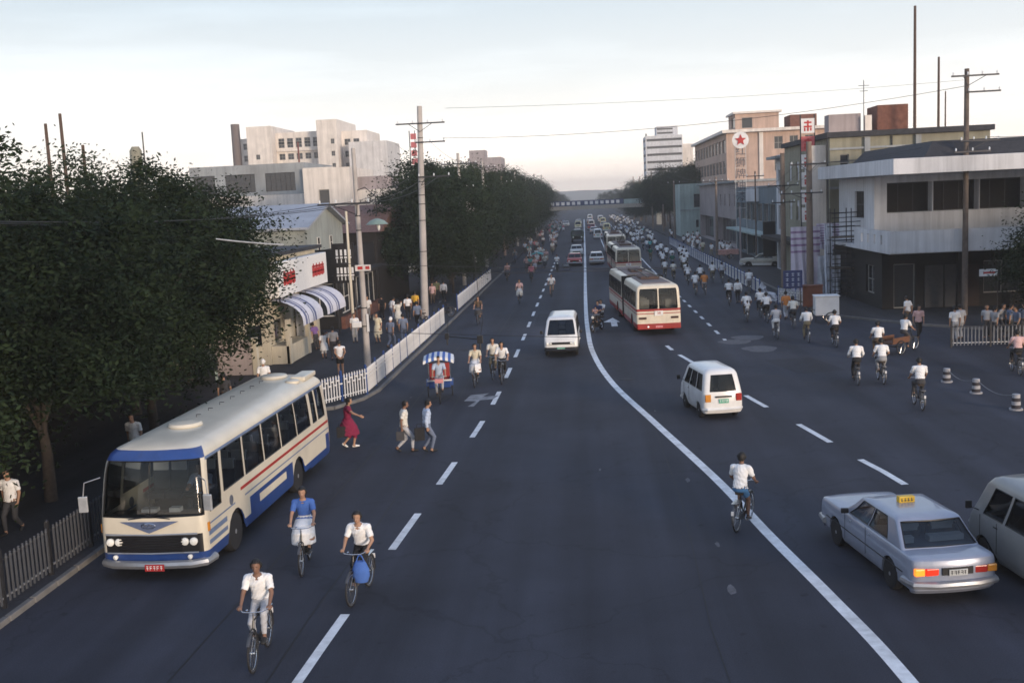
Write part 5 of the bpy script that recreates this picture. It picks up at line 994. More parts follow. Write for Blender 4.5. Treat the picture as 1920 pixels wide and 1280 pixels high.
# ---- saloon cars
def make_car(label, loc, rz, mat, lower=None, wagon=False, taxi=False, covers=False, group=None, lit=False, name='saloon_car', rails=False):
    c = thing(name, label, 'taxi' if taxi else 'car', loc, rz, group); hw, yf, yr = .845, 2.33, -2.33; zb = .93
    lv = [(.22, hw-.05, yf-.1, yr+.1, .12), (.30, hw-.01, yf-.02, yr+.02, .15), (.46, hw, yf, yr, .17), (.56, hw, yf, yr, .17), (.66, hw, yf, yr, .17), (.74, hw-.004, yf-.01, yr, .17), (.82, hw-.012, yf-.03, yr+.01, .16), (.875, hw-.025, yf-.07, yr+.03, .15), (.905, hw-.05, yf-.14, yr+.07, .14), (zb-.012, hw-.10, yf-.32, yr+.16, .13), (zb, hw-.3, yf-.7, yr+.4, .1)]
    S = Shell(lv, [-1.6, -.2, .95, 1.6], (-1, -.72, -.66, -.3, 0, .3, .66, .72, 1), ref=4, arches=((1.38, .36, .31), (-1.32, .36, .31)), crown=.07)
    S.build(c, [mat, lower or mat, BLACKP], lambda f, t, k: (1 if k < 2 else 0), angle=28)
    y0, y1 = -1.78 if not wagon else -2.2, 1.05
    z0, zt, zr = zb-.03, 1.33, 1.41
    gl = [(z0, hw-.06, y1, y0, .07), (z0+.05, hw-.065, y1-.06, y0+.05, .07), ((z0+zt)/2, hw-.12, y1-.33, y0+(.26 if not wagon else .12), .07), (zt, hw-.18, y1-.60, y0+(.5 if not wagon else .24), .07), (zt+.03, hw-.19, y1-.66, y0+(.55 if not wagon else .27), .07), (zr-.02, hw-.23, y1-.76, y0+(.62 if not wagon else .34), .08), (zr, hw-.36, y1-1.0, y0+.85, .08)]
    G = Shell(gl, [y0+.24, y0+.62, y0+.68, -.24, -.16, .62, .72], (-1, -.9, 0, .9, 1), ref=1, crown=.05)
    holes = [(s, a, b, 1, 3) for s in 'RL' for a, b in ((-.16, .72), (y0+.68, -.24))] + [('F', -1.12, 1.12, 1, 3), ('B', -1.12, 1.12, 1, 3)]
    if wagon: holes += [(s, y0+.2, y0+.62, 1, 3) for s in 'RL']
    G.build(c, [mat], lambda f, t, k: 0, holes, GLASS_D, BLACKP, name='cabin', trim_r=.013)
    MB().box(-hw+.14, hw-.14, -2.0, 2.0, .2, .5).obj('chassis', DARKIN, c); MB().box(-hw+.1, hw-.1, y0+.1, 1.2, .82, .86).obj('interior_floor', DARKIN, c)
    for y in (1.38, -1.32):
        for s in (-1, 1): wheel(c, s*(hw-.1), y, .31, .18, SILV, s)
    for x in (-.36, .36):
        seat(c, x, .15, .38, .5, SEATM, COVER if covers else None, True); seat(c, x, -.72, .38, .6, SEATM, COVER if covers else None, True)
    if covers:
        MB().box(-.1, .6, -1.5, -1.3, .96, 1.07).obj('rear_shelf_sign', WHITEP, c)
        MB().box(-.62, -.42, -1.5, -1.35, .96, 1.08).obj('tissue_box', WHITEP, c)
    for s in (-1, 1):
        MB().box(s*(hw-.28)-.16, s*(hw-.28)+.16, yf-.04, yf+.03, .56, .70).obj('headlamp', HEADL, c, bevel=.02)
        MB().box(s*(hw-.135)-.095, s*(hw-.135)+.095, yr-.03, yr+.06, .60, .74).obj('indicator_lamp', lamp_mat('lit_amber', (1, .22, .02), 1.1) if (lit and s < 0) else AMBER, c, bevel=.02)
        MB().box(s*(hw-.37)-.13, s*(hw-.37)+.13, yr-.05, yr+.06, .60, .74).obj('tail_lamp', lamp_mat('lit_red', (.7, .03, .01), .5) if (lit and s < 0) else REDL, c, bevel=.02)
        MB().obox((s*(hw+.06), .72, 1.0), (.16, .08, .11), (0, 0, s*.2)).obj('mirror', BLACKP, c, bevel=.02)
        MB().box(s*(hw+.002)-.006, s*(hw+.002)+.006, -.42, -.28, .80, .825).box(s*(hw+.002)-.006, s*(hw+.002)+.006, .5-.0, .62, .80, .825).obj('door_handle', CHROME, c)
        MB().tube([(s*(hw+.001), -.2, .91), (s*(hw+.004), -.2, .34)], .005, 4).tube([(s*(hw+.001), .86, .91), (s*(hw+.004), .86, .34)], .005, 4).obj('door_seam', BLACKP, c)
        MB().tube([(s*(hw+.004), -1.9, .55), (s*(hw+.004), 1.9, .55)], .012, 5).obj('side_moulding', BLACKP, c)
    MB().box(-.5, .5, yf+.06, yf+.09, .56, .68).obj('grille', BLACKP, c)
    for e, q in ((yf, 1), (yr, -1)):
        MB().tube([(-hw-.01, e-q*.4, .42), (-hw+.05, e-q*.02, .42), (-.4, e+q*.10, .42), (.4, e+q*.10, .42), (hw-.05, e-q*.02, .42), (hw+.01, e-q*.4, .42)], .075, 8).obj('bumper', SILV, c, smooth=True)
        plate(c, 0, e+q*.10, .66 if q < 0 else .5, .36, .12, M('pale_plate', (.42, .44, .44), .5) if q < 0 else PLATE_G, q, INKD)
    MB().box(-.3, .3, yr-.085, yr-.04, .61, .75).obj('lamp_panel', BLACKP, c)
    if taxi: taxi_sign(c, 0, -.25, zr-.005)
    if rails:
        b = MB()
        for x in (-.45, .45): b.tube([(x, -1.3, zr+.08), (x, -.1, zr+.08)], .02, 6)
        b.obj('roof_rack', CHROME, c)
    return c
SILVER = M('taxi_silver', (.29, .32, .40), .3, .2, var=.06, coat=.6, dirt=.12)
make_car('silver taxi with yellow roof sign and lit rear indicator driving away', (6.38, 22.2, 0), .16, SILVER, taxi=True, covers=True, lit=True)
REDC = M('car_red', (.42, .03, .03), .3, coat=.5); DARKC = M('car_maroon', (.06, .02, .03), .3, coat=.5); GREENC = M('truck_green', (.03, .055, .035), .5, var=.15)
CARS = M('car_white', (.72, .72, .70), .3, var=.04, coat=.4); YELC = M('car_pale_yellow', (.70, .62, .35), .4, coat=.3)
car_white = make_car('white estate car driving away close right of the centre line', (1.25, 125.6, 0), 0, CARS, wagon=True, name='estate_car', rails=True)
car_red = make_car('red car coming toward us left of the centre line', (-1.3, 124.2, 0), PI, REDC, lower=BLACKP)
car_wh2 = make_car('white car coming toward us right behind the red car', (-1.2, 144.5, 0), PI, CARS)
# ---- green lorry
def make_truck(loc, rz):
    c = thing('lorry', 'dark green lorry coming toward us behind the two cars', 'truck', loc, rz)
    lv = [(.5, .95, 3.1, 1.5, .1), (.6, 1.0, 3.14, 1.45, .14), (1.2, 1.02, 3.12, 1.45, .14), (1.35, 1.02, 3.08, 1.45, .14), (1.75, .98, 2.96, 1.48, .14), (2.05, .94, 2.85, 1.5, .14), (2.15, .86, 2.72, 1.58, .14), (2.2, .6, 2.4, 1.8, .14)]
    S = Shell(lv, [1.75, 2.7], (-1, -.85, 0, .85, 1), ref=3, crown=.05)
    S.build(c, [GREENC], lambda f, t, k: 0, [('F', -1.1, 1.1, 3, 5), ('R', 1.75, 2.7, 3, 5), ('L', 1.75, 2.7, 3, 5)], GLASS_D, BLACKP, name='cab')
    MB().box(-1.1, 1.1, -3.2, 1.35, .95, 1.05).box(-1.15, -1.08, -3.2, 1.35, 1.05, 1.75).box(1.08, 1.15, -3.2, 1.35, 1.05, 1.75).box(-1.1, 1.1, 1.3, 1.36, 1.05, 1.9).obj('cargo_bed', GREENC, c)
    MB().box(-.5, .5, -3.1, 2.8, .5, .9).obj('chassis', DARKIN, c)
    for y in (2.2, -1.9):
        for s in (-1, 1): wheel(c, s*.92, y, .45, .28, SILV, s)
    for s in (-1, 1): MB().lathe([(.11, -.02), (.12, .03), (0, .05)], (s*.72, 3.16, .95), 12, 'y').obj('headlamp', HEADL, c, smooth=True)
    MB().box(-.55, .55, 3.15, 3.2, .75, 1.15).obj('grille', BLACKP, c); MB().box(-1.05, 1.05, 3.1, 3.28, .5, .66).obj('bumper', BLACKP, c, bevel=.02)
    return c
truck = make_truck((-1.3, 187, 0), PI)
# ---- far traffic, copies of the saloon and the van
def far(proto, x, y, rz, label, mat, parts=('body', 'cabin')):
    return copy_tree(proto, (x, y, 0), rz, label, 'far vehicles', {p: mat for p in parts})
far(car_wh2, -1.5, 213, PI, 'white car just behind the green lorry, coming toward us', CARS)
far(van_proto, -1.6, 262, PI, 'pale yellow van coming toward us, second behind the green lorry', YELC, ('body',))
far(car_wh2, 5.2, 178, 0, 'dark maroon car driving away near the cycle lane', DARKC)
far(car_wh2, 1.9, 225, 0, 'white saloon ahead of the white van, driving away', CARS)
far(car_wh2, 1.5, 247, 0, 'red saloon in the far outbound traffic', REDC)
far(van_proto, 4.7, 232, 0, 'cream van in the far outbound traffic beside the white saloon', YELC, ('body',))
for i, (x, y, m) in enumerate(((1.7, 268, CARS), (4.6, 262, CARS), (1.6, 290, REDC), (4.9, 288, YELC), (-1.7, 300, CARS), (1.5, 315, CARS), (4.8, 318, GREY_V), (-4.9, 285, CARS), (5.0, 345, CARS), (1.8, 345, CARS))):
    far(car_wh2 if i % 3 else van_proto, x, y, PI if x < 0 else 0, 'tiny car in the distant queue near the footbridge', m, ('body', 'cabin') if i % 3 else ('body',))
far(car_wh2, 17.9, 108.8, 1.1, 'pale car parked on the right-hand side street behind the white fence', M('car_beige', (.42, .40, .34), .4))
# ------------------------------------------------------------------ people: one continuous remeshed body, clothes as shells over it
SKIN = M('skin', (.36, .21, .14), .6, var=.08); SKIN_D = M('skin_tanned', (.20, .11, .075), .6, var=.08); HAIRM = M('black_hair', (.012, .011, .011), .55, var=.2, bump=.4, bscale=60)
GREYH = M('grey_hair', (.30, .30, .31), .6); EYE = M('eye_dark', (.02, .015, .012), .3); LIP = M('lips', (.26, .10, .08), .6)
CL = {n: M('cloth_'+n, c, .9, var=.10, scale=9, bump=.25, bscale=18) for n, c in dict(
    white=(.76, .76, .76), offwhite=(.66, .64, .58), cream=(.60, .55, .42), grey=(.30, .30, .31), lightgrey=(.42, .43, .46), palepink=(.62, .40, .38), pink=(.62, .22, .28), paleblue=(.42, .50, .64),
    blue=(.06, .14, .42), navy=(.03, .04, .09), black=(.018, .018, .02), charcoal=(.05, .05, .055), khaki=(.20, .17, .11), brown=(.11, .075, .05), red=(.20, .015, .05), green=(.03, .11, .075),
    teal=(.12, .40, .40), orange=(.60, .22, .06), yellow=(.65, .38, .05), purple=(.18, .10, .28), slate=(.14, .17, .24), shortblue=(.06, .17, .34), olive=(.13, .14, .08)).items()}
SHOE = {n: M('shoe_'+n, c, .6) for n, c in dict(black=(.02, .02, .02), white=(.7, .7, .68), brown=(.12, .07, .04)).items()}
V = Vector
def _loft(rings, n=14):
    """rings: (centre, right, forward, rx, ry) -> closed tube verts, faces"""
    vs = [tuple(c + r*(rx*math.cos(2*PI*j/n)) + f*(ry*math.sin(2*PI*j/n))) for c, r, f, rx, ry in rings for j in range(n)]
    k = len(rings); fs = [(i*n+j, i*n+(j+1)%n, (i+1)*n+(j+1)%n, (i+1)*n+j) for i in range(k-1) for j in range(n)]
    return vs, fs + [tuple(range(n-1,-1,-1)), tuple((k-1)*n+j for j in range(n))]
class Body:
    def __init__(s, J, skirt=None, fingers=True, curl=.5, hand_n=None, belly=1.0, female=False):
        s.vs = []; s.fs = []; s.reg = []; s.t = []; s.J = J
        R = V(J.get('right', (1,0,0))).normalized(); up = V((0,0,1))
        pel, chest, neck, head = V(J['pelvis']), V(J['chest']), V(J['neck']), V(J['head'])
        ax = (chest-pel).normalized(); f1 = ax.cross(R)*-1
        fw = R.cross(ax)*-1 if (R.cross(ax)*-1).y > 0 else R.cross(ax)
        sh = .93 if female else 1.0
        mid = pel.lerp(chest, .48) - fw*.0
        s.add('pelvis', _loft([(pel-ax*.11, R, fw, .06, .05), (pel-ax*.08, R, fw, .135, .095), (pel, R, fw, .165*(1.03 if female else 1), .118), (pel+ax*.09, R, fw, .152*sh, .108*belly)]))
        s.add('waist', _loft([(pel+ax*.05, R, fw, .15*sh, .105*belly), (mid, R, fw, .140*sh, .102*belly), (pel.lerp(chest, .72), R, fw, .158*sh, .112)]))
        s.add('chest', _loft([(pel.lerp(chest, .6), R, fw, .15*sh, .107), (pel.lerp(chest, .82), R, fw, .168*sh, .118), (chest, R, fw, .165*sh, .105), (chest.lerp(neck, .55), R, fw, .105, .08), (neck, R, fw, .06, .058)]))
        s.bone('neck', neck-(head-neck)*.3, head, .058, .052)
        hd = V(J.get('look', (0,1,-.1))).normalized(); hr = R if abs(R.dot(hd)) < .8 else V((0,1,0)); hr = (hr - hd*hr.dot(hd)).normalized(); hu = hr.cross(hd)
        if hu.z < 0: hu = -hu
        s.hd, s.hu, s.hr, s.hc = hd, hu, hr, head
        sk = [(head + hu*(.118*math.sin(a)) - hd*.008, hr, hd, .078*math.cos(a)+.001, .098*math.cos(a)+.001) for a in [-PI/2+.05+i*(PI-.1)/9 for i in range(10)]]
        s.add('head', _loft(sk, 16))
        s.add('head', _loft([(head-hu*.122+hd*.052, hr, hd, .02, .018), (head-hu*.11+hd*.045, hr, hd, .042, .042), (head-hu*.07+hd*.03, hr, hd, .058, .062), (head-hu*.02+hd*.022, hr, hd, .066, .068)], 12))
        s.bone('head', head-hu*.012+hd*.086, head-hu*.042+hd*.112, .010, .016)
        for q in (-1, 1): s.bone('head', head+hr*q*.078-hu*.028-hd*.005, head+hr*q*.084+hu*.018-hd*.012, .013, .018)
        for q, k in ((-1, 'l'), (1, 'r')):
            S_, E_, W_ = V(J['sh'+k]), V(J['el'+k]), V(J['wr'+k]); s.bone('chest', chest.lerp(S_, .35), S_, .075, .062*sh)
            s.bone('uarm', S_, E_, .057*sh, .043*sh); s.bone('farm', E_, W_, .043*sh, .028*sh)
            d = V(J['hd'+k]).normalized(); nrm = V((hand_n or {}).get(k, (-q, 0, 0))); nrm = (nrm - d*nrm.dot(d)).normalized(); lat = d.cross(nrm)
            if lat.dot(V(J.get('thumb', (0, 1, .3)))) < 0: lat = -lat
            s.add('hand', _loft([(W_-d*.01, lat, nrm, .026, .020), (W_+d*.04, lat, nrm, .042, .018), (W_+d*.085, lat, nrm, .043, .015)], 10))
            if fingers:
                for i, (o, ln) in enumerate(((.032, .068), (.011, .078), (-.011, .074), (-.031, .058))):
                    b0 = W_+d*.08+lat*o; a1 = curl*.9; d1 = d*math.cos(a1)+nrm*math.sin(a1); b1 = b0+d1*ln*.55; a2 = curl*2.4; d2 = d*math.cos(a2)+nrm*math.sin(a2)
                    s.bone('hand', b0, b1, .0105, .0098, 7); s.bone('hand', b1, b1+d2*ln*.5, .0098, .0085, 7)
                th = W_+d*.022+lat*.034; td = (lat*.62+d*.62+nrm*.35).normalized(); s.bone('hand', th, th+td*.04, .014, .012, 7); s.bone('hand', th+td*.04, th+td*.04+(d*.8+nrm*.5).normalized()*.03, .012, .0095, 7)
            H_, K_, A_, T_ = V(J['hip'+k]), V(J['kn'+k]), V(J['an'+k]), V(J['to'+k])
            s.bone('thigh', H_, K_, .086, .057); s.bone('calf', K_, A_, .056, .036)
            fd = (T_-A_); fl = V((fd.x, fd.y, fd.z)); fh = fl.normalized(); fr = fh.cross(up).normalized(); fu = fr.cross(fh)
            s.add('foot', _loft([(A_-fh*.055-fu*.035, fr, fu, .026, .032), (A_-fh*.02-fu*.03, fr, fu, .036, .045), (A_+fh*.06-fu*.04, fr, fu, .042, .036), (A_+fh*.13-fu*.052, fr, fu, .046, .024), (A_+fh*.18-fu*.058, fr, fu, .032, .016)], 12))
        if skirt:
            s.add('skirt', _loft([(V(c), V(r).normalized(), V(f).normalized(), a, b) for c, r, f, a, b in skirt], 20))
    def add(s, vf, *a):
        # add(region, (verts, faces))
        reg, (vs, fs) = vf, a[0]
        n = len(s.vs); s.vs += vs; s.fs += [tuple(n+i for i in f) for f in fs]; m = len(vs)
        s.reg += [reg]*m; s.t += [i/max(m-1, 1) for i in range(m)]
    def bone(s, reg, p0, p1, r0, r1, n=10):
        p0, p1 = V(p0), V(p1); d = p1-p0; L = d.length; d /= L; u = V((0,0,1)) if abs(d.z) < .9 else V((0,1,0)); a = d.cross(u).normalized(); b = d.cross(a)
        rings = []; ts = []
        for i in (0, 1, 2):
            th = PI/2*i/3; rings.append((p0-d*r0*math.cos(th), r0*max(math.sin(th), .05))); ts.append(0)
        for i in range(7): rings.append((p0.lerp(p1, i/6), r0+(r1-r0)*i/6)); ts.append(i/6)
        for i in (1, 2, 3):
            th = PI/2*i/3; rings.append((p1+d*r1*math.sin(th), r1*max(math.cos(th), .05))); ts.append(1)
        vs, fs = _loft([(c, a, b, r, r) for c, r in rings], n)
        k = len(s.vs); s.vs += vs; s.fs += [tuple(k+i for i in f) for f in fs]; s.reg += [reg]*len(vs); s.t += [t for t in ts for _ in range(n)]
    def remesh(s, voxel):
        me = bpy.data.meshes.new('tmp'); me.from_pydata([tuple(v) for v in s.vs], [], s.fs)
        bm = bmesh.new(); bm.from_mesh(me); bmesh.ops.recalc_face_normals(bm, faces=bm.faces); bm.to_mesh(me); bm.free()
        o = bpy.data.objects.new('tmp', me); COL.objects.link(o)
        md = o.modifiers.new('r', 'REMESH'); md.mode = 'VOXEL'; md.voxel_size = voxel
        sm = o.modifiers.new('s', 'SMOOTH'); sm.iterations = 2 if voxel < .015 else 1; sm.factor = .4
        dg = bpy.context.evaluated_depsgraph_get(); r = bpy.data.meshes.new_from_object(o.evaluated_get(dg)); bpy.data.objects.remove(o); bpy.data.meshes.remove(me)
        n = len(r.vertices); co = np.empty(n*3, 'f'); r.vertices.foreach_get('co', co); co = co.reshape(-1, 3); no = np.empty(n*3, 'f'); r.vertices.foreach_get('normal', no); no = no.reshape(-1, 3)
        kd = kdtree.KDTree(len(s.vs))
        for i, v in enumerate(s.vs): kd.insert(v, i)
        kd.balance(); idx = [kd.find(c)[1] for c in co]
        s.R = np.array([s.reg[i] for i in idx]); s.T = np.array([s.t[i] for i in idx]); s.co, s.no = co, no; s.me = r
        s.faces = [tuple(p.vertices) for p in r.polygons]
        # anything not in contact with the body stays out
        return r
    def head_local(s):
        d = s.co - np.array(s.hc); return d @ np.array(s.hr), d @ np.array(s.hd), d @ np.array(s.hu)
    def hairmask(s, long=False):
        x, y, z = s.head_local(); h = (s.R == 'head')
        m = h & ((z > .052) | ((y < .02) & (z > -.05)) | ((y < -.03) & (z > -.10)))
        m &= ~((y > .05) & (z < .062))
        if long: m |= (s.R == 'neck') & (y < -.01)
        return m
    def shell(s, mask, off, name, mat, fold=.006, seed=0):
        keep = [f for f in s.faces if all(mask[i] for i in f)]
        if not keep: return None
        used = sorted({i for f in keep for i in f}); mp = {j: i for i, j in enumerate(used)}
        c = s.co[used]; n_ = s.no[used]; ph = seed*1.7
        d = off + fold*(np.sin(c[:,2]*31+c[:,0]*17+ph)*np.sin(c[:,1]*27+c[:,2]*13+ph)*.6 + .5*np.sin(c[:,2]*55+c[:,0]*60+ph*2)*np.sin(c[:,0]*33-c[:,1]*41))
        vs = c + n_*d[:,None]; ed = {}
        for f in keep:
            for a, b in zip(f, f[1:]+f[:1]): ed.setdefault((min(a,b), max(a,b)), []).append((a, b))
        bd = [e[0] for e in ed.values() if len(e) == 1]; bv = sorted({i for e in bd for i in e}); bm = {j: len(used)+i for i, j in enumerate(bv)}
        inn = s.co[bv] - s.no[bv]*.004
        fs = [tuple(mp[i] for i in f) for f in keep] + [(mp[b], mp[a], bm[a], bm[b]) for a, b in bd]
        me = bpy.data.meshes.new(name); me.from_pydata(np.vstack([vs, inn]).tolist() if bv else vs.tolist(), [], fs); me.materials.append(mat)
        me.polygons.foreach_set('use_smooth', [True]*len(me.polygons)); me.update(); return me
def seg2(a, b, L1, L2, pole):
    """elbow or knee position for two bones of length L1, L2 between a and b bending towards pole"""
    a, b, pole = V(a), V(b), V(pole); d = b-a; D = min(d.length, (L1+L2)*.999); u = d.normalized(); x = (D*D+L1*L1-L2*L2)/(2*D); h = math.sqrt(max(L1*L1-x*x, 0)); p = pole - u*pole.dot(u)
    return a+u*x+p.normalized()*h
def pose(pelvis, lean, hands, feet, head_fwd=.05, look=(0,1,-.15), knee=(0,1,.2), elbow=(0,-.4,-1), hd=None, tlen=.46, twist=0, toes=None, sh_w=.185, kspread=.25):
    J = {}; pel = V(pelvis); ax = V((0, math.sin(lean), math.cos(lean)))
    J['pelvis'] = pel; J['chest'] = pel+ax*tlen; J['neck'] = pel+ax*(tlen+.105)+V((0, .02, 0)); J['head'] = V(J['neck'])+V((0, head_fwd, .155)); J['look'] = look
    R = V((math.cos(twist), math.sin(twist), 0)); J['right'] = R
    for q, k in ((-1, 'l'), (1, 'r')):
        S_ = V(J['chest'])+R*q*sh_w+ax*.005; J['sh'+k] = S_; W_ = V(hands[k]); 
        el = elbow[k] if isinstance(elbow, dict) else (q*.6+elbow[0], elbow[1], elbow[2])
        if (W_-S_).length > .52: W_ = S_+(W_-S_).normalized()*.52
        J['wr'+k] = W_; E_ = seg2(S_, W_, .285, .25, el); J['el'+k] = E_
        J['hd'+k] = (hd or {}).get(k) or tuple((W_-E_).normalized())
        H_ = pel+R*q*.088-V((0,0,.03)); J['hip'+k] = H_; A_ = V(feet[k]); J['kn'+k] = seg2(H_, A_, .42, .41, V(knee)+V((q*kspread, 0, 0))); 
        dd = A_-H_
        if dd.length > .825: A_ = H_+dd.normalized()*.825
        J['an'+k] = A_; t = (toes or {}).get(k, (0, .2, -.03)); J['to'+k] = A_+V(t)
    return J
BARZ = 1.03
RIDE = lambda lean, ph=0: pose((0, -.235, 1.0), lean, {'l': (-.255, .20, BARZ+.035), 'r': (.255, .20, BARZ+.035)},
    {'l': (-.115, .04+.16*math.cos(ph), .40+.16*math.sin(ph)), 'r': (.115, .04-.16*math.cos(ph), .40-.16*math.sin(ph))}, hd={'l': (0.03, .9, -.1), 'r': (-.03, .9, -.1)}, head_fwd=.03, kspread=.12, elbow=(0, -.3, -1))
GRIP = {'l': (0, 0, -1), 'r': (0, 0, -1)}
def walkpose(stride=.28, armswing=.22, hl=None, hr=None):
    z = .885 - stride*.12
    return pose((0, 0, z), .04, {'l': hl or (-.23, armswing, .80), 'r': hr or (.23, -armswing*.8, .80)}, {'l': (-.085, -stride, .13), 'r': (.085, stride, .085)},
                elbow=(0, -1, 0), knee=(0, 1, 0), kspread=.02, toes={'l': (0, .17, -.11), 'r': (0, .2, .02)})
STAND = lambda hl=None, hr=None, tw=0: pose((0, 0, .90), .03, {'l': hl or (-.235, .04, .80), 'r': hr or (.235, .02, .80)}, {'l': (-.10, 0, .085), 'r': (.10, .03, .085)}, elbow=(0, -1, 0), knee=(0, 1, 0), kspread=.05, twist=tw)
SIT = pose((0, 0, 0), -.05, {'l': (-.18, .40, .27), 'r': (.18, .42, .30)}, {'l': (-.12, .48, -.38), 'r': (.12, .50, -.38)}, elbow=(0, -.3, -1), kspread=.1)
BODIES = {}
def archetype(key, J, kind, sleeve=.75, skirt=None, legs='long', curl=.5, hn=None, female=False, lo=False, fingers=True):
    """near version: dict of part meshes; far version: one mesh with slots skin, top, bottom, hair, shoes"""
    b = Body(J, skirt, fingers and not lo, curl, hn, female=female); b.remesh(.028 if lo else .0115)
    R, T = b.R, b.T
    ca = np.array(J['chest']) ; pa = np.array(J['pelvis']); axn = (ca-pa)/np.linalg.norm(ca-pa); al = (b.co-pa)@axn
    tor = (R == 'chest') | (R == 'waist') | (R == 'pelvis'); wl = -.03 if kind == 'untucked' else .075
    top = (tor & (al > wl)) | ((R == 'uarm') & (T < sleeve)) | ((R == 'farm') & (sleeve > 1) & (T < sleeve-1))
    nk = np.array(J['neck']); top &= ~((R == 'chest') & (np.linalg.norm(b.co-nk, axis=1) < .07))
    lim = .8 if legs == 'shorts' else 2
    bot = (tor & (al <= wl+.004)) | ((R == 'thigh') & (T < (.55 if legs == 'shorts' else 2))) | ((R == 'calf') & (T < (.96 if legs == 'long' else -1)))
    if kind in ('dress', 'skirt'):
        bot = (R == 'skirt') | (tor & (al <= wl+.004)) | (R == 'thigh') | ((R == 'calf') & (T < .35))
        if kind == 'dress': top = top | bot; bot = np.zeros_like(bot)
    hair = b.hairmask(female); shoe = (R == 'foot')
    x, y, z = b.head_local()
    eye = (R == 'head') & (y > .07) & (abs(abs(x)-.034) < .016) & (abs(z-.008) < .010); mouth = (R == 'head') & (y > .07) & (abs(x) < .024) & (abs(z+.066) < .008)
    if lo:
        me = b.me; me.materials.clear()
        for m_ in (SKIN, CL['white'], CL['black'], HAIRM, SHOE['black']): me.materials.append(m_)
        idx = []
        for f in b.faces:
            f = list(f); c = lambda mk: sum(mk[i] for i in f) > len(f)/2
            idx.append(3 if c(hair) else 1 if c(top) else 2 if c(bot) else 4 if c(shoe) else 0)
        me.polygons.foreach_set('material_index', idx)
        n = len(b.co); off = np.zeros(n); off[top] = .014; off[bot] = .01; off[hair] = .015
        me.vertices.foreach_set('co', (b.co+b.no*off[:,None]).ravel().astype('f')); me.polygons.foreach_set('use_smooth', [True]*len(me.polygons)); me.update()
        BODIES[key] = me; return me
    me = b.me; me.name = 'body'; me.materials.clear()
    for m_ in (SKIN, EYE, LIP): me.materials.append(m_)
    me.polygons.foreach_set('material_index', [1 if sum(eye[i] for i in f) >= 3 else 2 if sum(mouth[i] for i in f) >= 3 else 0 for f in b.faces])
    me.polygons.foreach_set('use_smooth', [True]*len(me.polygons)); me.update()
    A = {'body': me, 'hair': b.shell(hair, .017, 'hair', HAIRM, .005, 1)}
    tn = 'dress' if kind == 'dress' else 'shirt'; A[tn] = b.shell(top, .019, tn, CL['white'], .010, 2)
    if kind != 'dress':
        bn = 'skirt' if kind == 'skirt' else ('shorts' if legs == 'shorts' else 'trousers'); A[bn] = b.shell(bot, .011, bn, CL['black'], .006, 3)
    A['shoes'] = b.shell(shoe, .008, 'shoes', SHOE['black'], 0)
    BODIES[key] = A; return A
def SK(pts): return [(c, (1,0,0), (0,1,0), a, b) for c, a, b in pts]
RSK = [((0, -.24, 1.10), (1,0,0), (0,.95,.3), .165, .11), ((0, -.15, 1.0), (1,0,0), (0,.9,.45), .21, .20), ((0, -.02, .92), (1,0,0), (0,.9,.45), .23, .24), ((0, .09, .80), (1,0,0), (0,1,.3), .25, .30), ((0, .11, .60), (1,0,0), (0,1,.1), .26, .27)]
archetype('ride_m', RIDE(.22, .6), 'shirt', curl=1.0, hn=GRIP); archetype('ride_m2', RIDE(.34, 2.4), 'shirt', curl=1.0, hn=GRIP); archetype('ride_long', RIDE(.28, 4.2), 'shirt', sleeve=1.9, curl=1.0, hn=GRIP)
archetype('ride_short', RIDE(.27, 1.4), 'untucked', legs='shorts', curl=1.0, hn=GRIP); archetype('ride_f', RIDE(.16, .8), 'skirt', skirt=RSK, curl=1.0, hn=GRIP, female=True)
archetype('walk_m', walkpose(.24, .1), 'untucked', sleeve=.8); archetype('walk_long', walkpose(.10, .05), 'shirt', sleeve=1.85)
WSK = lambda z: SK([((0, 0, .98), .165, .12), ((0, 0, .88), .205, .155), ((0, 0, .7), .22, .175), ((0, 0, z), .235, .20)])
archetype('walk_dress', walkpose(.15, .0, hl=(-.25, -.02, .80), hr=(.55, .38, 1.12)), 'dress', sleeve=.55, skirt=SK([((0, 0, .98), .165, .125), ((0, 0, .86), .21, .20), ((0, .01, .7), .235, .28), ((0, .02, .44), .25, .345)]), female=True, curl=.25)
archetype('stand_m', STAND(), 'shirt'); archetype('stand_short', STAND(hl=(-.12, -.16, .98), hr=(.12, -.16, .96)), 'untucked', sleeve=.3, legs='shorts'); archetype('stand_dress', STAND(hr=(.13, .10, 1.52)), 'dress', skirt=WSK(.52), female=True)
archetype('sit', SIT, 'shirt', curl=1.0)
archetype('far_ride', RIDE(.25, .6), 'shirt', lo=True); archetype('far_ride2', RIDE(.36, 2.6), 'untucked', lo=True); archetype('far_walk', walkpose(.2, .15), 'shirt', lo=True); archetype('far_stand', STAND(), 'shirt', lo=True); archetype('far_sit', SIT, 'shirt', lo=True)
archetype('far_ride_f', RIDE(.16, .8), 'skirt', skirt=RSK, lo=True, female=True); archetype('far_dress', STAND(), 'dress', skirt=WSK(.5), lo=True, female=True)
def person(key, label, x, y, rz, cloth=None, z=0.0, group=None, scale=1.0, skin=None, hair=None, tilt=0):
    """cloth: part name -> material"""
    p = thing('person', label, 'person', (x, y, z), rz, group); p.scale = (scale,)*3; p.rotation_euler = (tilt, 0, rz)
    for n, me in BODIES[key].items():
        if me is None: continue
        o = link(n, me, p)
        if n == 'body' and skin: recolor(o, skin)
        if n == 'hair' and hair: recolor(o, hair)
        if cloth and n in cloth: recolor(o, cloth[n])
    return p
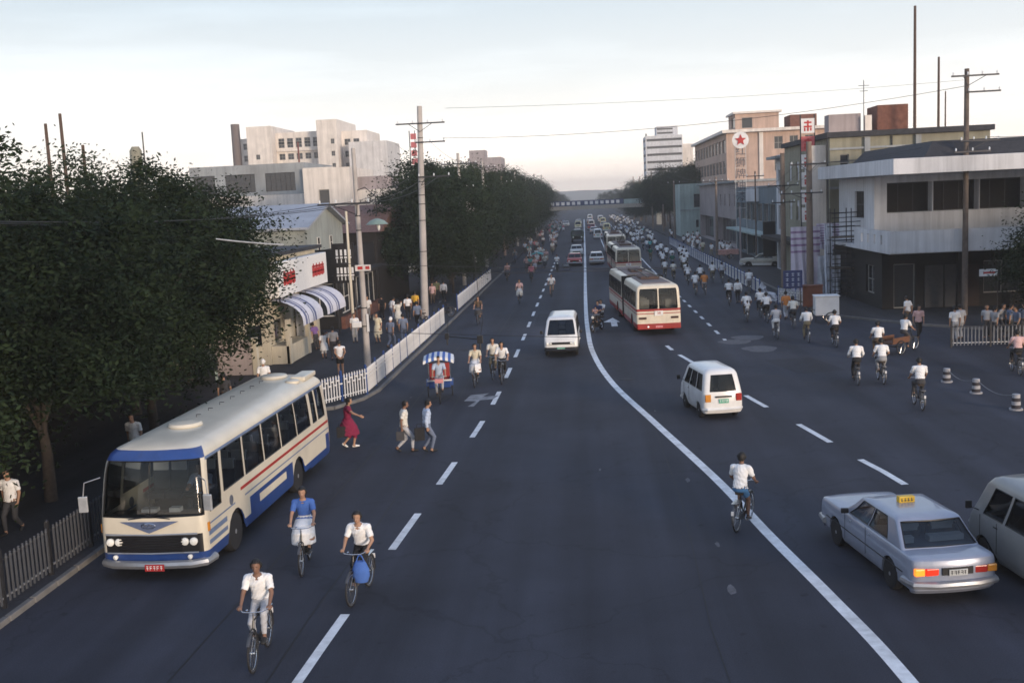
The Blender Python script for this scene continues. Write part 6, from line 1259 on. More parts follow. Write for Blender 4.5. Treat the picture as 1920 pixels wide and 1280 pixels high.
def far_person(key, label, x, y, rz, top, bottom, z=0.0, group=None, scale=1.0, hair=None):
    o = link('person', BODIES[key], None, (x, y, z), (0, 0, rz)); o.scale = (scale,)*3; tag(o, label, 'person', group); recolor(o, CL[top], 1); recolor(o, CL[bottom], 2)
    if hair: recolor(o, hair, 3)
    return o

# ------------------------------------------------------------------ bicycles
RIMM = M('bike_rim', (.62, .62, .62), .25, .9); BIKEP = M('bike_black', (.02, .02, .022), .35, var=.1); LEATH = M('saddle_leather', (.04, .028, .02), .6)
RA, FA, WR = (0, -.52, .345), (0, .60, .345), .345
def bike_parts():
    P = {}
    P['tyre'] = MB().torus(WR-.018, .019, n=28, k=7)
    P['rim'] = MB().lathe([(WR-.06, -.012), (WR-.036, -.014), (WR-.03, 0), (WR-.036, .014), (WR-.06, .012), (WR-.062, 0)], n=28, axis='x').lathe([(.0, -.045), (.022, -.045), (.022, .045), (0, .045)], n=8, axis='x')
    P['rim'].f = [f for f in P['rim'].f if len(f) < 20]; P['rim'].m = P['rim'].m[:len(P['rim'].f)]
    sp = MB()
    for k in range(18):
        a = 2*PI*k/18; sp.tube([((-1)**k*.03, .02*math.cos(a+.5), .02*math.sin(a+.5)), (0, (WR-.05)*math.cos(a), (WR-.05)*math.sin(a))], .0022, 3, cap=False)
    P['spokes'] = sp
    hs, hb, st, bb = (0, .40, .86), (0, .435, .74), (0, -.205, .80), (0, .0, .30)
    f = MB(); f.tube([hs, st], .016).tube([hb, bb], .018).tube([st, bb], .016).tube([hb, hs], .02)
    for s in (-1, 1): f.tube([bb, (s*.05, -.25, .315), (s*.06, RA[1], RA[2])], .010, 6).tube([st, (s*.055, RA[1], RA[2])], .009, 6)
    P['frame'] = f
    fk = MB().tube([hs, (0, .37, .97)], .013, 6)
    for s in (-1, 1): fk.tube([hb, (s*.05, .47, .70), (s*.055, .52, .52), (s*.055, FA[1], FA[2])], [.016, .014, .011, .008], 6)
    P['fork'] = fk
    P['handlebar'] = MB().tube([(0, .37, .96), (0, .40, 1.0), (0, .41, 1.01)], .012, 6).tube([(-.27, .19, 1.03), (-.25, .30, 1.035), (-.17, .40, 1.02), (0, .41, 1.01), (.17, .40, 1.02), (.25, .30, 1.035), (.27, .19, 1.03)], .011, 7)
    P['grip'] = MB().tube([(-.27, .17, 1.03), (-.255, .28, 1.034)], .016, 7).tube([(.27, .17, 1.03), (.255, .28, 1.034)], .016, 7)
    P['saddle'] = MB().add([(-.10, -.33, .895), (.10, -.33, .895), (.11, -.24, .905), (.035, -.06, .90), (.02, .03, .89), (-.02, .03, .89), (-.035, -.06, .90), (-.11, -.24, .905), (-.09, -.32, .84), (.09, -.32, .84), (.09, -.24, .85), (.02, -.05, .86), (.012, .02, .865), (-.012, .02, .865), (-.02, -.05, .86), (-.09, -.24, .85)],
        [(0,1,2,7), (7,2,3,6), (6,3,4,5), (0,8,9,1), (1,9,10,2), (2,10,11,3), (3,11,12,4), (4,12,13,5), (5,13,14,6), (6,14,15,7), (7,15,8,0), (8,15,10,9), (15,14,11,10), (14,13,12,11)]).tube([(0, -.2, .79), (0, -.225, .86)], .013, 6)
    cr = MB().lathe([(.085, -.004), (.095, 0), (.085, .004)], (.055, 0, .30), 18, 'x').tube([(-.08, 0, .3), (.08, 0, .3)], .012, 6)
    ph = .6
    for s, k in ((-1, 1), (1, -1)):
        py, pz = .04+k*.16*math.cos(ph)-.02, .30+k*.16*math.sin(ph)
        cr.tube([(s*.075, 0, .30), (s*.08, py, pz)], .009, 5); cr.box(s*.08+(0 if s > 0 else -.09), s*.08+(.09 if s > 0 else 0), py-.045, py+.045, pz-.012, pz+.012)
    P['crank'] = cr
    cg = MB(); cg.prism([(-.56, .31), (-.56, .40), (-.1, .41), (.08, .39), (.11, .30), (.05, .22), (-.1, .22)], .062, .07, 'x'); P['chain_guard'] = cg
    def guard(c, a0, a1, r=WR+.028):
        m = MB(); n = 12; vs = []
        for i in range(n+1):
            a = a0+(a1-a0)*i/n
            for w, q in ((-.03, -.008), (0, .004), (.03, -.008)): vs.append((w, c[1]+(r+q)*math.cos(a), c[2]+(r+q)*math.sin(a)))
        m.add(vs, [(3*i+k, 3*i+k+1, 3*i+k+4, 3*i+k+3) for i in range(n) for k in (0, 1)]); return m
    P['mudguard'] = guard(RA, .35, PI+.25); P['front_mudguard'] = guard(FA, .7, PI-.1)
    ca = MB().box(-.075, .075, -.74, -.32, .725, .737)
    for s in (-1, 1): ca.tube([(s*.07, -.56, .725), (s*.07, RA[1], RA[2])], .006, 5)
    P['carrier'] = ca
    P['bell'] = MB().ell((.10, .39, 1.05), (.028, .028, .02), 8, 5)
    P['rear_reflector'] = MB().box(-.03, .03, -.895, -.88, .50, .60)
    mats = dict(tyre=RUBBER, rim=RIMM, spokes=RIMM, frame=BIKEP, fork=BIKEP, handlebar=RIMM, grip=RUBBER, saddle=LEATH, crank=RIMM, chain_guard=BIKEP, mudguard=M('bike_guard', (.10, .10, .105), .3, .5), front_mudguard=M('bike_guard', (.1, .1, .105), .3, .5), carrier=RIMM, bell=CHROME, rear_reflector=WHITEP)
    return P, mats
_P, _bm = bike_parts(); BME = {k: v.mesh(k, [_bm[k]], smooth=True) for k, v in _P.items()}
_j = MB()
for k, v in _P.items():
    if k in ('spokes', 'bell'): continue
    for c in ((RA, FA) if k in ('tyre', 'rim') else ((0,0,0),)): _j.add([(a+c[0], b+c[1], d+c[2]) for a, b, d in v.v], v.f, {'rim': 1, 'handlebar': 1, 'rear_reflector': 2}.get(k, 0))
FARBIKE = _j.mesh('bicycle', [BIKEP, RIMM, WHITEP], smooth=True)
GRPB = 'bicycles'
def bicycle(label, x, y, rz, group=None, lean=0):
    b = thing('bicycle', label, 'bicycle', (x, y, 0), rz, group)
    for c in (RA, FA):
        w = link('wheel', BME['tyre'], b, c); link('rim', BME['rim'], w); link('spokes', BME['spokes'], w)
    for k in ('frame', 'fork', 'handlebar', 'grip', 'saddle', 'crank', 'chain_guard', 'mudguard', 'front_mudguard', 'carrier', 'bell', 'rear_reflector'): link(k, BME[k], b)
    return b
def far_bicycle(label, x, y, rz, group): return tag(link('bicycle', FARBIKE, None, (x, y, 0), (0, 0, rz)), label, 'bicycle', group)
# ------------------------------------------------------------------ riders and walkers in the road
W_ = CL
def rider(key, who, u, v, rz, cloth, skin=None, bike=None, hair=None):
    x, y = ground(u, v)
    person(key, who, x, y, rz, cloth, skin=skin, hair=hair); return bicycle(bike or ('black bicycle under the ' + who), x, y, rz)
TOW = PI      # towards the camera
rider('ride_m', 'man in white shirt and pale trousers cycling nearest of all, left foreground', 492, 1232, TOW+.06, {'shirt': W_['white'], 'trousers': W_['lightgrey']}, SKIN_D, 'bicycle nearest of all in the left foreground, under man in white')
x, y = ground(575, 1062)
person('ride_f', 'woman in blue shirt and white skirt cycling beside the coach', x, y, TOW+.10, {'shirt': W_['blue'], 'skirt': W_['white']}, skin=SKIN); bicycle('bicycle of the woman in blue beside the coach', x, y, TOW+.10)
bb = rider('ride_m2', 'young man in white shirt and black trousers cycling right of the woman in blue', 679, 1115, TOW-.12, {'shirt': W_['white'], 'trousers': W_['black']}, None, 'bicycle carrying a blue bag, left foreground')
bag = MB().lathe([(.03, -.26), (.13, -.25), (.18, -.12), (.17, .02), (.13, .13), (.10, .18), (.02, .18)], n=14, sy=.62).tube([(-.09, 0, .16), (-.03, 0, .30), (.03, 0, .30), (.09, 0, .16)], .012, 6)
bx, by = ground(679, 1115); a = TOW-.12
o = bag.obj('shopping_bag', CL['blue'], None, (bx - math.sin(a)*.42 + math.cos(a)*(-.16), by + math.cos(a)*.42 + math.sin(a)*(-.16), .70), smooth=True); tag(o, 'blue bag hanging from the handlebar of the cyclist in black trousers', 'bag')
rider('ride_short', 'man in white shirt and blue shorts cycling away on the centre line', 1394, 985, -.42, {'shirt': W_['white'], 'shorts': W_['shortblue']}, SKIN_D, 'bicycle riding on the white centre line')
rider('ride_f', 'woman in white dress cycling left of the two men', 893, 722, TOW, {'shirt': W_['cream'], 'skirt': W_['white']}, None, 'bicycle of the woman in white left of the two men')
rider('ride_m', 'man in white shirt and dark trousers, left of the two riding abreast', 926, 708, TOW, {'shirt': W_['offwhite'], 'trousers': W_['khaki']}, None, 'bicycle of the left one of two men riding abreast')
rider('ride_m2', 'man in white shirt and black trousers, right of the two riding abreast', 943, 716, TOW, {'shirt': W_['white'], 'trousers': W_['black']}, None, 'bicycle of the right one of two men riding abreast')
rider('ride_f', 'woman in brown top and dark skirt cycling behind the dangling wire', 898, 608, TOW, {'shirt': W_['brown'], 'skirt': W_['charcoal']}, None, 'bicycle of the woman in brown')
rider('ride_f', 'woman in pale pink top and white skirt cycling, left of the dashes', 975, 568, TOW, {'shirt': W_['palepink'], 'skirt': W_['offwhite']}, None, 'bicycle of the woman in pale pink and white')
rider('ride_m', 'cyclist in pink shirt and dark trousers coming past the sidecar', 997, 530, TOW, {'shirt': W_['pink'], 'trousers': W_['charcoal']}, None, 'bicycle of the cyclist in pink')
rider('ride_f', 'cyclist in brownish shirt by the end of the white fence', 952, 527, TOW, {'shirt': W_['palepink'], 'skirt': W_['charcoal']}, None, 'bicycle by the end of the left white fence')
rider('ride_short', 'cyclist in white shirt on the left lane dashes, farther off', 1035, 556, TOW, {'shirt': W_['white'], 'shorts': W_['khaki']}, None, 'bicycle on the left lane dashes, farther off')
def walker(key, label, u, v, rz, cloth, **k):
    x, y = ground(u, v, k.get('z', 0)); return person(key, label, x, y, rz, cloth, **k)
walker('walk_dress', 'woman in dark red dress stepping off the kerb with one arm held out', 655, 838, -1.25, {'dress': W_['red'], 'shoes': SHOE['white']})
walker('walk_m', 'man in loose cream shirt and grey trousers walking across the road', 760, 846, -1.35, {'shirt': W_['offwhite'], 'trousers': W_['lightgrey']}, skin=SKIN_D)
walker('walk_long', 'man in pale blue long-sleeved shirt and slate trousers beside the cream-shirted man', 803, 846, -1.2, {'shirt': W_['paleblue'], 'trousers': W_['slate']})
def handbag(label, u, v, dx, dy, z, col, w=.3, h=.36):
    x, y = ground(u, v); b = MB().box(-w/2, w/2, -.05, .05, 0, h); b.tube([(-w*.3, 0, h), (-w*.2, 0, h+.12), (w*.2, 0, h+.12), (w*.3, 0, h)], .01, 5)
    tag(b.obj('handbag', col, None, (x+dx, y+dy, z), (0, 0, .3), bevel=.03), label, 'bag')
handbag('black bag carried by the man in the pale blue shirt', 803, 846, -.22, -.2, .42, CL['black'], .32, .42); handbag('dark bag carried by the woman in the red dress', 655, 838, -.18, -.25, .40, CL['black']); handbag('dark bag carried by the man in the loose cream shirt', 760, 846, -.1, -.22, .42, CL['charcoal'], .26, .3)
# coach driver
hd_ = Vector((math.sin(-coach_rz), math.cos(coach_rz), 0)); rt_ = Vector((hd_.y, -hd_.x, 0)); pc = Vector(coach.location) + hd_*3.98 + rt_*(-.72)
person('sit', 'coach driver in pale shirt behind the wide windscreen', pc.x, pc.y, coach_rz, {'shirt': CL['paleblue'], 'trousers': CL['charcoal']}, z=1.52)
# ---- the cycle stream on the right, riding away
SH = ['white', 'white', 'white', 'offwhite', 'white', 'lightgrey', 'white']
near = [(1722, 764, 'ride_m', 'white', 'charcoal', 'white-shirted cyclist nearest the striped bollards'), (1605, 718, 'ride_long', 'white', 'black', 'long-sleeved white-shirted cyclist, left of two riding abreast near the bollards'), (1652, 716, 'ride_m2', 'white', 'grey', 'white-shirted cyclist, right of two riding abreast near the bollards'),
        (1645, 676, 'ride_m', 'white', 'brown', 'white-shirted cyclist beside the cargo tricycle'), (1565, 648, 'ride_m2', 'white', 'black', 'white-shirted cyclist passing the white handcart'), (1512, 640, 'ride_long', 'white', 'khaki', 'white-shirted cyclist just left of the white handcart'),
        (1455, 634, 'ride_m', 'lightgrey', 'white', 'grey-shirted cyclist in white trousers, front of the tight group'), (1487, 614, 'ride_m2', 'offwhite', 'charcoal', 'cream-shirted cyclist next to the person in orange'), (1437, 604, 'ride_m2', 'white', 'black', 'white-shirted cyclist in the tight group below the blue sign'),
        (1425, 594, 'ride_m', 'white', 'charcoal', 'white-shirted cyclist at the back of the tight group'), (1400, 602, 'ride_m2', 'white', 'brown', 'white-shirted cyclist left of the tight group, with a child behind'), (1367, 572, 'ride_m', 'white', 'black', 'white-shirted cyclist in black trousers left of the man on foot'),
        (1405, 548, 'ride_m', 'white', 'grey', 'white-shirted cyclist close against the right-hand fence'), (1354, 530, 'ride_m2', 'lightgrey', 'charcoal', 'grey-shirted cyclist by the fence, ahead of the man on foot'), (1336, 530, 'ride_m', 'white', 'khaki', 'white-shirted cyclist by the fence, seen from straight behind'),
        (1321, 553, 'ride_short', 'orange', 'lightgrey', 'orange-shirted cyclist in the right-hand stream'), (1304, 553, 'ride_short', 'white', 'grey', 'white-shirted cyclist left of the orange-shirted one')]
for u, v, k, s, t, lab in near:
    x, y = ground(u, v); rz = -.06 + random.uniform(-.05, .05)
    person(k, lab, x, y, rz, {'shirt': CL[s], 'trousers': CL[t], 'shorts': CL[t]}, group='cyclists riding away'); bicycle('bicycle of the ' + lab, x, y, rz, 'bicycles riding away')
cx, cy = ground(1400, 602); person('sit', 'child in white sitting on the carrier left of the tight group', cx-.02, cy-.55, 0, {'shirt': CL['white'], 'trousers': CL['grey']}, z=.80, scale=.62)
walker('walk_long', 'man in white shirt and dark trousers on foot among the cyclists', 1384, 568, 0, {'shirt': W_['white'], 'trousers': W_['charcoal']}); walker('walk_m', 'person in orange shirt walking beside the right-hand fence gap', 1474, 598, 0, {'shirt': W_['orange'], 'trousers': W_['lightgrey']})
mids = [(1313, 536, 'white'), (1290, 535, 'white'), (1287, 528, 'white'), (1283, 512, 'white'), (1279, 508, 'offwhite'), (1288, 500, 'white'), (1280, 499, 'white'), (1275, 488, 'white'), (1282, 491, 'white'), (1247, 522, 'white'), (1263, 527, 'offwhite'), (1261, 507, 'green'), (1243, 503, 'white'), (1241, 498, 'white'), (1260, 496, 'white'), (1250, 489, 'white'), (1220, 492, 'green'),
        (1233, 484, 'white'), (1240, 480, 'white'), (1228, 471, 'white'), (1219, 474, 'teal'), (1213, 473, 'white'), (1206, 470, 'charcoal'), (1205, 462, 'white'), (1196, 462, 'white'), (1188, 464, 'white'), (1196, 455, 'white'), (1222, 462, 'white'), (1216, 458, 'offwhite'), (1183, 452, 'white'), (1176, 448, 'white'), (1198, 448, 'white'), (1205, 444, 'teal'), (1165, 440, 'white'), (1160, 441, 'lightgrey'), (1155, 438, 'white'), (1171, 437, 'white')]
for i, (u, v, s) in enumerate(sorted(mids, key=lambda q: -q[1])):
    x, y = ground(u, v); odd = s not in ('white', 'offwhite')
    lab = f'cyclist in {s} shirt among the white shirts in the right-hand stream' if odd else ORD[i]+'-nearest small white-shirted cyclist in the middle of the right-hand stream'
    if u in (1261, 1220): lab = 'green-shirted cyclist ' + ('nearer' if u == 1261 else 'farther') + ' in the right-hand stream, among white shirts'
    if s == 'teal': lab = 'teal-shirted cyclist ' + ('nearer' if u == 1219 else 'farther') + ' in the right-hand stream'
    rz = random.uniform(-.08, .08); far_person(random.choice(('far_ride', 'far_ride2', 'far_ride')), lab, x, y, rz, s, random.choice(('charcoal', 'black', 'slate', 'khaki', 'grey')), group='cyclists riding away')
    far_bicycle(ORD[i]+'-nearest small bicycle in the middle of the right-hand stream', x, y, rz, 'bicycles riding away')
for i in range(70):
    y = 165 + 175*(i/70)**.9 + random.uniform(-3, 3); x = random.uniform(7.4, 12.2); rz = random.uniform(-.06, .06)
    far_person(random.choice(('far_ride', 'far_ride2')), 'tiny cyclist in the far right-hand stream near the dark trees', x, y, rz, random.choice(SH + ['paleblue', 'slate', 'offwhite']), random.choice(('charcoal', 'black', 'slate', 'khaki')), group='cyclists riding away')
    far_bicycle('tiny bicycle in the far right-hand stream near the dark trees', x, y, rz, 'bicycles riding away')
# ---- the crowd of oncoming riders along the left trees
for i in range(62):
    y = 112 + 190*(i/62)**1.15 + random.uniform(-2, 2); x = random.uniform(-8.7, -4.4) if y < 240 else random.uniform(-8.7, -5.5)
    s = random.choice(['white', 'white', 'offwhite', 'palepink', 'lightgrey', 'pink', 'white', 'paleblue', 'teal', 'charcoal', 'grey'])
    far_person(random.choice(('far_ride', 'far_ride2', 'far_ride_f')), 'small oncoming cyclist in the crowd along the left-hand trees', x, y, PI+random.uniform(-.1, .1), s, random.choice(('charcoal', 'black', 'slate', 'khaki', 'grey', 'white')), group='oncoming cyclists')
    far_bicycle('small bicycle in the oncoming crowd along the left-hand trees', x, y, PI, 'oncoming bicycles')
# ---- people on the left pavement
PZ = .115
def ped(key, label, u, v, rz, top, bottom, **k):
    x, y = ground(u, v, PZ); d = 'dress' in key
    cl = {'shirt': CL[top], 'dress': CL[top], 'trousers': CL[bottom], 'shorts': CL[bottom]}
    return person(key, label, x, y, rz, cl, z=PZ, **k)
ped('stand_short', 'man in white vest and black shorts behind the picket fence', 640, 706, .3, 'white', 'black')
ped('stand_m', 'man in grey shirt and dark trousers seen from behind near the cream kiosk', 627, 674, .2, 'grey', 'charcoal')
ped('stand_dress', 'child in white dress beside the man in the grey shirt', 609, 672, .4, 'white', 'white', scale=.85)
ped('stand_m', 'man in purple shirt bending near the cream kiosk', 597, 655, .8, 'purple', 'charcoal', scale=.9, tilt=-.25)
ped('stand_m', 'man in white shirt and grey shorts left of the lamp pole', 667, 642, PI, 'white', 'grey')
ped('stand_dress', 'woman in cream dress with her hand raised to her head', 710, 642, PI-.3, 'cream', 'cream')
ped('walk_m', 'elderly person in slate jacket and white cap beside the fence', 734, 651, -.4, 'slate', 'slate', hair=CL['white'])
ped('walk_m', 'dark-haired person in slate jacket next to the white-capped one', 758, 643, .3, 'slate', 'slate')
ped('stand_m', 'man in white shirt leaning forward in the group by the tall pole', 731, 604, -.8, 'white', 'slate', tilt=-.2)
ped('stand_dress', 'woman in white patterned dress in the group by the tall pole', 748, 612, .1, 'offwhite', 'white')
ped('stand_m', 'man in white shirt and black trousers left of the tall pole', 766, 600, .1, 'white', 'black')
ped('stand_m', 'person in yellow top and black trousers left of the tall pole', 780, 592, .1, 'yellow', 'black')
ped('walk_m', 'person in slate shirt at the fence foot of the tall pole', 784, 614, .6, 'slate', 'black')
ped('stand_m', 'dark-clothed person standing left of the white-shirted leaning man', 718, 600, .6, 'black', 'black')
ped('walk_m', 'person in white just right of the lamp pole near the shops', 691, 600, PI, 'white', 'grey')
ped('walk_m', 'person in green-grey shirt in the tree shade beyond the fence', 820, 562, .2, 'olive', 'charcoal'); ped('walk_long', 'person in pale grey in the tree shade beyond the fence', 833, 566, 0, 'lightgrey', 'black'); ped('walk_m', 'person in brown in the tree shade left of the others', 812, 570, PI, 'palepink', 'brown')
x, y = ground(784, 612, PZ); bicycle('bicycle held at the fence foot of the tall pole', x+.35, y-.1, .6).location.z = PZ
x, y = ground(860, 575); bicycle('bicycle leaning in the gap between the two white fences', -9.9, 73.0, 1.2).location.z = PZ
person('walk_m', 'person in white shirt walking in the shade behind the coach roof', -14.6, 32.5, PI, {'shirt': CL['white'], 'trousers': CL['black']}, z=PZ); person('walk_m', 'person in white shirt walking in the shade at the far left', -14.9, 25.6, PI, {'shirt': CL['white'], 'trousers': CL['charcoal']}, z=PZ)
person('stand_m', 'dim figure in slate at the far left edge', -15.9, 25.4, PI, {'shirt': CL['slate'], 'trousers': CL['charcoal']}, z=PZ); person('stand_m', 'person in white with a white cap just behind the coach roof', -13.6, 43.2, .3, {'shirt': CL['white'], 'trousers': CL['charcoal']}, z=PZ, hair=CL['white'])
person('stand_m', 'dark figure beside the pale green board', -14.2, 40.0, .5, {'shirt': CL['charcoal'], 'trousers': CL['black']}, z=PZ)
# ---- people on the right
for lab, u, v, k, s, t, rz in (('person in white shirt walking past the dark doors of the white building', 1702, 612, 'walk_m', 'white', 'brown', .6), ('person in pale pink beside the dark doors of the white building', 1722, 634, 'walk_m', 'palepink', 'black', PI), ('person in white behind the low right-hand railing', 1790, 640, 'stand_m', 'white', 'lightgrey', 0), ('person in pale clothes right of the one behind the railing', 1801, 636, 'stand_m', 'lightgrey', 'lightgrey', .3),
        ('person in white beside the parked pale car', 1431, 480, 'stand_m', 'white', 'grey', PI), ('person in white right of the parked pale car', 1448, 478, 'stand_m', 'white', 'black', .4), ('person in white shirt beyond the fence near the green-grey shopfront', 1355, 476, 'walk_m', 'white', 'charcoal', 0), ('person bending over the pink stall beyond the fence', 1371, 480, 'walk_m', 'white', 'grey', 1.2),
        ('person in cream with a cart beyond the right-hand fence', 1318, 476, 'walk_m', 'cream', 'olive', 0), ('person in white beyond the far end of the fence', 1301, 462, 'walk_m', 'white', 'grey', 0), ('person in white walking near the teal wall', 1308, 452, 'walk_m', 'white', 'palepink', 0), ('person in white close to the teal wall corner', 1290, 455, 'walk_m', 'white', 'black', 0)):
    ped(k, lab, u, v, rz, s, t)
for i in range(16):
    y = random.uniform(120, 190); x = random.uniform(13.6, 16.5)
    far_person(random.choice(('far_walk', 'far_stand', 'far_dress')), 'tiny pedestrian behind the far part of the right-hand fence', x, y, random.uniform(0, 6), random.choice(SH), random.choice(('charcoal', 'black', 'khaki')), z=PZ, group='pedestrians on the right pavement')
for i in range(6):
    x, y = ground(1850+i*14, 640-random.uniform(0, 18), PZ); far_person('far_walk', 'dim pedestrian behind the railing at the right edge', x, y, random.uniform(0, 6), random.choice(('grey', 'lightgrey', 'slate')), 'charcoal', z=PZ, group='pedestrians at the right edge')
x, y = ground(1905, 700); person('ride_m', 'dim cyclist in reddish shirt at the right edge behind the bollards', x, y, -.1, {'shirt': CL['palepink'], 'trousers': CL['black']}); bicycle('bicycle at the right edge behind the bollards', x, y, -.1)

# ------------------------------------------------------------------ pedicab, motorcycles, handcarts
def small_wheel(parent, c, r, ax='x'):
    w = MB().torus(r-.02, .022, n=22, k=7).obj('wheel', RUBBER, parent, c, smooth=True)
    b = MB().torus(r-.045, .012, n=22, k=5)
    for k in range(10):
        a = 2*PI*k/10; b.tube([(0, 0, 0), (0, (r-.04)*math.cos(a), (r-.04)*math.sin(a))], .004, 3, cap=False)
    b.obj('rim', RIMM, w); return w
def pedicab(label, u, v, rz, seatmat, body, roof, driver, cloth, far=False):
    x, y = ground(u, v); c = thing('pedicab', label, 'pedicab', (x, y, 0), rz, None)
    small_wheel(c, (0, 1.0, .34), .34)
    for s in (-1, 1): small_wheel(c, (s*.50, -.75, .34), .34)
    MB().tube([(-.5, -.75, .34), (.5, -.75, .34)], .02).tube([(0, .78, .80), (0, .25, .30)], .02).tube([(0, .78, .80), (0, .15, .78)], .02).tube([(0, .25, .30), (0, -.75, .34)], .025).tube([(0, .15, .8), (0, .22, .3)], .02).obj('frame', BIKEP, c)
    MB().tube([(0, .76, .98), (0, .82, .7), (.05, .95, .5), (.05, 1.0, .34)], .014).tube([(0, .82, .7), (-.05, .95, .5), (-.05, 1.0, .34)], .014).obj('fork', BIKEP, c)
    MB().tube([(-.27, .56, 1.03), (-.24, .68, 1.04), (0, .78, 1.01), (.24, .68, 1.04), (.27, .56, 1.03)], .013).obj('handlebar', RIMM, c)
    MB().box(-.17, .17, .82, 1.04, .84, 1.0).obj('front_board', M('notice_pink', (.6, .25, .25), .7), c, bevel=.01)
    MB().lathe([(.1, 0), (.11, .04), (.02, .06)], (0, .13, .86), 12, sy=1.4).obj('saddle', LEATH, c, smooth=True)
    MB().box(-.44, .44, -1.05, -.3, .42, .55).box(-.44, .44, -.42, -.3, .55, .72).box(-.46, -.42, -1.05, -.3, .55, .80).box(.42, .46, -1.05, -.3, .55, .80).obj('passenger_box', body, c, bevel=.015)
    MB().box(-.40, .40, -1.0, -.48, .66, .78).obj('seat', seatmat, c, bevel=.03); MB().obox((0, -1.03, 1.04), (.84, .10, .62), (.12, 0, 0)).obj('backrest', seatmat, c, bevel=.03)
    MB().box(-.50, .50, -.3, -.26, .70, .76).obj('rail', WHITEP, c)
    for s in (-1, 1):
        MB().prism([(-1.15, .50), (-1.1, .66), (-.75, .74), (-.4, .66), (-.34, .5), (-.4, .58), (-.75, .68), (-1.08, .6)], s*.46, s*.56, 'x').obj('mudguard', body, c)
        for yy in (-1.0, .05): MB().tube([(s*.44, yy if yy < 0 else -.32, .75), (s*.46, yy, 1.72)], .012, 5).obj('canopy_post', RIMM, c)
    n = 9
    cv = MB(); L0, L1 = -1.25, .35; strips = 11
    for i in range(strips):
        x0, x1 = -.62+1.24*i/strips, -.62+1.24*(i+1)/strips; zz = lambda q: 1.80 - .16*(q/.62)**2
        cv.quad((x0, L0, zz(x0)), (x1, L0, zz(x1)), (x1, L1, zz(x1)), (x0, L1, zz(x0)), i % 2)
        for L in (L0, L1): cv.quad((x0, L, zz(x0)), (x1, L, zz(x1)), (x1, L*1.02, zz(x1)-.13), (x0, L*1.02, zz(x0)-.13), i % 2)
    for k in range(8):
        y0, y1 = L0+(L1-L0)*k/8, L0+(L1-L0)*(k+1)/8
        for s in (-1, 1): cv.quad((s*.62, y0, 1.64), (s*.62, y1, 1.64), (s*.64, y1, 1.51), (s*.64, y0, 1.51), k % 2)
    cv.obj('canopy', roof, c)
    cs, sn = math.cos(rz), math.sin(rz); P = lambda a, b: (x + a*cs - b*sn, y + a*sn + b*cs)
    if driver: px, py = P(0, .36); person('ride_m', driver, px, py, rz, cloth)
    return c
pedicab('pedicab with blue and white striped canopy and red seat', 826, 748, TOW+.12, M('seat_red', (.28, .02, .02), .6), COBLUE, [CL['white'], CL['blue']], 'pedicab driver in pale shirt under the striped canopy', {'shirt': CL['paleblue'], 'trousers': CL['lightgrey']})
pedicab('pedicab with teal canopy in the oncoming crowd', 1008, 503, TOW, M('seat_red', (.28, .02, .02), .6), GREENC, [CL['teal'], CL['teal']], 'pedicab driver in white under the teal canopy', {'shirt': CL['white'], 'trousers': CL['black']})
def motorcycle(label, u, v, rz, sidecar=False, col=BLACKP):
    x, y = ground(u, v); c = thing('motorcycle', label, 'motorcycle', (x, y, 0), rz)
    for yy in (-.62, .64):
        w = MB().torus(.25, .05, n=20, k=8).obj('wheel', RUBBER, c, (0, yy, .30), smooth=True); MB().torus(.19, .02, n=20, k=5).lathe([(0, -.06), (.06, -.06), (.06, .06), (0, .06)], n=10, axis='x').obj('rim', RIMM, w)
    MB().box(-.13, .13, -.2, .28, .25, .58).obj('engine', STEEL, c, bevel=.04); MB().ell((0, .18, .80), (.14, .28, .13)).obj('tank', col, c, smooth=True)
    MB().box(-.14, .14, -.75, -.05, .72, .82).obj('seat', LEATH, c, bevel=.04); MB().tube([(0, .42, .95), (-.07, .52, .6), (-.07, .64, .30)], .022).tube([(0, .42, .95), (.07, .52, .6), (.07, .64, .30)], .022).tube([(0, .4, .9), (0, .25, .45), (0, -.3, .35), (0, -.62, .30)], .022).obj('frame', col, c)
    MB().tube([(-.33, .28, 1.0), (-.2, .4, 1.02), (0, .42, .98), (.2, .4, 1.02), (.33, .28, 1.0)], .013).obj('handlebar', CHROME, c); MB().lathe([(.05, -.08), (.09, .03), (0, .05)], (0, .55, .86), 12, 'y').obj('headlamp', HEADL, c, smooth=True)
    MB().tube([(.16, .2, .28), (.18, -.3, .26), (.18, -.85, .34)], .035).obj('exhaust', CHROME, c)
    if sidecar:
        MB().prism([(-.8, .30), (-.85, .75), (-.3, .80), (.1, .62), (.75, .55), (.85, .35), (.5, .25)], -1.25, -.6, 'x').obj('sidecar', col, c, bevel=.06); small_wheel(c, (-1.35, -.1, .30), .30); MB().tube([(0, 0, .4), (-.7, 0, .4)], .03).obj('sidecar_bar', STEEL, c)
    return c, x, y
m_, x, y = motorcycle('motorcycle with a family of three beside the white arrow', 1120, 620, TOW-.45)
sn, cs = math.sin(TOW-.45), math.cos(TOW-.45)
def seated(lab, d, top, z=.95, sc=1.0): 
    person('sit', lab, x - sn*d, y + cs*d, TOW-.45, {'shirt': CL[top], 'trousers': CL['charcoal']}, z=z, scale=sc)
seated('man in dark blue shirt driving the motorcycle beside the white arrow', -.2, 'navy'); seated('woman in white behind the motorcycle driver', -.62, 'white', .97); seated('child in pink in front of the motorcycle driver', .14, 'palepink', 1.0, .55)
m_, x, y = motorcycle('black motorcycle with sidecar coming past the oncoming cyclists', 1045, 508, TOW+.1, True)
person('sit', 'rider in white shirt on the sidecar motorcycle', x, y+.2, TOW, {'shirt': CL['white'], 'trousers': CL['charcoal']}, z=.95)
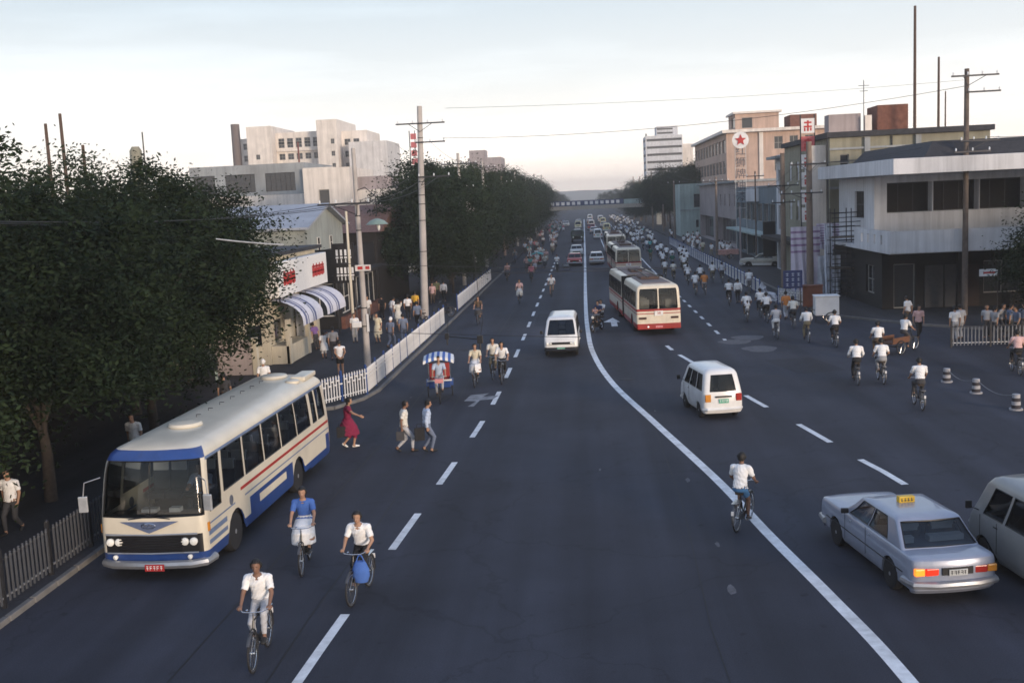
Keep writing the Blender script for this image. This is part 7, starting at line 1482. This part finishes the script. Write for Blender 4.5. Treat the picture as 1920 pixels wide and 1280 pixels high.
def cart(name, label, u, v, rz, mat, L=1.7, W=1.1, H=1.1, z0=.45, zz=0):
    x, y = ground(u, v, zz); c = thing(name, label, 'cart', (x, y, zz), rz)
    MB().box(-W/2, W/2, -L/2, L/2, z0, z0+H).obj('box', mat, c, bevel=.05); MB().box(-W/2-.04, W/2+.04, -L/2-.04, L/2+.04, z0+H, z0+H+.05).obj('lid', mat, c, bevel=.01)
    for s in (-1, 1): small_wheel(c, (s*(W/2+.06), -.2, .33), .33)
    MB().tube([(-W*.35, L/2, z0+.3), (-W*.3, L/2+.7, z0+.5), (W*.3, L/2+.7, z0+.5), (W*.35, L/2, z0+.3)], .02).obj('push_bar', STEEL, c); MB().tube([(0, L/2-.1, z0), (0, L/2-.1, 0)], .025).obj('stand_leg', STEEL, c)
    return c
cart('handcart', 'white handcart with pale lid at the right kerb', 1549, 604, 1.5, WHITEP, 1.35, 1.0, 1.1)
cart('handcart', 'brown box cart in front of the draped sheet', 1524, 588, 1.4, M('cart_brown', (.14, .05, .03), .8), 1.2, .8, 1.3)
cart('handcart', 'pinkish stall cart beyond the right-hand fence', 1366, 486, 1.5, M('cart_pink', (.5, .28, .24), .8), 2.2, 1.1, .5, .55, PZ)
x, y = ground(1688, 660); tri = thing('cargo_tricycle', 'cargo tricycle with a brown wooden bed near the right kerb', 'tricycle', (x, y, 0), -.9)
small_wheel(tri, (0, 1.1, .33), .33)
for s in (-1, 1): small_wheel(tri, (s*.48, -.6, .33), .33)
MB().box(-.42, .42, -1.15, .1, .52, .58).box(-.44, -.40, -1.15, .1, .58, .8).box(.40, .44, -1.15, .1, .58, .8).obj('cargo_bed', M('cart_wood', (.13, .06, .035), .85), tri); MB().tube([(0, .8, .85), (0, .3, .35), (0, -.6, .33)], .022).tube([(0, .75, 1.0), (0, .85, .8), (0, 1.1, .33)], .02).tube([(0, .35, .85), (0, .3, .35)], .018).tube([(-.48, -.6, .33), (.48, -.6, .33)], .02).obj('frame', BIKEP, tri)
MB().tube([(-.28, .5, 1.04), (0, .75, 1.0), (.28, .5, 1.04)], .013).obj('handlebar', RIMM, tri); MB().lathe([(.1, 0), (.11, .04), (.02, .06)], (0, .3, .87), 12, sy=1.4).obj('saddle', LEATH, tri, smooth=True)
person('ride_m', 'man in white shirt riding the cargo tricycle', x+math.sin(.9)*.5, y+math.cos(.9)*.5, -.9, {'shirt': CL['white'], 'trousers': CL['charcoal']}, z=-.04)
# ------------------------------------------------------------------ dusty evening air
hz = MB().box(-2500, 2500, -80, 2750, -1.5, 42).obj('haze', bpy.data.materials.new('haze_air')); hz['kind'] = 'stuff'
hm = hz.data.materials[0]; hm.use_nodes = True; ht = hm.node_tree; ht.nodes.clear(); ho = ht.nodes.new('ShaderNodeOutputMaterial'); hv_ = ht.nodes.new('ShaderNodeVolumePrincipled')
hv_.inputs['Color'].default_value = (.96, .93, .90, 1); hv_.inputs['Density'].default_value = .00055; hv_.inputs['Anisotropy'].default_value = .2
ht.links.new(hv_.outputs[0], ho.inputs['Volume'])
